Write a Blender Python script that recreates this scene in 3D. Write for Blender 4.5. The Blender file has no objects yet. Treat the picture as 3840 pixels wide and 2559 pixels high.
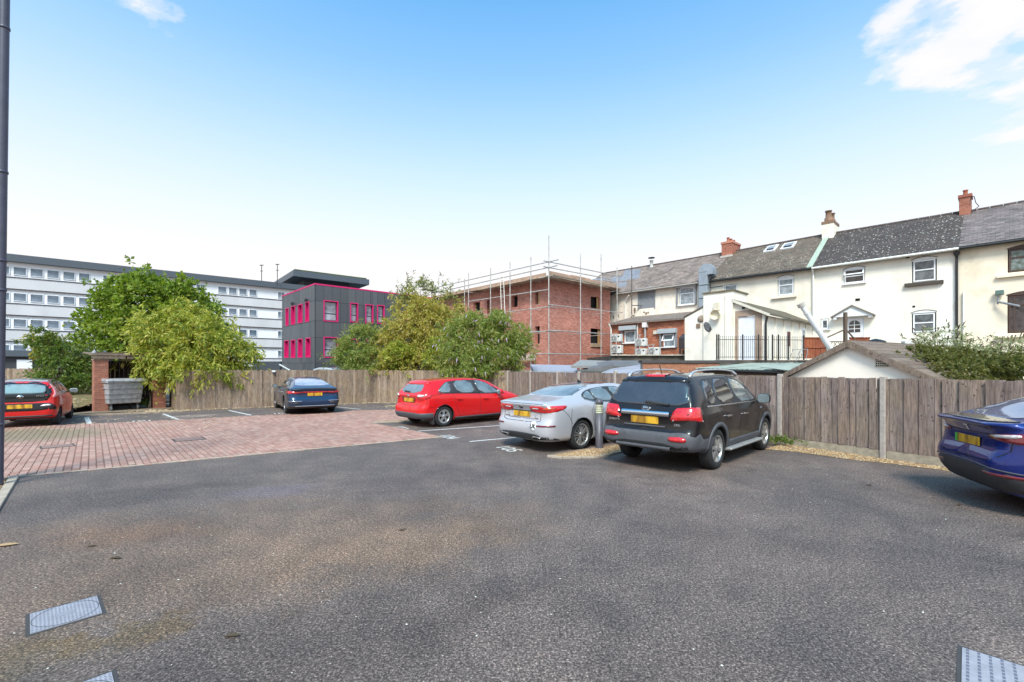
EXPOSURE = 0.8
SKY_STRENGTH = 0.12
SUN_STRENGTH = 2.6
SUN_ANGLE = 18
HAZE = (5.0, 4.85, 4.85)
CLOUD = (4.9, 4.8, 4.8)
import bpy, bmesh, math, random
import numpy as np
from mathutils import Vector, Matrix, geometry
from mathutils.bvhtree import BVHTree
R = math.radians
random.seed(7)
rng = np.random.default_rng(11)
scn = bpy.context.scene
COL = scn.collection

# ------------------------------------------------------------------ camera
F, CX, HY, CAMH = 1707.0, 1920.0, 1378.0, 1.82      # focal length and horizon of the photograph, survey height in metres
cam = bpy.data.cameras.new('camera'); camo = bpy.data.objects.new('camera', cam); COL.objects.link(camo)
camo.location = (0, 0, CAMH); camo.rotation_euler = (R(90), 0, 0)
cam.sensor_width = 36; cam.lens = 36*F/3840; cam.shift_y = (HY-1279.5)/3840
cam.clip_start = 0.05; cam.clip_end = 3000
scn.camera = camo
scn.view_settings.view_transform = 'Standard'; scn.view_settings.look = 'None'
scn.view_settings.exposure = EXPOSURE; scn.view_settings.gamma = 1
scn.view_settings.use_curve_mapping = False

# ------------------------------------------------------------------ node helpers
def mat(name):
    m = bpy.data.materials.new(name); m.use_nodes = True
    nt = m.node_tree; b = nt.nodes['Principled BSDF']
    return m, nt, b
def N(nt, t, **kw):
    n = nt.nodes.new(t)
    for k, v in kw.items():
        if k.startswith('i_'):
            key = k[2:]
            key = int(key) if key.isdigit() else key
            n.inputs[key].default_value = v
        else: setattr(n, k, v)
    return n
def L(nt, a, b): nt.links.new(a, b)
def ramp(nt, fac, stops, interp='LINEAR'):
    r = nt.nodes.new('ShaderNodeValToRGB'); r.color_ramp.interpolation = interp
    e = r.color_ramp.elements
    while len(e) < len(stops): e.new(0.5)
    for el, (p, c) in zip(e, stops):
        el.position = p; el.color = (c[0], c[1], c[2], 1) if not isinstance(c, (int, float)) else (c, c, c, 1)
    if fac is not None: L(nt, fac, r.inputs[0])
    return r.outputs[0]
def noise(nt, scale, detail=4, rough=.55, vec=None, w=None, out=0):
    n = nt.nodes.new('ShaderNodeTexNoise'); n.inputs['Scale'].default_value = scale
    n.inputs['Detail'].default_value = detail; n.inputs['Roughness'].default_value = rough
    if vec is not None: L(nt, vec, n.inputs['Vector'])
    return n.outputs[out]
def coords(nt, kind='Object', scale=(1, 1, 1)):
    t = nt.nodes.new('ShaderNodeTexCoord'); m = nt.nodes.new('ShaderNodeMapping')
    m.inputs['Scale'].default_value = scale
    L(nt, t.outputs[kind], m.inputs['Vector']); return m.outputs[0]
def world_pos(nt, scale=(1, 1, 1)):
    g = nt.nodes.new('ShaderNodeNewGeometry'); m = nt.nodes.new('ShaderNodeMapping')
    m.inputs['Scale'].default_value = scale
    L(nt, g.outputs['Position'], m.inputs['Vector']); return m.outputs[0]
def math_(nt, op, a, b=None, clamp=False):
    n = nt.nodes.new('ShaderNodeMath'); n.operation = op; n.use_clamp = clamp
    for i, v in enumerate((a, b)):
        if v is None: continue
        if isinstance(v, (int, float)): n.inputs[i].default_value = v
        else: L(nt, v, n.inputs[i])
    return n.outputs[0]
def mix(nt, fac, a, b, mode='MIX'):
    n = nt.nodes.new('ShaderNodeMix'); n.data_type = 'RGBA'; n.blend_type = mode
    for s, v in ((n.inputs[0], fac), (n.inputs[6], a), (n.inputs[7], b)):
        if isinstance(v, (int, float)): s.default_value = v
        elif isinstance(v, tuple): s.default_value = (v[0], v[1], v[2], 1)
        else: L(nt, v, s)
    return n.outputs[2]
def bump(nt, b, height, strength=.3, dist=.01):
    n = nt.nodes.new('ShaderNodeBump'); n.inputs['Strength'].default_value = strength; n.inputs['Distance'].default_value = dist
    L(nt, height, n.inputs['Height']); L(nt, n.outputs[0], b.inputs['Normal'])
def rand_piece(nt):
    o = nt.nodes.new('ShaderNodeObjectInfo'); g = nt.nodes.new('ShaderNodeNewGeometry')
    s = math_(nt, 'ADD', o.outputs['Random'], g.outputs['Random Per Island'])
    return math_(nt, 'FRACT', s)
def plain(name, c, rough=.6, metal=0, coat=0, var=.12, vscale=6, bumpy=0, spec=None):
    m, nt, b = mat(name)
    v = noise(nt, vscale, 5, .6, coords(nt))
    k = ramp(nt, v, [(.3, 1-var), (.7, 1+var)])
    L(nt, mix(nt, 1.0, (c[0], c[1], c[2]), k, 'MULTIPLY'), b.inputs['Base Color'])
    b.inputs['Roughness'].default_value = rough; b.inputs['Metallic'].default_value = metal
    b.inputs['Coat Weight'].default_value = coat
    if spec is not None: b.inputs['Specular IOR Level'].default_value = spec
    if bumpy: bump(nt, b, noise(nt, vscale*8, 4, .6, coords(nt)), bumpy)
    return m

# ------------------------------------------------------------------ object helpers
def tag(o, label=None, cat=None, group=None, kind=None):
    if label: o['label'] = label
    if cat: o['category'] = cat
    if group: o['group'] = group
    if kind: o['kind'] = kind
    return o
def empty(name, loc=(0, 0, 0), rz=0, label=None, cat=None, group=None, parent=None):
    o = bpy.data.objects.new(name, None); COL.objects.link(o); o.location = loc; o.rotation_euler = (0, 0, rz)
    o.empty_display_size = .2
    if parent: o.parent = parent
    return tag(o, label, cat, group)
def link(name, me, parent=None, loc=None, rot=None, kind=None):
    o = bpy.data.objects.new(name, me); COL.objects.link(o)
    if parent: o.parent = parent
    if loc is not None: o.location = loc
    if rot is not None: o.rotation_euler = rot
    if kind: o['kind'] = kind
    return o
class MB:
    """collects faces, then builds ONE mesh object"""
    def __init__(s): s.v = []; s.f = []; s.m = []; s.sm = []
    def add(s, verts, faces, mi=0, smooth=False):
        n = len(s.v); s.v += [tuple(p) for p in verts]
        s.f += [tuple(i+n for i in f) for f in faces]; s.m += [mi]*len(faces); s.sm += [smooth]*len(faces)
        return s
    def quad(s, a, b, c, d, mi=0): return s.add([a, b, c, d], [(0, 1, 2, 3)], mi)
    def box(s, x0, x1, y0, y1, z0, z1, mi=0, M=None):
        vs = [(x, y, z) for z in (z0, z1) for y in (y0, y1) for x in (x0, x1)]
        if M is not None: vs = [tuple(M @ Vector(p)) for p in vs]
        return s.add(vs, [(0, 2, 3, 1), (4, 5, 7, 6), (0, 1, 5, 4), (2, 6, 7, 3), (0, 4, 6, 2), (1, 3, 7, 5)], mi)
    def tube(s, a, b, r, n=8, mi=0, r2=None, caps=True):
        a = Vector(a); b = Vector(b); r2 = r if r2 is None else r2
        d = (b-a)
        if d.length < 1e-6: return s
        q = d.to_track_quat('Z', 'Y').to_matrix()
        vs = []
        for p, rr in ((a, r), (b, r2)):
            for i in range(n):
                t = 2*math.pi*i/n
                vs.append(p + q @ Vector((rr*math.cos(t), rr*math.sin(t), 0)))
        fs = [(i, (i+1) % n, n+(i+1) % n, n+i) for i in range(n)]
        s.add(vs, fs, mi, True)
        if caps:
            s.add(vs[:n], [tuple(reversed(range(n)))], mi); s.add(vs[n:], [tuple(range(n))], mi)
        return s
    def path(s, pts, r, n=8, mi=0):
        for a, b in zip(pts, pts[1:]): s.tube(a, b, r, n, mi)
        return s
    def prism(s, poly, axis, a, b, mi=0):
        """poly of 2D points extruded along axis between a and b; axis 'y': poly=(x,z); 'x': poly=(y,z); 'z': poly=(x,y)"""
        def p3(p, t):
            return (p[0], t, p[1]) if axis == 'y' else ((t, p[0], p[1]) if axis == 'x' else (p[0], p[1], t))
        n = len(poly)
        vs = [p3(p, a) for p in poly]+[p3(p, b) for p in poly]
        s.add(vs, [tuple(range(n)), tuple(reversed(range(n, 2*n)))]+[(i, i+n, (i+1) % n+n, (i+1) % n) for i in range(n)], mi)
        return s
    def lathe(s, prof, n=24, axis='z', c=(0, 0, 0), mi=0, smooth=True):
        vs = []
        for i in range(n):
            t = 2*math.pi*i/n
            for r, h in prof:
                x, y = r*math.cos(t), r*math.sin(t)
                vs.append((c[0]+x, c[1]+y, c[2]+h) if axis == 'z' else ((c[0]+x, c[1]+h, c[2]+y) if axis == 'y' else (c[0]+h, c[1]+x, c[2]+y)))
        k = len(prof); fs = []
        for i in range(n):
            for j in range(k-1):
                a = i*k+j; b = ((i+1) % n)*k+j
                fs.append((a, b, b+1, a+1))
        return s.add(vs, fs, mi, smooth)
    def mesh(s, name, mats, recalc=True):
        me = bpy.data.meshes.new(name)
        me.from_pydata(s.v, [], s.f)
        for m in (mats if isinstance(mats, (list, tuple)) else [mats]): me.materials.append(m)
        me.polygons.foreach_set('material_index', s.m); me.polygons.foreach_set('use_smooth', s.sm)
        if recalc and len(s.f) < 60000:
            bm = bmesh.new(); bm.from_mesh(me); bmesh.ops.recalc_face_normals(bm, faces=bm.faces); bm.to_mesh(me); bm.free()
        me.update(); return me
    def build(s, name, mats, parent=None, loc=None, rot=None, kind=None, recalc=True):
        return link(name, s.mesh(name, mats, recalc), parent, loc, rot, kind)
def bevel(o, w=.01, seg=1):
    md = o.modifiers.new('b', 'BEVEL'); md.width = w; md.segments = seg; md.limit_method = 'ANGLE'; md.angle_limit = R(40); return o

# survey: a photograph pixel (3840 wide) and a known plane give a point of the place
def G(px, py, h=0.0):
    y = F*(CAMH-h)/(py-HY); return ((px-CX)/F*y, y, h)
def P(px, py, y): return ((px-CX)/F*y, y, CAMH-(py-HY)/F*y)
class Frame:
    """a facade: origin (ox,oy), local x along the wall, local y away from the viewer"""
    def __init__(s, ox, oy, th): s.o = (ox, oy); s.th = th; s.e = (math.cos(th), math.sin(th)); s.n = (-math.sin(th), math.cos(th))
    def w(s, x, y, z=0): return (s.o[0]+s.e[0]*x+s.n[0]*y, s.o[1]+s.e[1]*x+s.n[1]*y, z)
    def px(s, px, py, dy=0):
        """local (x, z) where the sight line of a photo pixel meets the plane y=dy"""
        k = (px-CX)/F
        ox = s.o[0]+s.n[0]*dy; oy = s.o[1]+s.n[1]*dy
        t = (k*oy-ox)/(s.e[0]-k*s.e[1]); Y = oy+s.e[1]*t
        return t, CAMH-(py-HY)/F*Y
    def empty(s, name, x, y, z, **k): return empty(name, s.w(x, y, z), s.th, **k)
# ------------------------------------------------------------------ sky and sun
SUN_EL, SUN_AZ = R(50), R(188)     # azimuth clockwise from +Y (north)
wd = bpy.data.worlds.new('World'); scn.world = wd; wd.use_nodes = True
nt = wd.node_tree; nt.nodes.clear()
out = N(nt, 'ShaderNodeOutputWorld'); bg = N(nt, 'ShaderNodeBackground'); bg.inputs[1].default_value = SKY_STRENGTH
sky = N(nt, 'ShaderNodeTexSky', sky_type='NISHITA', sun_disc=False)
sky.sun_elevation = SUN_EL; sky.sun_rotation = SUN_AZ; sky.air_density = 1.0; sky.dust_density = 2.0; sky.ozone_density = 1.6; sky.altitude = 50
tc = N(nt, 'ShaderNodeTexCoord'); sep = N(nt, 'ShaderNodeSeparateXYZ'); L(nt, tc.outputs['Generated'], sep.inputs[0])
el = sep.outputs[2]
# humid summer haze: the sky pales evenly all round towards the horizon
hz = ramp(nt, el, [(0.0, 1.0), (.2, .98), (.28, .82), (.37, .60), (.457, .37), (.534, .20), (.63, .07), (.8, 0.0)], 'LINEAR')
tint = mix(nt, 1.0, sky.outputs[0], (.66, 1.62, 1.84), 'MULTIPLY')
base = mix(nt, hz, tint, HAZE)
# clouds, drawn on a flat layer above the town so that they shrink towards the horizon
zc = math_(nt, 'MAXIMUM', el, .03)
dv = N(nt, 'ShaderNodeCombineXYZ')
L(nt, math_(nt, 'DIVIDE', sep.outputs[0], zc), dv.inputs[0]); L(nt, math_(nt, 'DIVIDE', sep.outputs[1], zc), dv.inputs[1])
nz = noise(nt, 2.6, 10, .6, dv.outputs[0])
def blob(d, inner, outer):
    v = Vector(d).normalized()
    n = N(nt, 'ShaderNodeVectorMath', operation='DOT_PRODUCT'); L(nt, tc.outputs['Generated'], n.inputs[0]); n.inputs[1].default_value = v
    return ramp(nt, n.outputs['Value'], [(math.cos(R(outer)), 0.0), (math.cos(R(inner)), 1.0)], 'EASE')
def pix(px, py): return ((px-CX)/F, 1.0, (HY-py)/F)
m1 = math_(nt, 'MAXIMUM', blob(pix(3740, 40), 2, 8.5), blob(pix(3560, 180), 1, 5))
m1 = math_(nt, 'MAXIMUM', m1, blob(pix(3340, 70), 1, 5.5))
m1 = math_(nt, 'MAXIMUM', m1, math_(nt, 'MULTIPLY', blob(pix(560, -10), .5, 5), .8))
m1 = math_(nt, 'MAXIMUM', m1, math_(nt, 'MULTIPLY', blob(pix(3860, 340), 1, 3.5), .85))
for d in ((-1, -.4, .5), (.4, -1, .6), (1.2, -.3, .5), (-.6, -.9, .9), (-1.6, .3, .5)):
    m1 = math_(nt, 'MAXIMUM', m1, blob(d, 4, 20))
cl = math_(nt, 'ADD', math_(nt, 'MULTIPLY', nz, .95), math_(nt, 'MULTIPLY', m1, .31))
cf = ramp(nt, cl, [(.645, 0.0), (.70, .35), (.78, .88), (.86, .98)], 'EASE')
col = mix(nt, cf, base, CLOUD)
L(nt, col, bg.inputs[0]); L(nt, bg.outputs[0], out.inputs[0])
sl = bpy.data.lights.new('sun', 'SUN'); sl.energy = SUN_STRENGTH; sl.angle = R(SUN_ANGLE); sl.color = (1, .87, .77)
so = bpy.data.objects.new('sun', sl); COL.objects.link(so)
sd = Vector((math.sin(SUN_AZ)*math.cos(SUN_EL), math.cos(SUN_AZ)*math.cos(SUN_EL), math.sin(SUN_EL)))
so.rotation_euler = sd.to_track_quat('Z', 'Y').to_euler(); so.location = (0, -10, 30)
# ------------------------------------------------------------------ car builder
def pchip(xs, ys, x):
    xs = np.array(xs, float); ys = np.array(ys, float); h = np.diff(xs); d = np.diff(ys)/h
    m = np.zeros(len(xs)); m[0] = d[0]; m[-1] = d[-1]
    for i in range(1, len(xs)-1):
        m[i] = 0 if d[i-1]*d[i] <= 0 else 2*d[i-1]*d[i]/(d[i-1]+d[i])
    x = np.clip(x, xs[0], xs[-1]); k = np.clip(np.searchsorted(xs, x)-1, 0, len(xs)-2)
    t = (x-xs[k])/h[k]
    return (2*t**3-3*t**2+1)*ys[k]+(t**3-2*t**2+t)*h[k]*m[k]+(-2*t**3+3*t**2)*ys[k+1]+(t**3-t**2)*h[k]*m[k+1]
def catmull(pts, n):
    P_ = [Vector(p) for p in pts]; P_ = [2*P_[0]-P_[1]]+P_+[2*P_[-1]-P_[-2]]
    out = []
    segs = len(P_)-3
    for k in range(n):
        u = k/(n-1)*segs; i = min(int(u), segs-1); t = u-i
        a, b, c, d = P_[i:i+4]
        out.append(.5*((2*b)+(c-a)*t+(2*a-5*b+4*c-d)*t*t+(3*b-a-3*c+d)*t**3))
    return out
def chaikin(p, it=2):
    for _ in range(it):
        q = []
        for i in range(len(p)):
            a, b = p[i], p[(i+1) % len(p)]
            q += [(a[0]*.75+b[0]*.25, a[1]*.75+b[1]*.25), (a[0]*.25+b[0]*.75, a[1]*.25+b[1]*.75)]
        p = q
    return p
def inside(p, poly):
    c = False; n = len(poly)
    for i in range(n):
        a, b = poly[i], poly[i-1]
        if (a[1] > p[1]) != (b[1] > p[1]) and p[0] < (b[0]-a[0])*(p[1]-a[1])/(b[1]-a[1])+a[0]: c = not c
    return c
def car_paint(name, c, metal=.0, rough=.32, dirt=.1):
    m, nt, b = mat(name)
    v = noise(nt, 2.2, 6, .65, coords(nt))
    d = ramp(nt, v, [(.35, 0.0), (.75, dirt)])
    L(nt, mix(nt, d, c, (c[0]*.6+.06, c[1]*.6+.055, c[2]*.6+.05)), b.inputs['Base Color'])
    b.inputs['Metallic'].default_value = metal; b.inputs['Roughness'].default_value = rough
    b.inputs['Coat Weight'].default_value = .9 if sum(c) > .1 else .6; b.inputs['Coat Roughness'].default_value = .05; b.inputs['Specular IOR Level'].default_value = .15
    return m
TYRE = plain('tyre_rubber', (.018, .018, .019), .85, var=.3, vscale=20)
BLACKP = plain('black_plastic', (.03, .03, .033), .55, var=.25)
GREYP = plain('grey_plastic', (.075, .075, .085), .6, var=.15)
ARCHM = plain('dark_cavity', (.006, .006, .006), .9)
GAPM = plain('panel_gap', (.008, .008, .008), .8)
CHROME = plain('chrome', (.75, .75, .76), .18, metal=1, var=.05)
ALLOY = plain('alloy', (.5, .49, .48), .32, metal=.75, var=.15, vscale=14)
ALLOYD = plain('alloy_back', (.03, .03, .03), .6, metal=.3)  # dark disc behind the spokes
REDL = plain('red_lens', (.55, .012, .015), .15, coat=1, var=.35, vscale=16)
REDD = plain('dark_red_lens', (.16, .006, .01), .15, coat=1, var=.2)
CLEARL = plain('clear_lens', (.6, .55, .55), .15, coat=1, var=.3, vscale=30)
AMBERL = plain('amber_red_lens', (.5, .07, .02), .15, coat=1, var=.3, vscale=30)
WHITEP = plain('white_plastic', (.8, .8, .8), .4, var=.05)
LETTER = plain('badge_letters', (.62, .62, .64), .25, metal=.8, var=.05)
def plate_mat(name, seed):
    """yellow rear plate whose characters are blurred to brown smears in the photograph"""
    m, nt, b = mat(name)
    t = coords(nt, 'Object', (1, 9, 2.4)); n = nt.nodes.new('ShaderNodeTexNoise'); n.inputs['Scale'].default_value = 1.15; n.inputs['Detail'].default_value = 1
    mp = nt.nodes.new('ShaderNodeMapping'); mp.inputs['Location'].default_value = (seed*3.1, seed*7.7, 0); L(nt, t, mp.inputs[0]); L(nt, mp.outputs[0], n.inputs['Vector'])
    c = ramp(nt, n.outputs[0], [(.36, (.27, .13, .015)), (.56, (.68, .38, .025))])
    L(nt, c, b.inputs['Base Color']); b.inputs['Roughness'].default_value = .35
    return m
def glass_mat(name, c, rough=.05, var=.25, vscale=2.0):
    m, nt, b = mat(name)
    v = noise(nt, vscale, 4, .6, coords(nt))
    k = ramp(nt, v, [(.35, 1-var), (.65, 1+var)])
    L(nt, mix(nt, 1.0, c, k, 'MULTIPLY'), b.inputs['Base Color'])
    b.inputs['Roughness'].default_value = rough; b.inputs['Specular IOR Level'].default_value = .8
    b.inputs['Coat Weight'].default_value = .8; b.inputs['Coat Roughness'].default_value = .03
    return m
GLASSD = glass_mat('dark_car_glass', (.022, .024, .027))
GLASSM = glass_mat('pale_car_glass', (.14, .17, .18), var=.35)  # opaque; the paler tint stands in for daylight seen through the car

class Car:
    def __init__(s, name, S, paint, loc, heading, label):
        s.S = S; s.paint = paint
        s.root = empty(name, loc, R(90)-heading, label, 'car')      # heading measured clockwise from +Y
        s.make_body()
    def sec(s, x):
        S = s.S
        g = lambda k: float(pchip(*zip(*S[k]), np.array([x]))[0])
        zt, zb, zu, w, wt = g('top'), g('belt'), g('bot'), g('w'), g('wt')
        zb = min(zb, zt-.015)
        h = zb-zu; wb = w*S.get('beltw', .94); bow = .018
        wt = min(wt, wb-.02)
        zs = zb+.80*(zt-zb)
        sh = S.get('crease', .0)
        pts = [(0, zu), (.5*w, zu), (.84*w, zu+.005), (.94*w, zu+.05), (.975*w, zu+.16*h), (.99*w, zu+.34*h), (w, zu+.55*h), (w*(.998+sh), zu+.74*h), (w*.982, zu+.88*h), (wb, zb),
               (wb+(wt-wb)*.34+bow*min(1, (zt-zb)*3), zb+(zs-zb)*.36), (wb+(wt-wb)*.7+bow*min(1, (zt-zb)*3), zb+(zs-zb)*.72), (wt, zs),
               (wt*.90, zb+.935*(zt-zb)), (wt*.70, zt-.05*(zt-zb)), (wt*.36, zt-.012*(zt-zb)), (0, zt)]
        return catmull([(p[0], p[1]) for p in pts], 41)
    def make_body(s):
        S = s.S; Ln = S['L']
        xs = np.concatenate([np.array([0, .012, .03, .06, .1, .15, .21, .28]), np.linspace(.36, Ln-.36, 64), Ln-np.array([.28, .21, .15, .1, .06, .03, .012, 0])])
        rp = S['rear']; fp = S['front']
        def dx(x, z):
            r = float(pchip([p[0] for p in rp], [p[1] for p in rp], np.array([z]))[0]); f = float(pchip([p[0] for p in fp], [p[1] for p in fp], np.array([z]))[0])
            a = max(0, 1-x/S.get('rdec', .5))**1.5; b = max(0, 1-(Ln-x)/.5)**1.5
            return x+r*a-f*b
        rings = []
        for x in xs:
            half = s.sec(x)
            ring = [(x, p[0], p[1]) for p in half]+[(x, -p[0], p[1]) for p in reversed(half[1:-1])]
            rings.append(ring)
        def cap(ring, x):
            zc = sum(p[2] for p in ring)/len(ring); out = []
            for k in (.86, .66, .42, .2): out.append([(x, p[1]*k, zc+(p[2]-zc)*k) for p in ring])
            return out, (x, 0, zc)
        c0, p0 = cap(rings[0], 0); c1, p1 = cap(rings[-1], Ln)
        allr = list(reversed(c0))+rings+c1
        vs = [(dx(p[0], p[2]), p[1], p[2]) for r in allr for p in r]; n = len(allr[0]); fs = []
        for i in range(len(allr)-1):
            for j in range(n):
                a = i*n+j; b = i*n+(j+1) % n
                fs.append((a, b, b+n, a+n))
        vs += [(dx(0, p0[2]), 0, p0[2]), (dx(Ln, p1[2]), 0, p1[2])]
        k0, k1 = len(vs)-2, len(vs)-1
        fs += [((j+1) % n, j, k0) for j in range(n)]
        o = (len(allr)-1)*n; fs += [(o+j, o+(j+1) % n, k1) for j in range(n)]
        m = MB(); m.add(vs, fs, 0, True)
        me = m.mesh('body', [s.paint, ARCHM])
        bm = bmesh.new(); bm.from_mesh(me); bm.normal_update(); s.bvh = BVHTree.FromBMesh(bm); bm.free()
        # wheel arches
        c = MB(); W = max(p[1] for p in S['w'])
        for ax in S['axles']:
            for sd in (1, -1):
                ra = S['arch']
                vsc = []; nn = 40
                for yy in (W-.34, W+.2):
                    for i in range(nn):
                        t = 2*math.pi*i/nn; vsc.append((ax+ra*math.cos(t), sd*yy, S['r']+ra*math.sin(t)))
                fsc = [(i, (i+1) % nn, nn+(i+1) % nn, nn+i) for i in range(nn)]+[tuple(reversed(range(nn))), tuple(range(nn, 2*nn))]
                c.add(vsc, fsc, 1)
        cme = c.mesh('cut', [s.paint, ARCHM]); co = bpy.data.objects.new('cut', cme); bo = bpy.data.objects.new('tmpbody', me)
        COL.objects.link(co); COL.objects.link(bo)
        md = bo.modifiers.new('b', 'BOOLEAN'); md.operation = 'DIFFERENCE'; md.object = co; md.solver = 'EXACT'
        dg = bpy.context.evaluated_depsgraph_get(); dg.update()
        res = bpy.data.meshes.new_from_object(bo.evaluated_get(dg)); 
        bpy.data.objects.remove(bo); bpy.data.objects.remove(co)
        res.name = 'body'; s.body = link('body', res, s.root)
        for p in res.polygons: p.use_smooth = (p.material_index == 0)
    # --- things laid on the body
    def hit(s, mode, a, b):
        if mode == 'side+': o, d = Vector((a, 3, b)), Vector((0, -1, 0))
        elif mode == 'side-': o, d = Vector((a, -3, b)), Vector((0, 1, 0))
        elif mode == 'rear': o, d = Vector((-3, a, b)), Vector((1, 0, 0))
        elif mode == 'front': o, d = Vector((s.S['L']+3, a, b)), Vector((-1, 0, 0))
        elif mode == 'top': o, d = Vector((a, b, 4)), Vector((0, 0, -1))
        elif mode == 'wrap':
            xc = s.S.get('xc', .9); t = R(a); o, d = Vector((xc-4*math.cos(t), -4*math.sin(t), b)), Vector((math.cos(t), math.sin(t), 0))
        loc, nor, i, ds = s.bvh.ray_cast(o, d)
        if loc is None:
            loc, nor, i, ds = s.bvh.find_nearest(o+d*(2.2 if mode != 'top' else 3)); 
        if nor.dot(d) > 0: nor = -nor
        return loc, nor
    def patch(s, name, mode, poly, off, m, smooth=1, parent=None, grid=.06, depth=.012, label=None):
        if smooth: poly = chaikin(poly, smooth)
        k = 60 if mode == 'wrap' else 1
        q = [(p[0]/k, p[1]) for p in poly]
        xs = [p[0] for p in q]; zs = [p[1] for p in q]
        pts = [Vector(p) for p in q]; nb = len(pts)
        x = min(xs)+grid*.5
        while x < max(xs):
            z = min(zs)+grid*.5
            while z < max(zs):
                if inside((x, z), q) and min((Vector((x, z))-Vector(b)).length for b in q) > grid*.35: pts.append(Vector((x, z)))
                z += grid
            x += grid
        r = geometry.delaunay_2d_cdt(pts, [(i, (i+1) % nb) for i in range(nb)], [tuple(range(nb))], 1, 1e-5)
        V2, fs = r[0], r[2]
        vs = []; nr = []
        for p in V2:
            l, n = s.hit(mode, p[0]*k, p[1]); vs.append(l+n*off); nr.append(n)
        nv = len(vs); low = [v-n*(off+depth) for v, n in zip(vs, nr)]
        cnt = {}
        for f in fs:
            for a, b in zip(f, f[1:]+f[:1]): cnt.setdefault((min(a, b), max(a, b)), []).append((a, b))
        side = [(b, a, a+nv, b+nv) for e in cnt.values() if len(e) == 1 for a, b in e]
        mb = MB(); mb.add(vs+low, [tuple(f) for f in fs], 0, True); mb.f += side; mb.m += [0]*len(side); mb.sm += [False]*len(side)
        o = mb.build(name, m, parent or s.root)
        if label: o['label'] = label
        return o
    def strip(s, name, mode, line, w, off, m, parent=None, closed=False, thick=.004):
        k = 60 if mode == 'wrap' else 1
        pl = [Vector((p[0]/k, p[1])) for p in line]
        if closed: pl = pl+[pl[0]]
        dense = []
        for a, b in zip(pl, pl[1:]):
            nn = max(1, int((b-a).length/.05))
            dense += [a+(b-a)*i/nn for i in range(nn)]
        dense.append(pl[-1]); vs = []; fs = []
        for i, p in enumerate(dense):
            t = (dense[min(i+1, len(dense)-1)]-dense[max(i-1, 0)])
            t = t.normalized() if t.length > 1e-9 else Vector((1, 0)); nn = Vector((-t.y, t.x))*w/2
            na = max(2, int(w/.035)+1); row = []
            for j in range(na):
                q = p+nn*(2*j/(na-1)-1); l, n = s.hit(mode, q[0]*k, q[1]); row.append((l, n))
            vs += [l+n*off for l, n in row]+[row[0][0]-row[0][1]*thick, row[-1][0]-row[-1][1]*thick]; m_ = na+2
            if i:
                a = m_*(i-1); b = m_*i
                fs += [(a+j, a+j+1, b+j+1, b+j) for j in range(na-1)]+[(a, b, b+na, a+na), (a+na-1, a+na+1, b+na+1, b+na-1)]
        mb = MB(); mb.add(vs, fs, 0, True)
        return mb.build(name, m, parent or s.root)
    def gap(s, mode, line, w=.009, name='panel_gap'): return s.strip(name, mode, line, w, .0012, GAPM)
    def plate(s, z, yc=0, tilt=0, w=.53, h=.115, m=None, x=None, surround=None, label='yellow number plate with blurred characters'):
        l, n = s.hit('rear', yc, z)
        mb = MB(); mb.box(-.012, .004, -w/2, w/2, -h/2, h/2)
        o = mb.build('number_plate', m, s.root, (l.x-.012 if x is None else x, yc, z), (0, tilt, 0)); o['label'] = label
        bevel(o, .004)
        return o
    def wheels(s, style='five', rim=ALLOY, rr=.22, tw=.21, inset=.035):
        S = s.S; r = S['r']; W = float(pchip(*zip(*S['w']), np.array([S['axles'][0]]))[0])
        t = MB(); hw = tw/2
        t.lathe([(rr+.005, -hw+.02), (rr+.03, -hw+.004), (r*.86, -hw), (r*.965, -hw+.018), (r, -hw+.05), (r, hw-.05), (r*.965, hw-.018), (r*.86, hw), (rr+.03, hw-.004), (rr+.005, hw-.02), (rr+.0, hw-.05), (rr, -hw+.05), (rr+.005, -hw+.02)], 48, 'y')
        for k in (-.5, 0, .5):   # tread grooves
            pass
        tm = t.mesh('tyre', [TYRE])
        q = MB()
        q.lathe([(rr+.008, hw-.012), (rr-.006, hw-.008), (rr-.018, hw-.022), (rr-.022, hw-.1)], 48, 'y', mi=0)
        q.lathe([(rr-.02, hw-.1), (.0, hw-.1)], 32, 'y', mi=1)
        def spoke(ang, w0, w1, r0, r1, yo, skew=0, sp=None):
            for sg in (0,):
                M = Matrix.Rotation(-ang, 4, 'Y')
                a = [(r0, yo, -w0/2+skew*0), (r0, yo, w0/2+skew*0), (r1, yo-.008, w1/2+skew), (r1, yo-.008, -w1/2+skew)]
                vs = [M @ Vector(p) for p in a]+[M @ Vector((p[0], p[1]-.035, p[2])) for p in a]
                q.add(vs, [(0, 1, 2, 3), (0, 4, 5, 1), (1, 5, 6, 2), (2, 6, 7, 3), (3, 7, 4, 0)], 0)
        yo = hw-.018
        q.lathe([(0, yo+.004), (.05, yo+.002), (.058, yo-.01), (.062, yo-.06)], 20, 'y', mi=0)
        if style == 'five':        # broad Y spokes of a wheel cover
            for k in range(5):
                a = 2*math.pi*k/5+.3
                spoke(a, .075, .06, .04, rr*.62, yo)
                spoke(a, .045, .06, rr*.5, rr-.01, yo, .05); spoke(a, .045, .06, rr*.5, rr-.01, yo, -.05)
            q.lathe([(rr*.8, yo-.006), (rr-.008, yo-.002)], 40, 'y', mi=0)
        elif style == 'twin':      # ten thin spokes in five pairs
            for k in range(5):
                a = 2*math.pi*k/5+.15
                spoke(a-.13, .03, .026, .045, rr-.01, yo, -.012); spoke(a+.13, .03, .026, .045, rr-.01, yo, .012)
                spoke(a+.63, .016, .016, .05, rr-.01, yo-.012)
        elif style == 'six':       # six wide tapering spokes
            for k in range(6):
                spoke(2*math.pi*k/6+.25, .055, .075, .04, rr-.01, yo); 
        elif style == 'multi':
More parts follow.
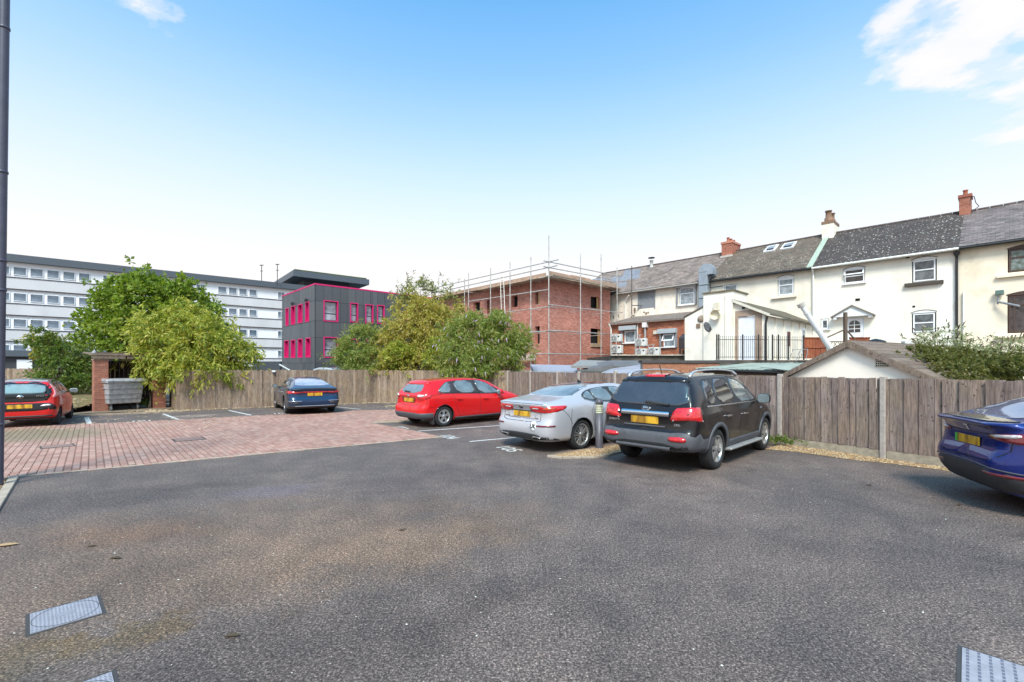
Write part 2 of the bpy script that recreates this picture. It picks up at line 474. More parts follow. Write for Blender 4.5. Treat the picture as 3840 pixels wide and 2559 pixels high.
            for k in range(10): spoke(2*math.pi*k/10, .026, .034, .045, rr-.01, yo)
        rm = q.mesh('rim', [rim, ALLOYD])
        for ax in S['axles']:
            for sd in (1, -1):
                e = bpy.data.objects.new('wheel', None); COL.objects.link(e); e.parent = s.root
                e.location = (ax, sd*(W-hw-inset+.01), r); e.rotation_euler = (0, 0, 0 if sd > 0 else math.pi)
                link('tyre', tm, e); link('rim', rm, e)
    def mirror(s, x, z, m, w=.20, h=.15, glass=True, sides=(1, -1)):
        for sd in sides:
            l, n = s.hit('side+' if sd > 0 else 'side-', x, z-.04)
            y0 = l.y
            pts = []
            mb = MB(); 
            c = Vector((x, y0+sd*(.06+w/2), z))
            # rounded shell: superellipse rings
            rings = []
            for k, (f, xx) in enumerate([(.55, .075), (.9, .05), (1, 0), (.98, -.045), (.9, -.06)]):
                rings.append([(c.x+xx, c.y+sd*w/2*f*math.copysign(abs(math.cos(t))**.6, math.cos(t)), c.z+h/2*f*math.copysign(abs(math.sin(t))**.6, math.sin(t))) for t in np.linspace(0, 2*math.pi, 20, endpoint=False)])
            vs = [p for r_ in rings for p in r_]; fs = []
            for i in range(4):
                for j in range(20): fs.append((i*20+j, i*20+(j+1) % 20, (i+1)*20+(j+1) % 20, (i+1)*20+j))
            fs += [tuple(range(20))]
            mb.add(vs, fs, 0, True); mb.add(rings[-1], [tuple(reversed(range(20)))], 1)
            mb.box(x-.02, x+.03, min(y0-.03*sd, y0+.1*sd), max(y0-.03*sd, y0+.1*sd), z-h*.45, z-h*.2, 2)
            o = mb.build('door_mirror', [m, GLASSM, BLACKP], s.root)
    def handle(s, x, z, m, sides=(1, -1), w=.2):
        for sd in sides:
            l, n = s.hit('side+' if sd > 0 else 'side-', x, z)
            mb = MB(); mb.box(x-w/2, x+w/2, l.y+sd*.018, l.y+sd*.04, z-.014, z+.014)
            mb.box(x-w/2, x-w/2+.03, l.y, l.y+sd*.03, z-.012, z+.012); mb.box(x+w/2-.03, x+w/2, l.y, l.y+sd*.03, z-.012, z+.012)
            bevel(mb.build('door_handle', m, s.root), .006, 2)
    def flat(s, name, pts_yz, x, m, parent=None, th=.008, tilt=0):
        pass
    def text(s, name, body, mode, a, b, size, m, off=.004, bold=0, sx=1, rot=0):
        cu = bpy.data.curves.new(name, 'FONT'); cu.body = body; cu.size = size; cu.extrude = .0015; cu.offset = bold; cu.align_x = 'CENTER'; cu.align_y = 'CENTER'; cu.resolution_u = 2
        o = bpy.data.objects.new(name, cu); COL.objects.link(o)
        dg = bpy.context.evaluated_depsgraph_get(); me = bpy.data.meshes.new_from_object(o.evaluated_get(dg)); bpy.data.objects.remove(o)
        for v in me.vertices:
            ty, tz = v.co.x*sx, v.co.y
            l, n = s.hit(mode, a-ty if mode == 'rear' else a+ty, b+tz)
            v.co = l+n*(off+v.co.z)
        me.materials.clear(); me.materials.append(m)
        return link(name, me, s.root)
    def oval(s, name, mode, a, b, ra, rb, off, m, n=20, parent=None):
        return s.patch(name, mode, [(a+ra*math.cos(t), b+rb*math.sin(t)) for t in np.linspace(0, 2*math.pi, n, endpoint=False)], off, m, 0, parent)
def mir(poly): return [(-p[0], p[1]) for p in poly]
def polar(cx, cz, r, a0, a1, n=14): return [(cx+r*math.cos(R(t)), cz+r*math.sin(R(t))) for t in np.linspace(a0, a1, n)]
# ------------------------------------------------------------------ the five cars
def arch_strips(c, w, m, off=.012, inner=.0, a0=-8, a1=188):
    S = c.S
    for ax in S['axles']:
        for md in ('side+', 'side-'):
            c.strip('arch_trim', md, polar(ax, S['r'], S['arch']+w/2, a0, a1, 26), w, off, m)
def red_hatchback():
    S = dict(L=4.36, r=.318, arch=.355, axles=(.80, 3.45),
        top=[(0, .97), (.06, 1.0), (.12, 1.06), (.24, 1.19), (.40, 1.355), (.52, 1.405), (1.0, 1.455), (1.7, 1.484), (2.3, 1.465), (2.7, 1.40), (3.1, 1.22), (3.45, 1.04), (3.6, 1.0), (4.0, .89), (4.25, .76), (4.36, .66)],
        belt=[(0, .93), (.3, 1.03), (.8, 1.02), (1.5, .985), (2.3, .945), (3.0, .915), (3.4, .905), (3.8, .86), (4.2, .72), (4.36, .60)],
        bot=[(0, .26), (.3, .24), (.8, .22), (1.3, .19), (3.0, .19), (3.9, .21), (4.36, .25)],
        w=[(0, .66), (.04, .76), (.1, .82), (.22, .875), (.45, .903), (.9, .912), (2.2, .912), (3.3, .905), (3.8, .885), (4.1, .82), (4.25, .72), (4.36, .50)],
        wt=[(0, .68), (.12, .68), (.4, .60), (1.0, .60), (2.0, .615), (2.7, .60), (3.2, .64), (3.5, .70), (4.0, .62), (4.36, .4)],
        rear=[(.2, .12), (.32, .03), (.42, 0), (.55, 0), (.63, .03), (.68, .085), (.80, .10), (.95, .07), (1.05, .03), (1.2, 0)], front=[(.2, .1), (.4, 0), (.6, .02), (.8, .1), (1.5, .1)])
    paint = car_paint('red_paint', (.62, .006, .008), rough=.35)
    x, y, _ = G(1664.6, 1601)
    hd = R(47); h = (math.sin(hd), math.cos(hd)); rt = (math.cos(hd), -math.sin(hd))
    ox = x-h[0]*.80-rt[0]*.86; oy = y-h[1]*.80-rt[1]*.86
    c = Car('parked_car', S, paint, (ox, oy, 0), hd, 'bright red five-door hatchback with five-spoke wheel covers parked beside the silver saloon')
    c.wheels('five', ALLOY, .205, .205)
    c.patch('rear_window', 'rear', [(-.60, 1.03), (.60, 1.03), (.52, 1.31), (0, 1.335), (-.52, 1.31)], .004, GLASSM, 1)
    c.patch('spoiler', 'top', [(.33, -.60), (.33, .60), (.56, .57), (.56, -.57)], .02, paint, 1)
    c.strip('brake_light', 'rear', [(-.16, 1.352), (.16, 1.352)], .022, .012, REDD)
    c.strip('rear_wiper', 'rear', [(-.02, 1.05), (.32, 1.075)], .03, .03, BLACKP)
    for md in ('side+', 'side-'):
        c.patch('window_surround', md, [(.58, 1.08), (.9, 1.32), (1.2, 1.395), (2.0, 1.42), (2.5, 1.385), (3.0, 1.14), (3.34, .94), (2.2, .975), (1.3, 1.005), (.75, 1.03)], .001, BLACKP, 1)
        c.patch('side_window', md, [(.62, 1.10), (.62, 1.10), (.98, 1.33), (1.12, 1.36), (1.10, 1.04), (.75, 1.045)], .004, GLASSM, 1, label=None)
        c.patch('window_pillar', md, [(1.10, 1.03), (1.36, 1.02), (1.27, 1.385), (1.12, 1.37)], .003, BLACKP, 0)
        c.patch('side_window', md, [(1.34, 1.02), (2.08, .995), (1.95, 1.40), (1.26, 1.385)], .006, GLASSM, 1)
        c.patch('window_pillar', md, [(2.04, .985), (2.24, .98), (2.12, 1.405), (1.93, 1.41)], .003, BLACKP, 0)
        c.patch('side_window', md, [(2.24, .98), (3.02, .955), (3.05, .99), (2.72, 1.25), (2.4, 1.375), (2.12, 1.40)], .006, GLASSM, 1)
        c.patch('side_window', md, [(3.06, .96), (3.32, .945), (3.1, 1.03)], .004, BLACKP, 0)
        c.strip('window_trim', md, [(.56, 1.075), (.62, 1.03), (.8, 1.02), (1.4, 1.005), (2.2, .97), (3.3, .93)], .018, .006, BLACKP)
        c.gap(md, [(1.12, 1.03), (1.16, .9), (1.2, .78), (1.24, .6), (1.38, .35), (1.42, .3)])
        c.gap(md, [(2.2, .97), (2.22, .6), (2.2, .3)]); c.gap(md, [(3.2, .93), (3.17, .6), (3.1, .3)])
        c.strip('sill_trim', md, [(1.22, .245), (3.1, .245)], .07, .01, GREYP)
        c.gap(md, [(.33, .98), (.55, .985), (.72, 1.0)], .012)
        c.gap(md, [(.28, .66), (.33, .62), (.44, .60)], .01)
    arch_strips(c, .012, REDD, .004)
    c.handle(1.35, .83, paint); c.handle(2.42, .80, paint); c.mirror(2.98, 1.0, paint)
    # rear face
    for sg in (1, -1):
        sgn = lambda p: [(q[0]*sg, q[1]) for q in p]
        c.patch('tail_light', 'wrap', sgn([(31, .985), (45, 1.01), (60, .99), (53, .87), (40, .83), (33, .88)]), .012, REDL, 1)
        c.patch('reversing_light', 'wrap', sgn([(33, .975), (44, .995), (49, .96), (40, .925), (33, .93)]), .02, CLEARL, 1)
    c.strip('bumper_trim', 'wrap', [(-61, .36), (61, .36)], .17, .012, GREYP)
    c.patch('plate_recess', 'rear', [(-.34, .74), (.34, .74), (.40, .90), (-.40, .90)], .003, REDD, 0)
    c.plate(.815, m=plate_mat('plate_red_hatchback', 1), tilt=0)
    c.oval('badge', 'rear', 0, .955, .075, .03, .012, CHROME)
    c.gap('wrap', [(-36, .72), (-20, .66), (20, .66), (36, .72)]); 
    c.gap('wrap', [(-52, .83), (-50, .70), (-36, .69)]); c.gap('wrap', [(52, .83), (50, .70), (36, .69)])
    mb = MB(); mb.box(.42, .45, -.87, -.66, .10, .36)
    mb.build('mud_flap', BLACKP, c.root)
    return c
def silver_saloon():
    S = dict(L=4.83, r=.335, arch=.372, axles=(1.06, 3.86),
        top=[(0, 1.02), (.06, 1.055), (.25, 1.09), (.55, 1.125), (.85, 1.17), (1.2, 1.29), (1.6, 1.395), (2.0, 1.44), (2.5, 1.455), (2.9, 1.43), (3.3, 1.29), (3.75, 1.05), (3.9, 1.0), (4.4, .87), (4.7, .74), (4.83, .62)],
        belt=[(0, .95), (.4, 1.0), (.9, 1.02), (1.5, 1.01), (2.3, .965), (3.2, .93), (3.8, .92), (4.3, .80), (4.83, .56)],
        bot=[(0, .24), (.3, .23), (.8, .22), (1.3, .18), (3.4, .18), (4.3, .2), (4.83, .25)],
        w=[(0, .66), (.04, .76), (.1, .825), (.22, .875), (.45, .905), (.9, .92), (2.4, .915), (3.8, .91), (4.3, .87), (4.6, .78), (4.83, .45)],
        wt=[(0, .74), (.5, .74), (.9, .70), (1.3, .62), (1.8, .585), (2.6, .60), (3.0, .62), (3.5, .68), (4.0, .72), (4.6, .6), (4.83, .4)],
        rear=[(.2, .14), (.30, .05), (.40, .0), (.56, -.0), (.64, .03), (.68, .07), (.82, .09), (.93, .07), (1.0, .02), (1.05, .0), (1.2, 0)], front=[(.2, .1), (.4, 0), (.6, .02), (.8, .1), (1.5, .1)])
    paint = car_paint('silver_paint', (.50, .485, .515), metal=.3, rough=.38)
    x, y, _ = G(2180, 1686.5)
    hd = R(48.5); h = (math.sin(hd), math.cos(hd)); rt = (math.cos(hd), -math.sin(hd))
    ox = x-h[0]*1.06-rt[0]*.87; oy = y-h[1]*1.06-rt[1]*.87
    c = Car('parked_car', S, paint, (ox, oy, 0), hd, 'silver four-door saloon with a round UK sticker parked left of the grey bollard')
    c.wheels('twin', ALLOY, .235, .215)
    c.patch('rear_window', 'top', [(.86, -.68), (.86, .68), (1.25, .60), (1.80, .52), (1.84, 0), (1.80, -.52), (1.25, -.60)], .004, GLASSM, 1)
    c.patch('glass_roof', 'top', [(1.90, -.52), (1.90, .52), (2.85, .52), (2.85, -.52)], .004, glass_mat('roof_glass', (.03, .016, .016)), 1)
    for md in ('side+', 'side-'):
        c.patch('window_surround', md, [(1.20, 1.17), (1.42, 1.275), (1.8, 1.335), (2.3, 1.365), (2.75, 1.345), (3.3, 1.10), (3.48, .995), (2.5, .99), (1.6, 1.035), (1.28, 1.09)], .002, BLACKP, 1)
        c.patch('side_window', md, [(1.26, 1.17), (1.46, 1.26), (1.56, 1.275), (1.62, 1.06), (1.34, 1.10)], .006, GLASSM, 1)
        c.patch('side_window', md, [(1.66, 1.06), (2.33, 1.02), (2.18, 1.345), (1.85, 1.325), (1.60, 1.285)], .006, GLASSM, 1)
        c.patch('side_window', md, [(2.48, 1.015), (3.28, .99), (3.2, 1.08), (2.78, 1.30), (2.5, 1.345), (2.32, 1.345)], .006, GLASSM, 1)
        c.strip('window_trim', md, [(1.24, 1.105), (1.5, 1.045), (2.0, 1.015), (2.8, .985), (3.4, .975)], .016, .007, CHROME)
        c.gap(md, [(1.55, 1.03), (1.38, .85), (1.45, .55), (1.55, .3)]); c.gap(md, [(2.40, .99), (2.42, .3)]); c.gap(md, [(3.45, .96), (3.4, .3)])
        c.gap(md, [(.72, .93), (.68, .75), (.70, .52)], .01); c.gap(md, [(.36, .98), (.50, .87), (.62, .76), (.72, .60)], .01)
        c.strip('sill_trim', md, [(1.5, .24), (3.4, .24)], .03, .008, CHROME)
    c.handle(1.66, .86, CHROME); c.handle(2.62, .84, CHROME); c.mirror(3.2, 1.05, paint)
    arch_strips(c, .01, GAPM, .002)
    for sg in (1, -1):
        sgn = lambda p: [(q[0]*sg, q[1]) for q in p]
        c.patch('tail_light', 'wrap', sgn([(18, .985), (40, .995), (57, 1.00), (71, 1.0), (66, .93), (50, .87), (38, .845), (23, .855), (18, .92)]), .012, REDL, 1)
        c.patch('light_insert', 'wrap', sgn([(39, .965), (56, .975), (50, .92), (38, .90)]), .018, AMBERL, 1)
        c.patch('light_insert', 'wrap', sgn([(22, .95), (33, .955), (33, .925), (22, .925)]), .018, CLEARL, 1)
        c.strip('reflector', 'wrap', sgn([(30, .575), (52, .59)]), .028, .012, REDD)
        c.patch('exhaust', 'wrap', sgn([(24, .30), (36, .30), (36, .36), (24, .36)]), .03, CHROME, 2)
        c.patch('exhaust_hole', 'wrap', sgn([(25.5, .31), (34.5, .31), (34.5, .35), (25.5, .35)]), .036, ARCHM, 2)
    c.patch('diffuser', 'wrap', [(-58, .30), (-50, .34), (-25, .405), (25, .405), (50, .34), (58, .30), (58, .26), (-58, .26)], .006, BLACKP, 1)
    c.plate(.80, m=plate_mat('plate_silver_saloon', 2), tilt=0)
    c.patch('plate_recess', 'rear', [(-.42, .70), (.42, .70), (.46, .885), (-.46, .885)], .002, paint, 0)
    c.strip('boot_lip', 'rear', [(-.42, .875), (.42, .875)], .02, .012, BLACKP)
    c.gap('wrap', [(-36, .84), (-35, .68), (-28, .645), (28, .645), (35, .68), (36, .84)])
    c.gap('rear', [(-.68, 1.035), (.68, 1.035)])
    c.oval('badge', 'rear', 0, .955, .06, .032, .008, BLACKP); c.oval('badge_ring', 'rear', 0, .955, .07, .04, .005, CHROME)
    c.text('badge_letters', 'KIA', 'rear', 0, .955, .036, LETTER, .013)
    c.text('badge_letters', 'OPTIMA', 'rear', .48, .73, .04, BLACKP, .006); c.text('badge_letters', 'CRDi', 'rear', -.47, .72, .04, BLACKP, .006)
    l = c.oval('country_sticker', 'rear', -.42, .56, .10, .10, .006, WHITEP, 24); l['label'] = 'round white sticker with the letters UK'
    c.text('sticker_letters', 'UK', 'rear', -.42, .56, .12, BLACKP, .012, bold=.004)
    mb = MB(); mb.prism([(1.95, 1.44), (2.1, 1.445), (1.97, 1.52)], 'y', -.015, .015); mb.build('roof_aerial', BLACKP, c.root)
    return c
def black_suv():
    S = dict(L=4.685, r=.365, arch=.405, axles=(1.02, 3.72), beltw=.945, rdec=.6,
        top=[(0, 1.00), (.05, 1.04), (.12, 1.12), (.22, 1.30), (.34, 1.52), (.42, 1.625), (.55, 1.665), (1.1, 1.70), (2.0, 1.71), (2.6, 1.68), (2.95, 1.60), (3.3, 1.38), (3.62, 1.17), (3.75, 1.12), (4.2, 1.04), (4.5, .93), (4.685, .78)],
        belt=[(0, .96), (.2, 1.09), (.8, 1.09), (1.6, 1.07), (2.6, 1.04), (3.4, 1.02), (3.8, 1.0), (4.3, .90), (4.685, .70)],
        bot=[(0, .42), (.25, .36), (.8, .32), (1.5, .30), (3.4, .30), (4.2, .32), (4.685, .38)],
        w=[(0, .74), (.04, .83), (.1, .875), (.22, .91), (.45, .93), (1.0, .942), (2.4, .935), (3.7, .935), (4.2, .90), (4.5, .80), (4.685, .5)],
        wt=[(0, .80), (.12, .79), (.45, .68), (1.2, .68), (2.0, .69), (2.8, .68), (3.3, .72), (3.8, .78), (4.3, .70), (4.685, .5)],
        rear=[(.3, .10), (.40, .03), (.48, 0), (.64, 0), (.70, .03), (.76, .07), (.9, .08), (1.05, .05), (1.2, .0)], front=[(.3, .1), (.5, 0), (.7, .02), (.9, .1), (1.8, .1)])
    paint = car_paint('black_paint', (.010, .008, .009), rough=.28, dirt=.15)
    x, y, _ = G(2683, 1759)
    hd = R(45); h = (math.sin(hd), math.cos(hd)); rt = (math.cos(hd), -math.sin(hd))
    ox = x-h[0]*1.02-rt[0]*.87; oy = y-h[1]*1.02-rt[1]*.87
    c = Car('parked_car', S, paint, (ox, oy, 0), hd, 'black sport utility vehicle with roof rails and grey lower bumper parked right of the bollard')
    c.wheels('six', ALLOY, .235, .235)
    c.patch('rear_window', 'rear', [(-.77, 1.17), (0, 1.14), (.77, 1.17), (.70, 1.40), (.66, 1.60), (-.66, 1.60), (-.70, 1.40)], .005, glass_mat('rear_glass', (.035, .033, .038), .1), 1)
    c.patch('spoiler', 'top', [(.37, -.66), (.37, .66), (.56, .64), (.56, -.64)], .016, paint, 1)
    c.strip('brake_light', 'rear', [(-.19, 1.655), (.19, 1.655)], .035, .035, REDL)
    c.strip('rear_wiper', 'rear', [(.03, 1.20), (-.42, 1.165)], .035, .035, BLACKP)
    for md in ('side+', 'side-'):
        c.patch('window_surround', md, [(.62, 1.13), (.66, 1.48), (.80, 1.60), (1.4, 1.635), (2.2, 1.63), (2.8, 1.52), (3.2, 1.28), (3.44, 1.11), (2.0, 1.115)], .002, BLACKP, 1)
        c.patch('side_window', md, [(.68, 1.17), (.72, 1.49), (.86, 1.575), (1.12, 1.59), (1.06, 1.15)], .006, GLASSD, 1)
        c.patch('side_window', md, [(1.16, 1.15), (1.20, 1.595), (1.94, 1.605), (2.02, 1.14)], .006, GLASSD, 1)
        c.patch('side_window', md, [(2.14, 1.14), (2.06, 1.60), (2.45, 1.57), (2.78, 1.46), (3.12, 1.23), (3.2, 1.13)], .006, GLASSM, 1)
        c.strip('window_trim', md, [(.64, 1.135), (1.4, 1.125), (2.4, 1.115), (3.42, 1.10)], .022, .008, CHROME)
        c.gap(md, [(1.12, 1.12), (1.22, 1.0), (1.42, .85), (1.52, .6), (1.50, .42)]); c.gap(md, [(2.10, 1.12), (2.12, .42)]); c.gap(md, [(3.32, 1.09), (3.22, .7), (3.18, .42)])
        c.strip('sill_cladding', md, [(1.44, .40), (3.32, .40)], .16, .012, GREYP)
        c.patch('side_repeater', md, [(3.36, .97), (3.46, .98), (3.46, .95), (3.36, .94)], .01, CLEARL, 1)
    arch_strips(c, .075, GREYP, .016)
    c.handle(1.46, .93, CHROME, w=.22); c.handle(2.36, .91, CHROME, w=.22); c.mirror(3.22, 1.17, paint, .25, .20)
    for sd in (1, -1):    # side steps and roof rails
        mb = MB(); mb.prism([(sd*.84, .27), (sd*1.0, .29), (sd*1.0, .335), (sd*.84, .335)], 'x', 1.46, 3.28)
        bevel(mb.build('side_step', plain('step_metal', (.42, .41, .40), .45, metal=.5), c.root), .02, 2)
        pts = [(.55, 1.66), (.68, 1.725), (1.0, 1.76), (1.8, 1.775), (2.5, 1.745), (2.82, 1.67)]
        cc = catmull([(p[0], p[1]) for p in pts], 24)
        mb = MB(); vs = []; fs = []
        for i, p in enumerate(cc):
            for dy, dz in ((-.022, -.018), (.022, -.018), (.022, .018), (-.022, .018)):
                wide = .018 if 3 < i < 20 else .035
                vs.append((p[0], sd*.60+dy, p[1]+(dz/.018)*wide*.8-(.012 if wide > .02 else 0)))
            if i: fs += [((i-1)*4+k, (i-1)*4+(k+1) % 4, i*4+(k+1) % 4, i*4+k) for k in range(4)]
        fs += [(0, 1, 2, 3), tuple(len(vs)-4+k for k in (3, 2, 1, 0))]
        mb.add(vs, fs, 0, True); mb.build('roof_rail', plain('rail_silver', (.6, .6, .62), .35, metal=.6), c.root)
    for sg in (1, -1):
        sgn = lambda p: [(q[0]*sg, q[1]) for q in p]
        c.patch('tail_light', 'wrap', sgn([(33, 1.05), (37, 1.12), (48, 1.14), (57, 1.14), (58.5, 1.12), (58.5, .92), (57, .90), (32, .905), (30, .93)]), .014, REDL, 0)
        c.patch('reversing_light', 'wrap', sgn([(33, .93), (58, .925), (59, .90), (32, .90)]), .022, CLEARL, 0)
        c.patch('fog_light', 'wrap', sgn([(28, .64), (40, .65), (42, .61), (40, .565), (28, .57)]), .02, REDL, 1)
    c.patch('bumper', 'wrap', [(-88, .60), (-60, .60), (-55, .70), (-38, .72), (-30, .70), (30, .70), (38, .72), (55, .70), (60, .60), (88, .60), (80, .40), (40, .38), (0, .38), (-40, .38), (-80, .40)], .010, GREYP, 0)
    c.patch('bumper_vent', 'wrap', [(-42, .52), (42, .52), (44, .44), (-44, .44)], .014, ARCHM, 1)
    c.strip('bumper_step', 'wrap', [(-30, .445), (30, .445)], .05, .045, GREYP)
    c.gap('rear', [(0, .70), (0, .56)])
    c.strip('chrome_bar', 'rear', [(-.46, 1.015), (.46, 1.015)], .07, .03, CHROME)
    c.plate(.895, m=plate_mat('plate_black_suv', 3), w=.53, h=.13)
    c.strip('plate_recess', 'rear', [(-.40, .79), (.40, .79)], .03, .02, GREYP)
    c.oval('badge_ring', 'rear', 0, 1.095, .085, .045, .012, CHROME); c.oval('badge', 'rear', 0, 1.095, .072, .034, .017, BLACKP)
    c.text('badge_letters', 'KIA', 'rear', 0, 1.095, .055, LETTER, .022, bold=.001)
    c.text('badge_letters', 'SORENTO', 'rear', .62, .86, .05, LETTER, .008); c.text('badge_letters', 'CRDi', 'rear', -.60, .84, .05, LETTER, .008)
    c.gap('wrap', [(-52, .90), (-48, .72)], .01); c.gap('wrap', [(52, .90), (48, .72)], .01)
    mb = MB(); mb.tube((.75, 0, 1.67), (.62, 0, 1.86), .008, 6); mb.tube((.75, 0, 1.66), (.74, 0, 1.69), .03, 8); mb.build('roof_aerial', BLACKP, c.root)
    return c
def dark_blue_saloon():
    S = dict(L=4.97, r=.355, arch=.385, axles=(1.10, 4.03),
        top=[(0, .96), (.05, 1.0), (.2, 1.05), (.5, 1.13), (1.0, 1.26), (1.6, 1.36), (2.2, 1.415), (2.7, 1.41), (3.2, 1.30), (3.75, 1.06), (3.95, 1.0), (4.5, .87), (4.8, .74), (4.97, .6)],
        belt=[(0, .90), (.4, .985), (.9, 1.0), (1.5, .985), (2.3, .945), (3.2, .92), (3.9, .90), (4.4, .80), (4.97, .54)],
        bot=[(0, .28), (.3, .22), (1.3, .16), (3.6, .16), (4.4, .18), (4.97, .22)],
        w=[(0, .72), (.04, .82), (.1, .875), (.22, .92), (.45, .945), (.9, .955), (2.4, .95), (3.9, .95), (4.4, .90), (4.7, .80), (4.97, .45)],
        wt=[(0, .80), (.5, .72), (1.0, .62), (1.8, .585), (2.6, .60), (3.1, .64), (3.6, .70), (4.0, .74), (4.6, .62), (4.97, .4)],
        rear=[(.2, .14), (.30, .05), (.40, .0), (.56, -.0), (.64, .04), (.70, .07), (.82, .08), (.93, .03), (.98, -.02), (1.1, .0)], front=[(.2, .1), (.4, 0), (.6, .02), (.8, .1), (1.5, .1)])
    paint = car_paint('dark_blue_paint', (.006, .030, .085), metal=.35, rough=.3)
    x, y, _ = G(1072, 1551)
    hd = R(-34); h = (math.sin(hd), math.cos(hd)); rt = (math.cos(hd), -math.sin(hd))
    ox = x-h[0]*1.10+rt[0]*.88; oy = y-h[1]*1.10+rt[1]*.88
    c = Car('parked_car', S, paint, (ox, oy, 0), hd, 'dark blue fastback with full-width red tail light parked against the back fence')
    c.wheels('twin', plain('dark_alloy', (.16, .16, .17), .35, metal=.7), .25, .22)
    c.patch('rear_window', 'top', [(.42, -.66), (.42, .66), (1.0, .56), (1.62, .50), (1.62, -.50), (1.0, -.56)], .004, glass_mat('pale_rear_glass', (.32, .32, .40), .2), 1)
    for md in ('side+', 'side-'):
        c.patch('window_surround', md, [(.98, 1.10), (1.3, 1.215), (1.9, 1.305), (2.4, 1.335), (2.85, 1.28), (3.3, 1.08), (3.55, .97), (2.5, .975), (1.4, 1.02)], .002, BLACKP, 1)
        c.patch('side_window', md, [(1.06, 1.10), (1.34, 1.20), (1.50, 1.235), (1.55, 1.04), (1.3, 1.05)], .006, GLASSD, 1)
        c.patch('side_window', md, [(1.6, 1.04), (1.56, 1.245), (2.05, 1.305), (2.30, 1.005)], .006, GLASSD, 1)
        c.patch('side_window', md, [(2.42, 1.0), (2.18, 1.31), (2.45, 1.32), (2.85, 1.25), (3.2, 1.09), (3.35, .985)], .006, GLASSD, 1)
        c.gap(md, [(1.55, 1.0), (1.38, .85), (1.45, .55), (1.55, .3)]); c.gap(md, [(2.40, .97), (2.42, .3)]); c.gap(md, [(3.5, .95), (3.4, .3)])
    c.handle(1.62, .84, CHROME); c.handle(2.60, .82, CHROME); c.mirror(3.28, 1.02, BLACKP)
    c.strip('light_bar', 'wrap', [(-58, .865), (58, .865)], .05, .014, REDL)
    for sg in (1, -1):
        sgn = lambda p: [(q[0]*sg, q[1]) for q in p]
        c.patch('tail_light', 'wrap', sgn([(32, .89), (62, .92), (66, .87), (58, .82), (34, .81)]), .018, REDL, 1)
        c.patch('bumper_insert', 'wrap', sgn([(30, .50), (58, .52), (58, .42), (30, .42)]), .008, BLACKP, 1)
        c.strip('bumper_trim', 'wrap', sgn([(28, .53), (56, .545)]), .02, .016, CHROME)
    c.strip('spoiler', 'rear', [(-.74, .965), (-.3, .985), (.3, .985), (.74, .965)], .02, .03, BLACKP)
    c.strip('diffuser', 'wrap', [(-62, .30), (62, .30)], .12, .006, BLACKP); c.strip('bumper_trim', 'rear', [(-.7, .345), (.7, .345)], .015, .014, CHROME)
    c.gap('rear', [(-.58, .84), (-.45, .69), (.45, .69), (.58, .84)])
    c.plate(.775, m=plate_mat('plate_dark_blue', 4))
    mb = MB(); mb.prism([(1.75, 1.375), (1.92, 1.385), (1.78, 1.44)], 'y', -.015, .015); mb.build('roof_aerial', BLACKP, c.root)
    return c
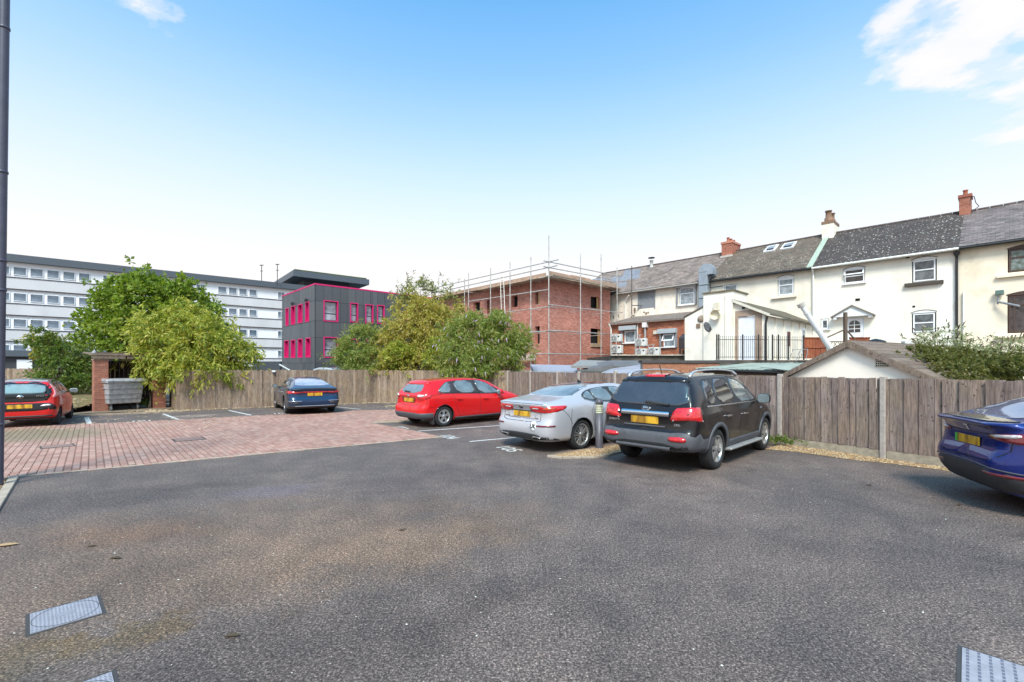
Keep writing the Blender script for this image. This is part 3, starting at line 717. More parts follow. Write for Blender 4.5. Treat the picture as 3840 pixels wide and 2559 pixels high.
def small_red_car():
    S = dict(L=3.46, r=.285, arch=.32, axles=(.58, 2.92),
        top=[(0, .98), (.05, 1.02), (.12, 1.10), (.26, 1.30), (.36, 1.385), (.8, 1.44), (1.5, 1.46), (2.0, 1.43), (2.35, 1.33), (2.8, 1.06), (2.95, 1.0), (3.3, .86), (3.46, .68)],
        belt=[(0, .93), (.2, 1.05), (.6, 1.04), (1.2, .96), (1.9, .92), (2.6, .90), (3.0, .86), (3.46, .60)],
        bot=[(0, .30), (.25, .24), (.6, .22), (1.2, .18), (2.6, .18), (3.46, .24)],
        w=[(0, .62), (.04, .70), (.1, .75), (.22, .785), (.45, .805), (1.6, .81), (2.8, .80), (3.2, .74), (3.46, .5)],
        wt=[(0, .68), (.12, .66), (.36, .575), (.9, .575), (1.6, .58), (2.3, .59), (2.8, .64), (3.46, .4)],
        rear=[(.2, .1), (.32, .02), (.42, 0), (.56, -.01), (.70, .02), (.84, .05), (.9, .05), (1.0, .04), (1.2, .0)], front=[(.2, .1), (.4, 0), (.6, .02), (.8, .1), (1.5, .1)])
    paint = car_paint('red_paint_small', (.60, .012, .012), rough=.32)
    x, y, _ = G(218, 1592)
    hd = R(-37); h = (math.sin(hd), math.cos(hd)); rt = (math.cos(hd), -math.sin(hd))
    ox = x-h[0]*.58-rt[0]*.74; oy = y-h[1]*.58-rt[1]*.74
    c = Car('parked_car', S, paint, (ox, oy, 0), hd, 'small red and black city car parked at the far left behind the drainpipe')
    c.wheels('multi', plain('black_alloy', (.04, .04, .04), .4, metal=.5), .19, .185)
    blk = car_paint('black_gloss', (.012, .012, .013), rough=.2, dirt=.05)
    c.patch('roof_panel', 'top', [(.30, -.60), (.30, .60), (.6, .62), (2.15, .60), (2.25, .5), (2.25, -.5), (2.15, -.60), (.6, -.62)], .004, car_paint('grey_roof', (.20, .20, .21), rough=.25, dirt=.1), 1)
    c.patch('tailgate', 'rear', [(-.54, .77), (.54, .77), (.63, .90), (.68, 1.08), (.62, 1.37), (-.62, 1.37), (-.68, 1.08), (-.63, .90)], .005, blk, 1)
    c.patch('rear_window', 'rear', [(-.50, 1.02), (.50, 1.02), (.54, 1.10), (.50, 1.30), (-.50, 1.30), (-.54, 1.10)], .010, glass_mat('aygo_glass', (.16, .21, .23), .06), 1)
    c.strip('brake_light', 'rear', [(-.14, 1.345), (.14, 1.345)], .025, .014, REDL)
    for md in ('side+', 'side-'):
        c.patch('window_surround', md, [(.30, 1.12), (.40, 1.30), (.60, 1.385), (1.0, 1.415), (1.6, 1.42), (2.05, 1.36), (2.65, 1.0), (2.5, .94), (1.2, .985), (.6, 1.06)], .003, blk, 1)
        c.patch('side_window', md, [(.95, 1.05), (1.02, 1.34), (1.48, 1.35), (1.42, 1.02)], .008, GLASSD, 1)
        c.patch('side_window', md, [(1.52, 1.01), (1.58, 1.345), (2.0, 1.28), (2.4, 1.02), (2.4, .98)], .008, GLASSD, 1)
        c.gap(md, [(.95, 1.03), (.98, .7), (1.05, .3)]); c.gap(md, [(1.48, 1.0), (1.5, .3)])
    c.handle(1.1, .86, paint); c.mirror(2.25, 1.02, WHITEP, .2, .14)
    for sg in (1, -1):
        sgn = lambda p: [(q[0]*sg, q[1]) for q in p]
        c.patch('tail_light', 'wrap', sgn([(38, .86), (50, .94), (58, 1.06), (52, 1.28), (44, 1.30), (45, 1.08)]), .018, plain('pink_lens', (.70, .26, .27), .12, coat=1, var=.2), 1)
        c.patch('reversing_light', 'wrap', sgn([(26, .66), (33, .70), (38, .68), (36, .64), (26, .63)]), .012, CLEARL, 1)
    c.patch('bumper_insert', 'wrap', [(-48, .52), (-40, .72), (-26, .73), (26, .73), (40, .72), (48, .52), (40, .50), (-40, .50)], .006, blk, 1)
    c.strip('diffuser', 'wrap', [(-40, .31), (40, .31)], .10, .006, BLACKP)
    c.plate(.64, m=plate_mat('plate_small_red', 5), yc=.0)
    c.oval('badge_ring', 'rear', 0, .93, .075, .05, .012, CHROME); c.oval('badge', 'rear', 0, .93, .058, .036, .015, blk)
    c.oval('badge_loop', 'rear', 0, .935, .02, .04, .018, CHROME, 14); c.strip('badge_bar', 'rear', [(-.05, .95), (.05, .95)], .012, .02, CHROME)
    c.text('badge_letters', 'AYGO', 'rear', -.42, .95, .06, LETTER, .012)
    mb = MB()
    l, n = c.hit('rear', 0, .78); mb.box(l.x-.02, l.x, -.02, .02, .765, .79); mb.build('tailgate_button', BLACKP, c.root)
    return c
def blue_electric_car():
    S = dict(L=4.75, r=.35, arch=.385, axles=(.95, 3.84), beltw=.93,
        top=[(0, 1.12), (.06, 1.14), (.2, 1.15), (.45, 1.22), (.9, 1.41), (1.4, 1.57), (2.0, 1.66), (2.5, 1.68), (2.9, 1.61), (3.4, 1.36), (3.8, 1.10), (3.95, 1.04), (4.4, .88), (4.65, .72), (4.75, .6)],
        belt=[(0, 1.04), (.4, 1.09), (.9, 1.08), (1.5, 1.03), (2.3, 1.0), (3.2, .98), (3.8, .94), (4.3, .82), (4.75, .54)],
        bot=[(0, .27), (.3, .22), (1.3, .18), (3.5, .18), (4.3, .2), (4.75, .24)],
        w=[(0, .60), (.05, .71), (.12, .79), (.25, .87), (.5, .93), (.95, .96), (2.4, .95), (3.8, .95), (4.3, .88), (4.6, .76), (4.75, .45)],
        wt=[(0, .74), (.45, .72), (1.0, .62), (1.8, .60), (2.6, .61), (3.1, .66), (3.7, .74), (4.3, .66), (4.75, .4)],
        rear=[(.2, .2), (.34, .08), (.48, .0), (.62, -.02), (.70, .0), (.80, .06), (.98, .07), (1.06, .03), (1.11, -.05), (1.2, .0)], front=[(.2, .1), (.4, 0), (.6, .02), (.8, .1), (1.5, .1)])
    paint = car_paint('royal_blue_paint', (.006, .018, .15), metal=.35, rough=.28, dirt=.05)
    hd = R(BLUE_HEADING); 
    c = Car('parked_car', S, paint, (BLUE_XY[0], BLUE_XY[1], 0), hd, 'deep blue electric car with dark lower bumper cut off by the right edge')
    c.wheels('multi', plain('grey_alloy', (.2, .2, .21), .35, metal=.7), .245, .24)
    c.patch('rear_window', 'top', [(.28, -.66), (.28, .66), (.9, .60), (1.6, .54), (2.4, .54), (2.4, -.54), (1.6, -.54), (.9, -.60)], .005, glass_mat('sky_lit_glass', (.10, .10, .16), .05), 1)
    c.strip('window_trim', 'top', [(.26, .70), (.9, .635), (1.6, .575), (2.4, .57)], .03, .006, BLACKP)
    c.patch('spoiler', 'top', [(.01, -.50), (.01, .50), (.16, .66), (.26, .68), (.26, -.68), (.16, -.66)], .012, blk_spoiler(), 1)
    for md in ('side+', 'side-'):
        c.patch('side_window', md, [(1.0, 1.12), (1.5, 1.35), (2.1, 1.47), (2.6, 1.48), (3.1, 1.32), (3.5, 1.08), (2.4, 1.06)], .004, GLASSD, 1)
        c.gap(md, [(1.5, 1.05), (1.4, .85), (1.5, .3)]); c.gap(md, [(2.45, 1.02), (2.45, .3)])
    c.mirror(3.3, 1.1, paint)
    for sg in (1, -1):
        sgn = lambda p: [(q[0]*sg, q[1]) for q in p]
        c.patch('tail_light', 'wrap', sgn([(24, .945), (34, 1.0), (55, 1.035), (66, 1.02), (66, .92), (50, .89), (38, .91)]), .012, REDD, 1)
        c.patch('light_insert', 'wrap', sgn([(27, .955), (36, .99), (48, 1.015), (48, .97), (38, .95)]), .018, CLEARL, 1)
        c.strip('reflector', 'wrap', sgn([(26, .50), (50, .50)]), .035, .012, REDD)
    c.patch('lower_bumper', 'wrap', [(-75, .44), (-50, .52), (-20, .57), (20, .57), (50, .52), (75, .44), (66, .34), (30, .28), (-30, .28), (-66, .34)], .008, BLACKP, 1)
    c.strip('bumper_trim', 'wrap', [(-72, .475), (-50, .545), (-20, .592), (20, .592), (50, .545), (72, .475)], .014, .012, GREYP)
    c.gap('wrap', [(-44, .93), (-43, .80), (-34, .68), (-20, .645), (20, .645), (34, .68), (43, .80), (44, .93)], .012)
    c.gap('rear', [(-.7, .975), (0, .965), (.7, .975)], .01)
    c.plate(.85, m=plate_mat('plate_blue_car', 6))
    mb = MB(); mb.box(-.014, .006, .215, .265, -.0575, .0575)
    l, n = c.hit('rear', 0, .85); o = mb.build('plate_flash', plain('plate_green', (.06, .42, .05), .4), c.root, (l.x-.0135, 0, .85)); o['label'] = 'green band at the left end of the plate'
    for ln, w in (([(-.045, 1.045), (.045, 1.045)], .014), ([(0, 1.04), (0, .98)], .014)): c.strip('badge', 'rear', ln, w, .012, LETTER)
    return c
def blk_spoiler(): return plain('gloss_black', (.015, .015, .018), .25, coat=1)
BLUE_HEADING = 110; BLUE_XY = (6.14, 6.20)
red_hatchback(); silver_saloon(); black_suv(); dark_blue_saloon(); small_red_car(); blue_electric_car()
# ------------------------------------------------------------------ ground
def asphalt_mat():
    m, nt, b = mat('asphalt'); p = world_pos(nt)
    g1 = noise(nt, 62, 4, .8, p); g2 = noise(nt, 26, 4, .75, p)
    big = noise(nt, .55, 6, .6, p); mid = noise(nt, 2.3, 6, .65, p)
    grain = ramp(nt, g1, [(.33, (.018, .015, .014)), (.43, (.050, .044, .042)), (.52, (.095, .086, .082)), (.60, (.20, .18, .17)), (.70, (.56, .51, .46))])
    grain2 = ramp(nt, g2, [(.32, .50), (.68, 1.5)])
    c = mix(nt, 1.0, grain, grain2, 'MULTIPLY')
    c = mix(nt, 1.0, c, ramp(nt, big, [(.32, (.74, .74, .77)), (.5, (.98, .97, .97)), (.68, (1.24, 1.19, 1.16))]), 'MULTIPLY')
    c = mix(nt, 1.0, c, ramp(nt, mid, [(.33, .78), (.5, 1.0), (.67, 1.18)]), 'MULTIPLY')
    def area(cx, cy, rx, ry, ang=0):
        mp = N(nt, 'ShaderNodeMapping', vector_type='TEXTURE'); mp.inputs['Location'].default_value = (cx, cy, 0); mp.inputs['Rotation'].default_value = (0, 0, R(ang)); mp.inputs['Scale'].default_value = (rx, ry, 1000)
        gg = nt.nodes.new('ShaderNodeNewGeometry'); L(nt, gg.outputs['Position'], mp.inputs[0])
        gr = N(nt, 'ShaderNodeTexGradient', gradient_type='SPHERICAL'); L(nt, mp.outputs[0], gr.inputs[0]); return gr.outputs['Fac']
    def stain(a, lo, hi, amt, colr, src):
        f = ramp(nt, math_(nt, 'MULTIPLY', a, math_(nt, 'MULTIPLY', math_(nt, 'SUBTRACT', src, .22), 3.2)), [(lo, 0.0), (hi, amt)], 'EASE')
        return f, colr
    nmed = noise(nt, 1.3, 9, .72, p)
    # sandy silt left of the middle, rust and moss near the inspection covers, pale scoured patches
    for (cx, cy, rx, ry, an), lo, hi, amt, colr in (
        ((-2.2, 4.5, 3.4, 1.6, 22), .10, .75, .30, (1.5, 1.30, 1.05)),
        ((-1.1, 4.6, 1.8, .9, 30), .10, .75, .35, (1.5, 1.38, 1.15)),
        ((-3.3, 4.5, 5.2, 2.2, 16), .08, .40, .5, (1.18, 1.02, .82)),
        ((-5.6, 6.4, 2.6, .9, 25), .10, .6, .55, (.52, .52, .58)),
        ((-1.2, 7.4, 3.4, 1.0, 30), .12, .8, .45, (.60, .59, .63)),
        ((3.4, 4.6, 3.8, 1.8, -12), .12, .8, .35, (.74, .72, .74)),
        ((-1.2, 3.0, 3.2, .8, 24), .10, .7, .45, (.58, .56, .55)),
        ((-4.2, 5.0, 1.5, .7, 8), .15, .8, .35, (1.5, 1.05, .7)),
        ((-3.2, 2.75, 1.2, .7, 30), .20, .9, .45, (.80, .74, .36)),
        ((-2.6, 3.15, .9, .5, 25), .36, .62, .5, (1.0, .85, .4)),
        ((-3.6, 6.7, 1.6, .7, 20), .3, .7, .4, (1.2, 1.25, 1.7)),
        ((2.5, 7.0, 3.4, 1.4, -10), .3, .8, .35, (1.5, 1.4, 1.4)),
        ((-.3, 13.2, 1.6, .8, 25), .3, .7, .6, (1.7, 1.6, 1.5)),
        ((-12.0, 17.0, 1.3, .8, 30), .25, .55, .7, (2.4, 2.3, 2.2)),
        ((-14.2, 16.0, 1.2, .5, 30), .25, .6, .6, (1.9, 1.9, 1.9)),
        ((1.2, 2.4, 3.5, 1.6, 0), .4, .9, .25, (.75, .72, .7)),
        ):
        f, cc = stain(area(cx, cy, rx, ry, an), lo, hi, amt, colr, nmed)
        c = mix(nt, f, c, mix(nt, 1.0, c, colr, 'MULTIPLY'))
    L(nt, mix(nt, 1.0, c, (1.34, 1.13, 1.03), 'MULTIPLY'), b.inputs['Base Color'])
    L(nt, ramp(nt, mid, [(.3, .62), (.7, .85)]), b.inputs['Roughness'])
    b.inputs['Specular IOR Level'].default_value = .4
    bump(nt, b, g1, .9, .006)
    return m
ASPH = asphalt_mat()
DIRT = plain('dirt', (.13, .10, .07), .95, var=.4, vscale=3, bumpy=.4)
PAVER = None
def poly_sheet(name, pts, z, m, kind='structure'):
    me = bpy.data.meshes.new(name); bm = bmesh.new(); f = bm.faces.new([bm.verts.new((p[0], p[1], z)) for p in pts])
    bm.normal_update()
    if f.normal.z < 0: bmesh.ops.reverse_faces(bm, faces=[f])
    bm.to_mesh(me); bm.free(); me.materials.append(m); o = link(name, me, kind=kind); return o
m = MB(); m.quad((-600, -60, -.03), (600, -60, -.03), (600, 900, -.03), (-600, 900, -.03)); m.build('ground', DIRT, kind='structure')
FENCE_R = [(-.2, 21.6), (6.42, 10.9), (7.46, 9.14), (9.42, 5.83), (12.0, 1.5)]
FENCE_B = [(-16.05, 21.4), (-14.1, 19.2), (-7.1, 23.7), (-.2, 21.6)]
lot = [(-30, -8), (14, -8), (13.5, -1), (12.0, 1.5), (9.42, 5.83), (7.46, 9.14), (6.42, 10.9), (-.2, 21.6), (-7.1, 23.7), (-14.1, 19.2), G(607, 1549)[:2], G(268, 1561)[:2], (-19.5, 16.2), (-30, 12)]
poly_sheet('asphalt', lot, 0, ASPH)
# block paving: 200 x 105 mm blocks with drainage nibs that leave a dash of open joint on each long side
far = [G(px, py)[:2] for px, py in ((23, 1604), (232, 1596), (699, 1574), (945, 1560), (1210, 1552), (1330, 1541), (1489, 1537))]
strip_a = (-4.56, 14.8)
pave = [(-13.5, 4.15), (-8.25, 7.56), (-1.83, 11.86)]+[G(1560, 1618)[:2], strip_a, (2.0, 17.95)]+[(-.9, 19.9)]+list(reversed(far))+[(-19.0, 12.4)]
poly_sheet('paving_bed', pave, .002, plain('joint_sand', (.035, .03, .025), .95, var=.3, vscale=40))
def paver_mat():
    m, nt, b = mat('clay_paver'); r = rand_piece(nt); p = world_pos(nt)
    c = ramp(nt, r, [(0, (.32, .16, .12)), (.35, (.39, .205, .155)), (.6, (.45, .25, .195)), (.8, (.36, .215, .17)), (1, (.50, .30, .235))])
    n1 = noise(nt, .8, 6, .65, p); n2 = noise(nt, 30, 4, .6, p)
    c = mix(nt, 1.0, c, ramp(nt, n1, [(.3, (.85, .86, .86)), (.7, (1.16, 1.13, 1.12))]), 'MULTIPLY')
    c = mix(nt, ramp(nt, n2, [(.45, 0.0), (.8, .35)]), c, (.30, .25, .21))
    mp = N(nt, 'ShaderNodeMapping', vector_type='TEXTURE'); mp.inputs['Location'].default_value = (-13.2, 12.2, 0); mp.inputs['Scale'].default_value = (3.5, 2.2, 100)
    gg = nt.nodes.new('ShaderNodeNewGeometry'); L(nt, gg.outputs['Position'], mp.inputs[0]); gr = N(nt, 'ShaderNodeTexGradient', gradient_type='SPHERICAL'); L(nt, mp.outputs[0], gr.inputs[0])
    f = ramp(nt, math_(nt, 'MULTIPLY', gr.outputs['Fac'], math_(nt, 'ADD', noise(nt, 2.5, 6, .7, p), .5)), [(.15, 0.0), (.6, .75)])
    c = mix(nt, f, c, (.20, .165, .09))
    L(nt, c, b.inputs['Base Color']); b.inputs['Roughness'].default_value = .72
    bump(nt, b, n2, .3, .004); return m
PAVER = paver_mat()
ux, uy = -.678, .735; ex, ey = .735, .678
def paver_shape(g=.0045, nib=.048):
    w, l = .1075/2, .205/2; i = w-.0125
    pts = [(-w+.001, -l+.002), (w-.001, -l+.002), (w-.001, -l+nib), (i, -l+nib+.012), (i, l-nib-.012), (w-.001, l-nib), (w-.001, l-.002), (-w+.001, l-.002), (-w+.001, l-nib), (-i, l-nib-.012), (-i, -l+nib+.012), (-w+.001, -l+nib)]
    return pts
ps = paver_shape(); np_ = len(ps)
th = math.atan2(uy, ux)-R(90)    # block's long side lies along u
ct, st = math.cos(th), math.sin(th)
spots = []
xs_ = [p[0] for p in pave]; ys_ = [p[1] for p in pave]
for a in range(-260, 260):
    for bb in range(-140, 200):
        s_ = a*.1085; t_ = bb*.206+(.103 if a % 2 else 0)
        x = -8.0+ex*s_+ux*t_; y = 9.0+ey*s_+uy*t_
        if inside((x, y), pave): spots.append((x, y))
spots.sort(key=lambda p: p[0]**2+p[1]**2)
pm = MB(); pm.add([(p[0], p[1], .009) for p in ps], [tuple(range(np_))]); pm.add([(p[0], p[1], .009) for p in ps]+[(p[0], p[1], 0) for p in ps], [(i, i+np_, (i+1) % np_+np_, (i+1) % np_) for i in range(np_)])
pme = pm.mesh('brick', PAVER, recalc=False)
paving = empty('paving', (0, 0, 0)); paving['kind'] = 'structure'
for (x, y) in spots[:300]:
    link('brick', pme, paving, (x, y, .003+random.uniform(-.001, .0015)), (random.uniform(-.004, .004), random.uniform(-.004, .004), th))
vs = []; fs = []
for (x, y) in spots[300:]:
    z = .012+random.uniform(-.001, .0015); n0 = len(vs)
    for p in ps: vs.append((x+p[0]*ct-p[1]*st, y+p[0]*st+p[1]*ct, z))
    for p in ps: vs.append((x+p[0]*ct-p[1]*st, y+p[0]*st+p[1]*ct, z-.009))
    fs.append(tuple(range(n0, n0+np_))); fs += [(n0+i, n0+i+np_, n0+(i+1) % np_+np_, n0+(i+1) % np_) for i in range(np_)]
m = MB(); m.add(vs, fs); m.build('block_paving', PAVER, paving, kind='stuff', recalc=False)
CONC = plain('concrete', (.37, .30, .235), .85, var=.22, vscale=5, bumpy=.2)
def ribbon(name, pts, w, z0, z1, m, parent=None, kind='structure', seg=None):
    """a kerb or edging laid along a line in separate lengths"""
    top = empty(name, (0, 0, 0)) if seg else None
    if top is not None: top['kind'] = kind
    mb = MB()
    for (a, b) in zip(pts, pts[1:]):
        a = Vector(a[:2]); b = Vector(b[:2]); d = (b-a); Ln = d.length; d.normalize(); n = Vector((-d.y, d.x))*w/2
        k = max(1, round(Ln/(seg or Ln))); 
        for i in range(k):
            g = .004 if seg else 0
            p = a+d*(Ln*i/k+g); q = a+d*(Ln*(i+1)/k-g); dz = random.uniform(-.003, .003) if seg else 0
            cs = [p-n, q-n, q+n, p+n]
            vv = [(c.x, c.y, z0) for c in cs]+[(c.x, c.y, z1+dz) for c in cs]
            ff = [(4, 5, 6, 7), (0, 1, 5, 4), (1, 2, 6, 5), (2, 3, 7, 6), (3, 0, 4, 7)]
            if seg:
                one = MB(); one.add(vv, ff); o = one.build('kerb_stone', m, top); bevel(o, .006)
            else: mb.add(vv, ff)
    if not seg: o = mb.build(name, m, parent, kind=kind); return o
    return top
ribbon('edging_kerb', [(-11.8, 5.25), (-8.24, 7.56), (-1.83, 11.86)], .05, -.02, .016, CONC, seg=.914)
kl = [G(58, 1795)[:2], (-6.33, 5.53), (-4.6, 3.72), (-2.2, 1.2)]
kl = [(-8.22, 7.5), (-6.30, 5.53), (-4.9, 4.1)]
KL = [(-8.20, 7.50), (-6.33, 5.50), (-3.4, 2.35), (-1.0, -.2)]
def offs(pts, d):
    out = []
    for i, p in enumerate(pts):
        a = Vector(pts[max(i-1, 0)]); b = Vector(pts[min(i+1, len(pts)-1)]); t = (b-a).normalized(); out.append((p[0]-t.y*d, p[1]+t.x*d))
    return out
KB = [(-8.20, 7.50), (-6.35, 5.53), (-5.6, 4.73), (-5.1, 3.9), (-4.9, 2.8)]
ribbon('bed_kerb', KB, .11, -.05, .035, CONC, seg=.914)
ribbon('bay_kerb', [(-19.5, 16.2), G(268, 1561)[:2], G(607, 1549)[:2], (-13.4, 18.6)], .14, -.02, .06, plain('kerb_stone', (.30, .23, .17), .85, var=.25, vscale=6), seg=.914)
# markings
WHITE = None
def worn_white():
    m, nt, b = mat('worn_white_paint'); p = world_pos(nt)
    n = noise(nt, 28, 6, .75, p)
    L(nt, ramp(nt, n, [(.38, (.12, .11, .105)), (.48, (.62, .60, .57)), (.8, (.74, .73, .70))]), b.inputs['Base Color']); b.inputs['Roughness'].default_value = .7
    return m
WHITE = worn_white()
def mark(a, b, w=.09, name='bay_line'):
    ribbon(name, [a[:2], b[:2]], w, .0035, .0045, WHITE)
mark(G(1560, 1618), G(1990, 1589)); mark(G(1761, 1657), G(2060, 1630)); mark(G(2020, 1634), G(2230, 1613))
mark(G(324, 1566), G(336, 1590), .13); mark(G(612, 1553), G(668, 1574), .1); mark(G(858, 1540), G(942, 1558), .1); mark(G(1262, 1527), G(1352, 1536), .09)
def bay_number(txt, px, py, size=.5):
    cu = bpy.data.curves.new('bay_number', 'FONT'); cu.body = txt; cu.size = size; cu.extrude = .0005; cu.offset = .006; cu.resolution_u = 3
    o = bpy.data.objects.new('t', cu); COL.objects.link(o); dg = bpy.context.evaluated_depsgraph_get()
    me = bpy.data.meshes.new_from_object(o.evaluated_get(dg)); bpy.data.objects.remove(o); me.materials.clear(); me.materials.append(WHITE)
    g = G(px, py); ang = math.atan2(-.86, .51)
    link('bay_number', me, None, (g[0], g[1], .005), (0, 0, ang), 'structure')
bay_number('105', 1852, 1677); bay_number('104', 1640, 1634); bay_number('103', 1468, 1601)
def bay_number_b(txt, px, py):
    g = G(px, py); cu = bpy.data.curves.new('n', 'FONT'); cu.body = txt; cu.size = .42; cu.extrude = .0005; cu.offset = .006
    o = bpy.data.objects.new('t', cu); COL.objects.link(o); dg = bpy.context.evaluated_depsgraph_get(); me = bpy.data.meshes.new_from_object(o.evaluated_get(dg)); bpy.data.objects.remove(o)
    me.materials.clear(); me.materials.append(WHITE); link('bay_number', me, None, (g[0], g[1], .005), (0, 0, R(32)), 'structure')
bay_number_b('101', 483, 1583); bay_number_b('102', 1020, 1554); bay_number_b('100', 40, 1602)
# loose stone and leaf litter: many small chips in one object
def stone_mat(name, cols):
    m, nt, b = mat(name); r = rand_piece(nt)
    L(nt, ramp(nt, r, [(i/(len(cols)-1), c) for i, c in enumerate(cols)]), b.inputs['Base Color']); b.inputs['Roughness'].default_value = .85; return m
GRAVEL = stone_mat('golden_gravel', [(.36, .21, .095), (.45, .30, .15), (.22, .115, .05), (.54, .42, .27), (.15, .09, .05), (.38, .23, .10)])
LITTER = stone_mat('leaf_litter', [(.42, .27, .11), (.55, .42, .24), (.25, .14, .06), (.62, .52, .36), (.36, .22, .1)])
def chips(name, pts, sz, m, flat=.5, kind='stuff', parent=None, z=0):
    vs = []; fs = []
    for (x, y, zz) in pts:
        s_ = sz*random.uniform(.55, 1.3); a = random.uniform(0, 6.28); n0 = len(vs)
        ca, sa = math.cos(a)*s_, math.sin(a)*s_; q = random.uniform(.5, 1)
        h = s_*flat*random.uniform(.7, 1.2)
        tx, ty = random.uniform(-.4, .4)*h, random.uniform(-.4, .4)*h
        for dx, dy in ((1, 0), (0, q), (-1, 0), (0, -q)): vs.append((x+dx*ca-dy*sa, y+dx*sa+dy*ca, zz+(tx*dx+ty*dy)*.5))
        vs.append((x+tx, y+ty, zz+h))
        fs += [(n0, n0+1, n0+4), (n0+1, n0+2, n0+4), (n0+2, n0+3, n0+4), (n0+3, n0, n0+4)]
    mb = MB(); mb.add(vs, fs); return mb.build(name, m, parent, kind=kind, recalc=False)
def scatter_poly(poly, n, z=0, dens=None):
    out = []; x0, x1 = min(p[0] for p in poly), max(p[0] for p in poly); y0, y1 = min(p[1] for p in poly), max(p[1] for p in poly); g = 0
    while len(out) < n and g < n*30:
        g += 1; x, y = random.uniform(x0, x1), random.uniform(y0, y1)
        if inside((x, y), poly): out.append((x, y, z))
    return out
BEDP = [(-8.27, 7.47), (-6.42, 5.50), (-5.67, 4.70), (-5.17, 3.88), (-4.97, 2.8), (-9, 2.8), (-9.2, 6.85)]
poly_sheet('gravel_bed', BEDP, .006, plain('bed_soil', (.16, .11, .07), .95, var=.3), 'structure')
chips('gravel', scatter_poly(BEDP, 9000, .008), .03, GRAVEL, .5)
# bollard island
ISL = [G(px, py)[:2] for px, py in ((2053, 1714), (2110, 1720), (2180, 1719), (2230, 1718), (2280, 1711), (2320, 1700), (2334, 1696), (2420, 1672), (2330, 1668), (2250, 1681), (2160, 1694))]
poly_sheet('island_soil', ISL, .012, plain('island_soil', (.20, .135, .08), .95, var=.4, vscale=12))
ribbon('island_kerb', ISL[:8], .045, -.02, .04, CONC, seg=.5)
ribbon('island_kerb', [ISL[0]]+ISL[:7:-1], .045, -.02, .035, plain('brown_kerb', (.22, .16, .12), .85), seg=.6)
chips('gravel', scatter_poly(ISL, 2600, .014), .022, GRAVEL, .6)
# strips of litter along the fences and the wedge of gravel behind the red car
def strip_poly(pts_in, pts_out): return pts_in+list(reversed(pts_out))
E1 = [G(px, py)[:2] for px, py in ((2868, 1686), (2986, 1696), (3212, 1728), (3333, 1740), (3529, 1764), (3600, 1775))]
SP = strip_poly(E1, [(6.40, 10.75), (6.9, 9.95), (7.36, 9.1), (7.9, 8.2), (8.3, 7.5), (8.6, 7.0)])
poly_sheet('verge_strip', SP, .005, plain('verge_soil', (.22, .16, .10), .95, var=.4, vscale=12))
chips('gravel', scatter_poly(SP, 2600, .008), .022, GRAVEL, .6)
WG = [strip_a, (-3.5, 15.18), (2.1, 17.55), (1.9, 17.95), (-3.7, 15.5)]
poly_sheet('gravel_wedge', WG, .014, plain('wedge_soil', (.30, .22, .14), .95, var=.4, vscale=12))
chips('gravel', scatter_poly(WG, 1200, .016), .024, GRAVEL, .6)
ribbon('wedge_kerb', [strip_a, (-3.5, 15.18), (2.1, 17.55)], .05, -.02, .04, CONC, seg=.914); ribbon('wedge_kerb', [(-4.5, 15.0), (-3.7, 15.52), (1.9, 17.97)], .05, -.02, .04, CONC, seg=.914)
ribbon('paving_edge', [strip_a, G(1560, 1618)[:2], (-1.83, 11.86)], .05, -.01, .018, plain('dark_edging', (.2, .15, .12), .9), seg=.3)
lit = []
for k in range(700):
    t = random.random(); i = random.choice([1, 1, 1, 2, 2]); a, b_ = FENCE_B[i], FENCE_B[i+1]
    lit.append((a[0]+(b_[0]-a[0])*t, a[1]+(b_[1]-a[1])*t-abs(random.gauss(0, .22))-.05, .006))
for k in range(260): lit.append((random.gauss(-4.6, .9), random.gauss(21.4, .35), .006))
for k in range(300): lit.append((random.gauss(-14.4, .6), random.gauss(18.75, .3), .03))
for k in range(200): lit.append((random.uniform(-18, -9), random.uniform(13, 17), .012))
chips('fallen_leaves', lit, .045, LITTER, .25)
# scattered bits on the asphalt
bits = [(random.uniform(-9, 9), random.uniform(2.6, 16), .003) for k in range(520)]
chips('grit', bits, .008, stone_mat('pale_grit', [(.6, .57, .5), (.7, .68, .62), (.45, .4, .33)]), .5)
for (px, py, s_, lab) in ((1510, 1990, .05, 'dark dead leaf lying on open asphalt in the middle foreground'), (433, 2095, .07, 'brown curled leaf on the sandy asphalt above the upper inspection cover'), (870, 2388, .06, 'brown leaf on asphalt low between the covers and the middle'), (3258, 1822, .06, 'small dark leaf on asphalt left of the blue car'), (20, 2047, .12, 'long tan leaf at the left edge of the photo'), (3595, 1895, .05, 'small dark leaf in front of the blue car'), (345, 2050, .05, 'small dark leaf left of the brown curled leaf')):
    g = G(px, py); mb = MB(); vv = [(0, 0, .0)]; n_ = 7
    prof = [(-1, 0), (-.55, .28), (0, .36), (.55, .25), (1, 0), (.55, -.25), (0, -.34), (-.55, -.26)]
    vv = [(p[0]*s_, p[1]*s_, .006+.014*abs(p[1])+.006*p[0]) for p in prof]+[(0, 0, .008)]
    mb.add(vv, [(i, (i+1) % 8, 8) for i in range(8)])
    o = mb.build('dead_leaf', plain('dry_leaf', (.42, .26, .13) if px < 100 else (.07, .045, .02), .8), None, (g[0], g[1], .003), (0, 0, random.uniform(-.3, .5)))
    tag(o, lab, 'leaf')
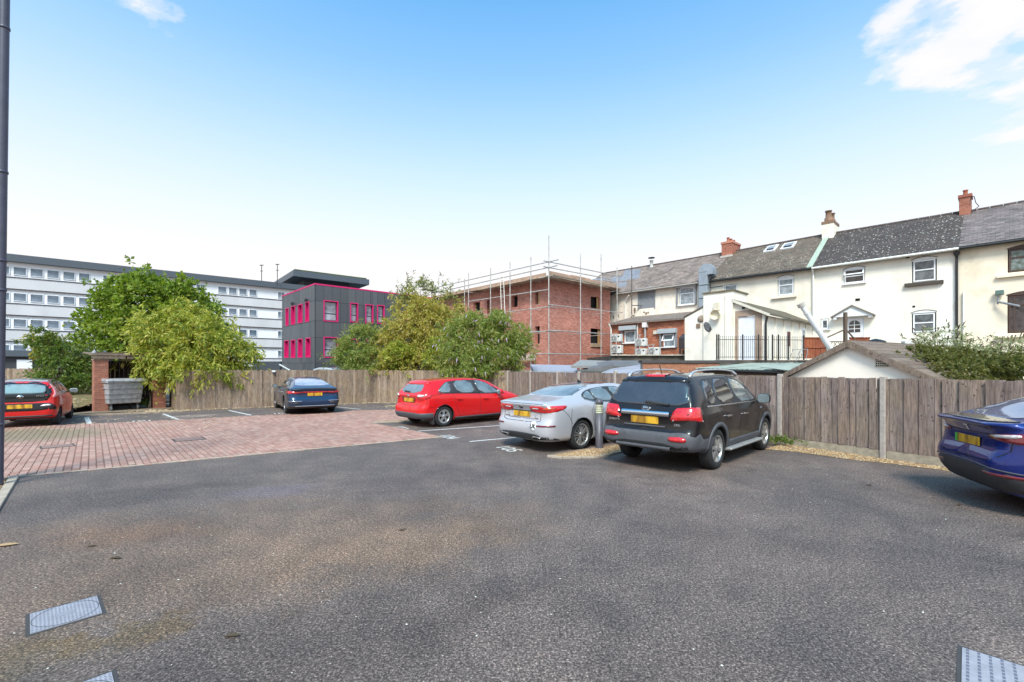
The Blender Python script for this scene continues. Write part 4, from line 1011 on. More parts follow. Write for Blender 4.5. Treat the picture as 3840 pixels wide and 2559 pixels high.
# inspection covers
COVER = plain('galvanised_cover', (.34, .325, .355), .55, metal=.15, var=.18, vscale=9)
def cover(x, y, ang, size, label, round_lid=False, bar=.03, nxy=(16, 16)):
    e = empty('inspection_cover', (x, y, 0), ang, label, 'manhole cover', 'inspection covers in the car park')
    mb = MB(); mb.box(-.022, size+.022, -.022, size+.022, -.004, .003); mb.build('frame', plain('cover_rim', (.05, .045, .045), .8), e)
    mb = MB(); mb.box(0, size, 0, size, .0, .008); mb.build('lid', COVER, e)
    mb = MB(); nx, ny = nxy; sx, sy = size/nx, size/ny
    for i in range(nx):
        for j in range(ny):
            cx_, cy_ = (i+.5)*sx, (j+.5)*sy; a = R(45) if (i+j) % 2 else R(-45) 
            if not round_lid: a = 0
            l, w = sx*.36, sy*.14
            mb.box(-l, l, -w, w, .0082, .0086, 0, Matrix.Translation((cx_, cy_, 0)) @ Matrix.Rotation(a, 4, 'Z'))
    mb.build('tread_pattern', plain('cover_tread', (.13, .13, .17), .6), e, kind='stuff')  # tread bars darker than the lid
    if round_lid:
        mb = MB(); c = size/2
        ring = [(c+(size*.49)*math.cos(t), c+(size*.49)*math.sin(t)) for t in np.linspace(0, 2*math.pi, 49)]
        for a, b_ in zip(ring, ring[1:]): mb.tube((a[0], a[1], .008), (b_[0], b_[1], .008), .0018, 5)
        mb.build('lid_seam', ARCHM, e)
        mb = MB(); mb.box(c-.05, c+.05, c-.03, c+.03, .008, .010); mb.build('lid_badge', plain('lid_badge', (.25, .25, .28), .5), e)
c1 = G(113, 2381); cover(c1[0], c1[1], math.atan2(3.366-3.10, -3.03+3.28), .365, 'pale square cover with a round lid seam on the sandy asphalt', True, nxy=(18, 18))
c2 = G(418, 2524); a2 = math.atan2(.72, .69)
cover(c2[0]-.365*math.cos(a2), c2[1]-.365*math.sin(a2)-.0, a2-R(90)+R(90)-R(0)-R(90), .365, 'pale inspection cover cut off by the bottom edge at the left', True, nxy=(18, 18))
c3 = G(3608, 2432); cover(c3[0], c3[1], R(-135), .6, 'pale inspection cover with rows of bars cut off at the bottom right corner', False, nxy=(14, 12))
# sunk tree-drain slab in the paving
def slab_cover(pts, label):
    c = [G(*p) for p in pts]; x0, y0 = c[0][0], c[0][1]
    e = empty('drain_cover', (x0, y0, .012), 0, label, 'drain cover'); mb = MB(); q = [(p[0]-x0, p[1]-y0) for p in c]
    mb.prism(q, 'z', 0, .006); mb.build('frame', plain('iron_frame', (.07, .055, .05), .7, metal=.3), e)
    cx_ = sum(p[0] for p in q)/4; cy_ = sum(p[1] for p in q)/4; mb = MB(); mb.prism([(cx_+(p[0]-cx_)*.9, cy_+(p[1]-cy_)*.86) for p in q], 'z', .0062, .009); mb.build('lid', plain('paved_lid', (.24, .15, .125), .8, var=.3, vscale=20), e)
slab_cover([(655, 1660), (775, 1650), (757, 1640), (643, 1649)], 'dark framed drain cover let into the block paving')
slab_cover([(150, 1687), (285, 1675), (275, 1666), (147, 1677)], 'worn grey cover strip in the left of the block paving')
# ------------------------------------------------------------------ fences
def wood_mat(name, cols, streak=.35):
    m, nt, b = mat(name); r = rand_piece(nt)
    p = world_pos(nt, (1, 1, .07)); q = world_pos(nt)
    c = ramp(nt, r, [(i/(len(cols)-1), cc) for i, cc in enumerate(cols)])
    s = noise(nt, 45, 6, .7, p); s2 = noise(nt, 9, 6, .7, world_pos(nt, (1, 1, .25))); s3 = noise(nt, 1.4, 5, .6, q)
    c = mix(nt, 1.0, c, ramp(nt, s, [(.25, 1-streak), (.5, 1.0), (.72, 1+streak)]), 'MULTIPLY')
    c = mix(nt, 1.0, c, ramp(nt, s2, [(.3, .62), (.5, 1.0), (.75, 1.3)]), 'MULTIPLY')
    st = noise(nt, 70, 4, .75, world_pos(nt, (1, 1, .045))); c = mix(nt, ramp(nt, st, [(.56, 0.0), (.66, .55)]), c, (.46, .37, .31))
    dk = noise(nt, 52, 5, .7, world_pos(nt, (1, 1, .10))); c = mix(nt, ramp(nt, dk, [(.30, .75), (.43, 0.0)]), c, (.055, .038, .03))
    vo = nt.nodes.new('ShaderNodeTexVoronoi'); vo.inputs['Scale'].default_value = 9; L(nt, world_pos(nt, (1, 1, .75)), vo.inputs['Vector']); c = mix(nt, ramp(nt, vo.outputs['Distance'], [(.10, .7), (.17, 0.0)]), c, (.05, .032, .025))
    c = mix(nt, ramp(nt, s3, [(.4, 0.0), (.7, .45)]), c, mix(nt, 1.0, c, (1.15, 1.1, .78), 'MULTIPLY'))
    L(nt, c, b.inputs['Base Color']); b.inputs['Roughness'].default_value = .85; b.inputs['Specular IOR Level'].default_value = .2
    bump(nt, b, s, .5, .006); return m
WOODR = wood_mat('weathered_red_board', [(.20, .145, .125), (.25, .185, .165), (.165, .12, .108), (.28, .215, .195), (.19, .145, .135), (.225, .175, .16)], .5)
WOODB = wood_mat('weathered_grey_board', [(.25, .175, .13), (.30, .22, .17), (.19, .13, .10), (.34, .26, .205), (.22, .155, .12)], .45)
WOODD = wood_mat('dark_board', [(.05, .035, .028), (.08, .055, .045), (.035, .028, .022)])
WOODG = wood_mat('roof_board', [(.15, .105, .085), (.20, .15, .125), (.11, .08, .062)])
def fence(name, label, a, b, h, bw, wood, z0=.0, jag=.01, cap=False, ztop=None, flip=1):
    a = Vector(a); b = Vector(b); d = b-a; Ln = d.length; d.normalize(); rz = math.atan2(d.y, d.x)
    e = empty(name, (a.x, a.y, 0), rz, label, 'fence')
    n = int(Ln/bw); shapes = []
    for k in range(5):
        m = MB(); w = bw*1.04; t1, t2 = .016, .007
        dz = random.uniform(-jag, jag); sk = random.uniform(-.004, .004)
        vs = [(0, -.010, z0), (w, 0, z0), (w, t2, z0), (0, t1, z0), (sk, -.010, h+dz), (w+sk, 0, h+dz+random.uniform(-jag, jag)*.4), (w+sk, t2, h+dz), (sk, t1, h+dz)]
        m.add(vs, [(3, 2, 1, 0), (4, 5, 6, 7), (0, 1, 5, 4), (1, 2, 6, 5), (2, 3, 7, 6), (3, 0, 4, 7)]); shapes.append(m.mesh('board', wood))
    for i in range(n):
        o = link('board', random.choice(shapes), e, (i*Ln/n, random.uniform(-.012, .012)-.012, random.uniform(-jag, jag)*.5), (random.uniform(-.012, .012), 0, random.uniform(-.05, .05)))
    m = MB()
    for z in (z0+.2, (z0+h)/2, h-.25): m.box(0, Ln, .012, .06, z-.04, z+.04)
    m.build('arris_rail', wood, e)
    return e, Ln
POSTM = plain('fence_post_concrete', (.40, .345, .31), .9, var=.2, vscale=14, bumpy=.3)
GRBM = plain('gravel_board_concrete', (.37, .31, .235), .9, var=.25, vscale=9, bumpy=.3)
def posts(e, xs, h, w=.1, m=POSTM, round_top=False, tops=None):
    for i, x in enumerate(xs):
        mb = MB(); mb.box(-w/2, w/2, -.05, .06, -.1, h if tops is None else tops[i])
        if round_top and i in round_top: mb.tube((0, -.049, h+(-.0)), (0, .059, h), w/2, 12)
        bevel(mb.build('post', m, e, (x, 0, 0)), .012)
# right fence, three runs that meet at the posts
e, Ln = fence('panel_fence', 'long weathered red-brown board fence with concrete posts behind the parked cars', (-.2, 21.6), (6.42, 10.9), 1.62, .112, WOODR, .16)
mb = MB(); mb.box(0, Ln, -.02, .03, -.05, .155); mb.build('gravel_board', GRBM, e)
posts(e, [0.02, 1.95, 3.87, 5.2, 7.1, 8.9, 10.75, Ln], 1.66, round_top=(4,))
e, Ln = fence('panel_fence', 'nearer run of dark weathered boards right of the black vehicle up to the blue car', (6.42, 10.9), (9.42, 5.83), 1.60, .112, WOODR, .16)
for x0, x1 in ((.06, 2.0), (2.1, 4.0), (4.1, Ln)):
    mb = MB(); mb.box(x0, x1, -.02, .03, -.05, .155); mb.build('gravel_board', GRBM, e)
posts(e, [2.04, 4.05, 5.85], 1.64)
e, Ln = fence('panel_fence', 'last fence run hidden behind the blue car at the right edge', (9.42, 5.83), (12.0, 1.5), 1.60, .112, WOODR, .16)
posts(e, [1.9, 3.8], 1.64)
# back fence
e, Ln = fence('board_fence', 'tall close-boarded brown fence behind the dark blue car', (-14.1, 19.2), (-7.1, 23.7), 1.68, .094, WOODB, 0, .018)
e, Ln = fence('board_fence', 'shaded board fence under the yellow bushes between the blue car and the red hatchback', (-7.1, 23.7), (-.2, 21.6), 1.66, .094, WOODB, 0, .016)
e, Ln = fence('board_fence', 'short board return beside the bin store', (-16.0, 21.3), (-14.1, 19.2), 1.66, .094, WOODB, 0, .016)
e, Ln = fence('board_fence', 'far brown board fence behind the small red car', (-30.0, 24.2), (-21.6, 25.0), 1.75, .12, WOODB, 0, .01)
# little lamp on the back fence
mb = MB(); mb.box(-.07, .07, -.04, 0, 0, .08); mb.box(-.05, .05, -.06, -.02, -.08, 0, 1)
g = (-10.9, 21.2); o = mb.build('fence_lamp', [plain('lamp_white', (.7, .7, .68), .5), BLACKP], None, (-11.05, 21.1, 1.6), (0, 0, R(33))); tag(o, 'small white and black lamp on top of the back fence', 'lamp')
# ------------------------------------------------------------------ bin store
def brick_mat(name, cols, sc=30, mort=False):
    m, nt, b = mat(name); r = rand_piece(nt); q = world_pos(nt)
    c = ramp(nt, r, [(i/(len(cols)-1), cc) for i, cc in enumerate(cols)])
    s = noise(nt, sc, 5, .65, q); s2 = noise(nt, .9, 5, .6, q)
    c = mix(nt, 1.0, c, ramp(nt, s, [(.3, .78), (.7, 1.22)]), 'MULTIPLY'); c = mix(nt, 1.0, c, ramp(nt, s2, [(.3, .86), (.7, 1.14)]), 'MULTIPLY')
    L(nt, c, b.inputs['Base Color']); b.inputs['Roughness'].default_value = .85; bump(nt, b, s, .3, .005); return m
BRICKP = brick_mat('pier_brick', [(.30, .105, .065), (.38, .14, .085), (.24, .09, .06), (.42, .17, .11)])
MORT = plain('mortar', (.36, .31, .27), .9, var=.2, vscale=12)
def brick_pier(x, y, rz, w, d, h, label):
    e = empty('brick_pier', (x, y, 0), rz, label, 'brick pillar')
    mb = MB(); mb.box(-w/2+.006, w/2-.006, -d/2+.006, d/2-.006, 0, h); mb.build('mortar_core', MORT, e)
    bw, bh = .215, .065
    full = MB().box(-bw/2, bw/2, -.05, .05, 0, bh).mesh('brick', BRICKP); half = MB().box(-.051, .051, -.05, .05, 0, bh).mesh('brick', BRICKP)
    n = int(h/.075)
    for k in range(n):
        z = k*.075+.004
        for side in range(4):
            ln = w if side % 2 == 0 else d; off = (d if side % 2 == 0 else w)/2-.05
            if side == 2: continue
            pos = [-ln/4, ln/4] if k % 2 == 0 else [-ln/2+.051, 0, ln/2-.051]
            for p_ in pos:
                me = full if (k % 2 == 0 or p_ == 0) else half
                c_, s_ = math.cos(R(90)*side), math.sin(R(90)*side)
                lx, ly = p_, -off+random.uniform(-.002, .002)
                link('brick', me, e, (lx*c_-ly*s_, lx*s_+ly*c_, z), (0, 0, R(90)*side))
    mb = MB(); mb.box(-w/2-.02, w/2+.02, -d/2-.02, d/2+.02, n*.075, n*.075+.06); mb.build('coping', plain('pier_coping', (.3, .2, .16), .9), e)
bd = Vector((.6245, .7810)); brz = math.atan2(bd.y, bd.x)
PL = Vector((-17.05, 18.85)); PR = PL+bd*1.95
brick_pier(PL.x, PL.y, brz, .44, .44, 2.16, 'left brick pillar of the bin store')
brick_pier(PR.x, PR.y, brz, .44, .44, 2.16, 'right brick pillar of the bin store under the overhanging leaves')
e = empty('bin_shelter', (PL.x, PL.y, 0), brz, 'dark slatted timber screen and weathered plank roof of the bin store', 'bin shelter')
bdm = MB().box(-.073, .073, -.01, .01, .1, 2.1).mesh('slat', WOODD)
for k in range(13): link('slat', bdm, e, (.2+k*.155, 1.55, 0), (0, 0, random.uniform(-.02, .02)))
for k in range(10): link('slat', bdm, e, (.2, .25+k*.14, 0), (0, 0, R(90)))
mb = MB()
for z in (.35, 1.1, 1.85): mb.box(.15, 2.1, 1.5, 1.54, z-.05, z+.05)
mb.build('cross_rail', WOODD, e)
for y0, z0 in ((-.30, 2.22), (-.18, 2.30), (.0, 2.39)):
    for x0, x1 in ((-.35, .75), (.76, 1.62), (1.63, 2.5)):
        mb = MB(); mb.box(x0+random.uniform(0, .06)+(y0 > -.2)*.2, x1, y0, y0+.05, z0-.05, z0+.055+random.uniform(-.01, .01)); mb.build('roof_plank', WOODG, e)
mb = MB(); mb.prism([(-.25, 2.36), (1.7, 2.48), (1.7, 2.43), (-.25, 2.31)], 'x', -.3, 2.4); mb.build('roof', WOODG, e)
mb = MB(); mb.lathe([(0, .16), (.02, .12), (.06, .06), (.10, .0)], 10, 'z', (-.15, .2, 2.42)); mb.build('roof_vent', plain('lead', (.25, .25, .27), .6), e)
# four-wheeled bin
def bin_cart():
    x, y = G(416, 1541)[0], G(416, 1541)[1]
    e = empty('wheeled_bin', (-16.62, 19.35, 0), math.atan2(.9, .45), 'weathered grey four-wheeled bin between the brick pillars', 'bin')
    GB = plain('galvanised_bin', (.40, .39, .40), .55, metal=.3, var=.32, vscale=7, bumpy=.2)
    W0, W1, D0, D1, z0, z1 = 1.12, 1.26, .72, .95, .30, 1.18
    mb = MB(); vs = []
    for (w, d, z) in ((W0, D0, z0), (W1, D1, z1)): vs += [(-w/2, -d/2, z), (w/2, -d/2, z), (w/2, d/2, z), (-w/2, d/2, z)]
    mb.add(vs, [(3, 2, 1, 0), (0, 1, 5, 4), (1, 2, 6, 5), (2, 3, 7, 6), (3, 0, 4, 7), (4, 5, 6, 7)]); bevel(mb.build('bin_body', GB, e), .03, 2)
    for z in (.5, .7, .92):
        k = (z-z0)/(z1-z0); w = W0+(W1-W0)*k; d = D0+(D1-D0)*k
        mb = MB(); mb.box(-w/2-.012, w/2+.012, -d/2-.012, d/2+.012, z-.012, z+.012); mb.build('rib', plain('rib_grey', (.22, .22, .24), .6, metal=.3), e)  # ribs in a darker grey than the bin body
    mb = MB(); mb.box(-.68, .68, -.52, .52, 1.18, 1.24); bevel(mb.build('rim', GB, e), .015)
    mb = MB(); mb.prism([(-.54, 1.24), (.54, 1.24), (.5, 1.31), (.2, 1.35), (-.2, 1.35), (-.5, 1.31)], 'x', -.69, .69); bevel(mb.build('lid', GB, e), .01)
    for sx in (-1, 1):
        mb = MB(); mb.tube((sx*.66, -.2, .95), (sx*.66, .2, .95), .014, 6); mb.tube((sx*.6, -.2, .95), (sx*.66, -.2, .95), .012, 6); mb.tube((sx*.6, .2, .95), (sx*.66, .2, .95), .012, 6); mb.build('handle', GB, e)
        for sy in (-1, 1):
            w = MB(); w.lathe([(.02, -.025), (.09, -.025), (.1, -.015), (.1, .015), (.09, .025), (.02, .025)], 20, 'x', (0, 0, .1)); w.box(-.03, .03, -.03, .03, .1, .30)
            w.build('wheel', plain('castor', (.10, .10, .10), .6), e, (sx*.46, sy*.28, 0))
bin_cart()
# grass bank left of the bin store
mb = MB(); n_ = 14; vs = []; fs = []
for i in range(n_):
    for j in range(n_):
        u_, v_ = i/(n_-1), j/(n_-1)
        x = -28+u_*10.4; y = 16.9+v_*7.5+u_*.6
        vs.append((x+v_*-.5, y, .05+.45*min(1, v_*2.2)+random.uniform(-.03, .03)))
for i in range(n_-1):
    for j in range(n_-1): a = i*n_+j; fs.append((a, a+n_, a+n_+1, a+1))
mb.add(vs, fs, 0, True)
def bank_mat():
    m, nt, b = mat('grass_bank'); q = world_pos(nt); a = noise(nt, 3, 6, .7, q); c = noise(nt, 30, 5, .7, q)
    col = ramp(nt, a, [(.35, (.11, .10, .03)), (.55, (.19, .13, .06)), (.7, (.24, .17, .09))]); L(nt, mix(nt, 1.0, col, ramp(nt, c, [(.3, .6), (.7, 1.4)]), 'MULTIPLY'), b.inputs['Base Color']); b.inputs['Roughness'].default_value = .95; bump(nt, b, c, .8, .03); return m
mb.build('bank', bank_mat(), kind='structure')
chips('fallen_leaves', [(random.uniform(-19.5, -17.6), 17.3+abs(random.gauss(0, 1.0)), .12+random.uniform(0, .4)) for k in range(500)], .05, LITTER, .3)
mb = MB(); mb.quad((-17.3, 17.5, .02), (-14.9, 18.7, .02), (-14.4, 21.4, .02), (-17.2, 20.5, .02)); mb.build('bin_store_floor', plain('store_floor', (.18, .13, .09), .9, var=.3, vscale=5), kind='structure')
# bollard light
def bollard():
    g = G(2247, 1684); GM = plain('bollard_paint', (.085, .08, .095), .45, var=.2, vscale=8)
    e = empty('bollard_light', (g[0], g[1], 0), 0, 'dark grey bollard light with cream louvred head between the silver and black cars', 'bollard')
    mb = MB(); mb.lathe([(.085, 0), (.082, .02), (.082, .79), (0, .79)], 28); mb.build('post', GM, e)
    mb = MB(); mb.lathe([(.078, .79), (.078, 1.0)], 28); mb.build('lamp_lens', plain('lens_cream', (.60, .58, .40), .4, var=.08), e)
    for k in range(5):
        mb = MB(); mb.lathe([(.076, .81+k*.04), (.087, .80+k*.04), (.087, .812+k*.04), (.076, .825+k*.04)], 28); mb.build('louvre', plain('louvre_cream', (.50, .49, .36), .5), e)
    mb = MB(); mb.lathe([(.082, .995), (.090, 1.0), (.090, 1.04), (.078, 1.085), (.045, 1.115), (0, 1.125)], 28); mb.build('cap', GM, e)
bollard()
# drainpipe and the corner of the brick building it serves
def drain():
    PM = plain('pipe_grey_blue', (.065, .065, .095), .4, var=.15)
    y0 = 6.95; a = Vector((-7.845, y0, 0)); b = Vector((-7.735, y0, 8.2))
    e = empty('drainpipe', a, 0, 'dark grey-blue drainpipe with collars rising along the left edge', 'drainpipe')
    mb = MB(); mb.tube((0, 0, 0), b-a, .057, 20); mb.build('pipe', PM, e)
    for z in (.95, 3.0, 3.45, 4.8, 7.0):
        c = (b-a)*(z/8.2); mb = MB(); mb.lathe([(.057, -.02), (.066, -.018), (.066, .018), (.057, .02)], 20, 'z', c); mb.box(c.x-.3, c.x, c.y+.02, c.y+.05, z-.015, z+.015); mb.build('collar', PM, e)
    w = empty('brick_building', (-8.08, 7.06, 0), 0, 'brick building corner just showing left of the drainpipe', 'building')
    mb = MB(); mb.box(-.25, 0, 0, .12, 0, 8.5); mb.build('wall', brick_mat('corner_brick', [(.33, .09, .06), (.4, .12, .08)]), w)
drain()
# ------------------------------------------------------------------ building helpers
TH = math.atan2(-.735, .678)
def render_mat(name, c, dirt=(.55, .45, .33), amt=.35, sc=1.2):
    """painted render with damp stains and flaking"""
    m, nt, b = mat(name); q = world_pos(nt)
    n1 = noise(nt, sc, 7, .7, q); n2 = noise(nt, 14, 6, .7, q); n3 = noise(nt, .5, 4, .6, world_pos(nt, (1, 1, .3)))
    k = ramp(nt, n1, [(.48, 0.0), (.78, amt)])
    col = mix(nt, k, c, mix(nt, 1.0, c, dirt, 'MULTIPLY'))
    col = mix(nt, 1.0, col, ramp(nt, n3, [(.35, .93), (.65, 1.05)]), 'MULTIPLY')
    sp = ramp(nt, n2, [(.70, 0.0), (.76, .6)]); col = mix(nt, sp, col, (.30, .22, .15)) if amt > .5 else col
    L(nt, col, b.inputs['Base Color']); b.inputs['Roughness'].default_value = .9; bump(nt, b, n2, .25, .01); return m
CREAM = render_mat('cream_render', (.84, .765, .65), amt=.36)
CREAM2 = render_mat('clean_cream_render', (.85, .785, .69), amt=.20)
CREAM3 = render_mat('stained_cream_render', (.84, .73, .58), amt=.55, sc=.9)
OFFW = render_mat('peeling_white_render', (.85, .77, .67), amt=.5, sc=2.2)
UPVC = plain('white_frame', (.82, .82, .84), .4, var=.04)
BROWNF = plain('brown_frame', (.075, .04, .03), .5, var=.2)
def pane_mat(name, lo, hi, sc=3, rough=.04):
    m, nt, b = mat(name); n = noise(nt, sc, 3, .6, coords(nt, 'Object'))
    L(nt, ramp(nt, n, [(.35, lo), (.65, hi)]), b.inputs['Base Color']); b.inputs['Roughness'].default_value = rough; b.inputs['Specular IOR Level'].default_value = .75
    return m
PANE = pane_mat('window_glass', (.035, .04, .045), (.16, .17, .18))
PANEN = pane_mat('net_curtain_glass', (.16, .18, .20), (.34, .37, .40), 5)
PANEW = pane_mat('office_glass', (.07, .10, .14), (.20, .25, .31), .8)
PANED = pane_mat('dark_glass', (.02, .016, .015), (.07, .055, .05), 4)
def wall(par, x0, x1, z0, ztop, y, holes, m, reveal=.09, rm=None, name='wall', rz=0, thick=.25, orig=(0, 0, 0)):
    """a rendered wall face with real openings; ztop = height or (left, right)"""
    zl, zr = (ztop if isinstance(ztop, (tuple, list)) else (ztop, ztop))
    tz = lambda x: zl+(zr-zl)*(x-x0)/(x1-x0)
    hs = [(max(h[0], x0), min(h[1], x1), h[2], h[3]) for h in holes]
    X = sorted(set([x0, x1]+[v for h in hs for v in h[:2]])); Zs = sorted(set([z0]+[v for h in hs for v in h[2:4]]))
    mb = MB()
    for a, b in zip(X, X[1:]):
        zz = Zs+[None]
        for c, d in zip(zz, zz[1:]):
            mx = (a+b)/2; mz = (c+(d if d is not None else tz(mx)))/2
            if any(h[0] < mx < h[1] and h[2] < mz < h[3] for h in hs): continue
            za, zb = (d, d) if d is not None else (tz(a), tz(b))
            mb.quad((a, y, c), (b, y, c), (b, y, zb), (a, y, za))
    for h in hs:
        r = y+reveal
        mb.quad((h[0], y, h[2]), (h[0], y, h[3]), (h[0], r, h[3]), (h[0], r, h[2]), 1); mb.quad((h[1], y, h[2]), (h[1], r, h[2]), (h[1], r, h[3]), (h[1], y, h[3]), 1)
        mb.quad((h[0], y, h[3]), (h[1], y, h[3]), (h[1], r, h[3]), (h[0], r, h[3]), 1); mb.quad((h[0], y, h[2]), (h[0], r, h[2]), (h[1], r, h[2]), (h[1], y, h[2]), 1)
    mb.quad((x0, y, z0), (x0, y, tz(x0)), (x0, y+thick, tz(x0)), (x0, y+thick, z0)); mb.quad((x1, y, z0), (x1, y+thick, z0), (x1, y+thick, tz(x1)), (x1, y, tz(x1)))
    mb.quad((x0, y, tz(x0)), (x1, y, tz(x1)), (x1, y+thick, tz(x1)), (x0, y+thick, tz(x0)))
    mb.v = [tuple(Vector(p)-Vector(orig)) for p in mb.v]
    return mb.build(name, [m, rm or m], par, rot=(0, 0, rz), recalc=False)
def window(par, x0, x1, z0, z1, y, fm=None, pm=None, transom=None, mullion=None, fw=.06, sill=None, rz=0, orig=(0, 0, 0), sm=None, name='window', tilt=0, depth=.06, bars=()):
    """frame part with pane sub-part; transom / mullion positions as fractions"""
    fm = fm or UPVC; pm = pm or PANE
    o = Vector(orig); cx, cz = (x0+x1)/2, (z0+z1)/2; w, h = x1-x0, z1-z0
    mb = MB()
    mb.box(-w/2, w/2, 0, depth, -h/2, -h/2+fw); mb.box(-w/2, w/2, 0, depth, h/2-fw, h/2)
    mb.box(-w/2, -w/2+fw, .001, depth-.001, -h/2+fw, h/2-fw); mb.box(w/2-fw, w/2, .001, depth-.001, -h/2+fw, h/2-fw)
    for t in ([transom] if transom else [])+list(bars): zz = -h/2+h*t; mb.box(-w/2+fw, w/2-fw, .002, depth-.002, zz-fw*.5, zz+fw*.5)
    for t in ([mullion] if isinstance(mullion, float) else (mullion or [])): xx = -w/2+w*t; mb.box(xx-fw*.4, xx+fw*.4, .003, depth-.003, -h/2+fw, h/2-fw)
    M = Matrix.Rotation(rz, 4, 'Z')
    f = mb.build(name, fm, par, M @ (Vector((cx, y, cz))-o), (0, 0, rz))
    mb = MB(); mb.box(-w/2+fw*.8, w/2-fw*.8, depth*.5, depth*.5+.012, -h/2+fw*.8, h/2-fw*.8); mb.build('pane', pm, f)
    if sill:
        mb = MB(); mb.box(-w/2-.1, w/2+.1, -.16, .06, -h/2-sill, -h/2-.002); mb.build('sill', sm or fm, f)
    return f
def slab(par, name, m, x0, x1, y0, y1, z0, z1, orig=(0, 0, 0), rz=0, bev=0):
    mb = MB(); mb.box(x0-orig[0], x1-orig[0], y0-orig[1], y1-orig[1], z0-orig[2], z1-orig[2])
    o = mb.build(name, m, par, rot=(0, 0, rz))
    if bev: bevel(o, bev)
    return o
def slate_mat(name, cols, lichen=0, lc=(.62, .60, .52), lsc=5):
    m, nt, b = mat(name); r = rand_piece(nt); q = world_pos(nt)
    c = ramp(nt, r, [(i/(len(cols)-1), cc) for i, cc in enumerate(cols)])
    n1 = noise(nt, 1.1, 6, .65, q); n2 = noise(nt, 12, 5, .6, q)
    c = mix(nt, 1.0, c, ramp(nt, n1, [(.3, .78), (.7, 1.22)]), 'MULTIPLY'); c = mix(nt, 1.0, c, ramp(nt, n2, [(.3, .85), (.7, 1.15)]), 'MULTIPLY')
    if lichen:
        v = nt.nodes.new('ShaderNodeTexVoronoi'); v.inputs['Scale'].default_value = lsc; L(nt, q, v.inputs['Vector'])
        n3 = noise(nt, .45, 3, .6, q)
        d = math_(nt, 'SUBTRACT', v.outputs['Distance'], math_(nt, 'MULTIPLY', math_(nt, 'SUBTRACT', n3, .42), lichen))
        d = math_(nt, 'ADD', d, math_(nt, 'MULTIPLY', math_(nt, 'SUBTRACT', noise(nt, 40, 3, .7, q), .5), .25))
        c = mix(nt, ramp(nt, d, [(.12, 1.0), (.20, 0.0)]), c, lc)
    L(nt, c, b.inputs['Base Color']); b.inputs['Roughness'].default_value = .75; bump(nt, b, n2, .4, .006); return m
def roof(par, x0, x1, ze, zr, y0, y1, m, sw, sg, n_ind=0, orig=(0, 0, 0), under=None):
    """slated slope: single slates (the first n_ind as parts of their own) over a boarded deck; ze/zr = (left,right)"""
    ze = ze if isinstance(ze, tuple) else (ze, ze); zr = zr if isinstance(zr, tuple) else (zr, zr)
    o = Vector(orig)
    def pt(x, t, up=0):
        k = (x-x0)/(x1-x0); a = ze[0]+(ze[1]-ze[0])*k; b = zr[0]+(zr[1]-zr[0])*k
        return Vector((x, y0+(y1-y0)*t, a+(b-a)*t+up))-o
    D = MB(); D.quad(pt(x0, 0, -.03), pt(x1, 0, -.03), pt(x1, 1, -.03), pt(x0, 1, -.03)); D.quad(pt(x0, 0, -.12), pt(x0, 1, -.12), pt(x1, 1, -.12), pt(x1, 0, -.12))
    yb = y1+(y1-y0); D.quad(pt(x0, 1, 0), pt(x1, 1, 0), (x1-o.x, yb-o.y, ze[1]-o.z), (x0-o.x, yb-o.y, ze[0]-o.z))
    D.quad(pt(x0, 0, -.12), pt(x1, 0, -.12), pt(x1, 0, -.03), pt(x0, 0, -.03))
    D.add([pt(x0, 0, -.04), pt(x0, 1, 0), (x0-o.x, yb-o.y, ze[0]-o.z)], [(0, 1, 2)]); D.add([pt(x1, 0, -.04), pt(x1, 1, 0), (x1-o.x, yb-o.y, ze[1]-o.z)], [(0, 1, 2)])
    D.build('roof', under or plain('roof_deck', (.05, .045, .045), .9), par, recalc=False)
    sl = math.hypot(y1-y0, (zr[0]+zr[1])/2-(ze[0]+ze[1])/2); nr = int(sl/sg); nc = int((x1-x0)/sw)
    vs = []; fs = []; cnt = 0; mes = []
    pitch = math.atan2((zr[0]+zr[1]-ze[0]-ze[1])/2, y1-y0); tiltx = math.atan2(ze[1]-ze[0], x1-x0)
    if n_ind:
        for k in range(3):
            g = MB().box(-sw/2+.004, sw/2-.004, 0, sg*1.05, 0, .012); mes.append(g.mesh('slate', m))
    for i in range(nr):
        for j in range(nc+1):
            xa = x0+(j-(.5 if i % 2 else 0))*sw; xb = xa+sw
            xa2, xb2 = max(xa+.004, x0), min(xb-.004, x1)
            if xb2-xa2 < .03: continue
            t0, t1 = i/nr, min(1, (i+1.08)/nr); up = .016+random.uniform(0, .008); dn = random.uniform(-.01, .01)/sl
            if n_ind and cnt < n_ind and xb2-xa2 > sw*.9:
                p = pt((xa2+xb2)/2, max(0, t0+dn), up-.006); ob = link('slate', mes[cnt % 3], par, p, (pitch-.02, random.uniform(-.01, .01)-tiltx, 0)); cnt += 1; continue
            a, b, c, d = pt(xa2, max(0, t0+dn), up), pt(xb2, max(0, t0+dn), up), pt(xb2, t1, .004), pt(xa2, t1, .004)
            n0 = len(vs); vs += [a, b, c, d, a-Vector((0, 0, up+.01)), b-Vector((0, 0, up+.01))]; fs += [(n0, n0+1, n0+2, n0+3), (n0+4, n0+5, n0+1, n0)]
    S_ = MB(); S_.add(vs, fs); S_.build('slate_courses', m, par, kind='stuff', recalc=False)
    # ridge tiles
    rm = plain('ridge_tile', (.10, .075, .07), .85, var=.3, vscale=5); n = max(1, int((x1-x0)/.45)); R_ = MB()
    for i in range(n):
        a = pt(x0+(x1-x0)*i/n+.01, 1, .02); b = pt(x0+(x1-x0)*(i+1)/n-.01, 1, .02); R_.tube(a, b, .075, 6)
    R_.build('ridge', rm, par)
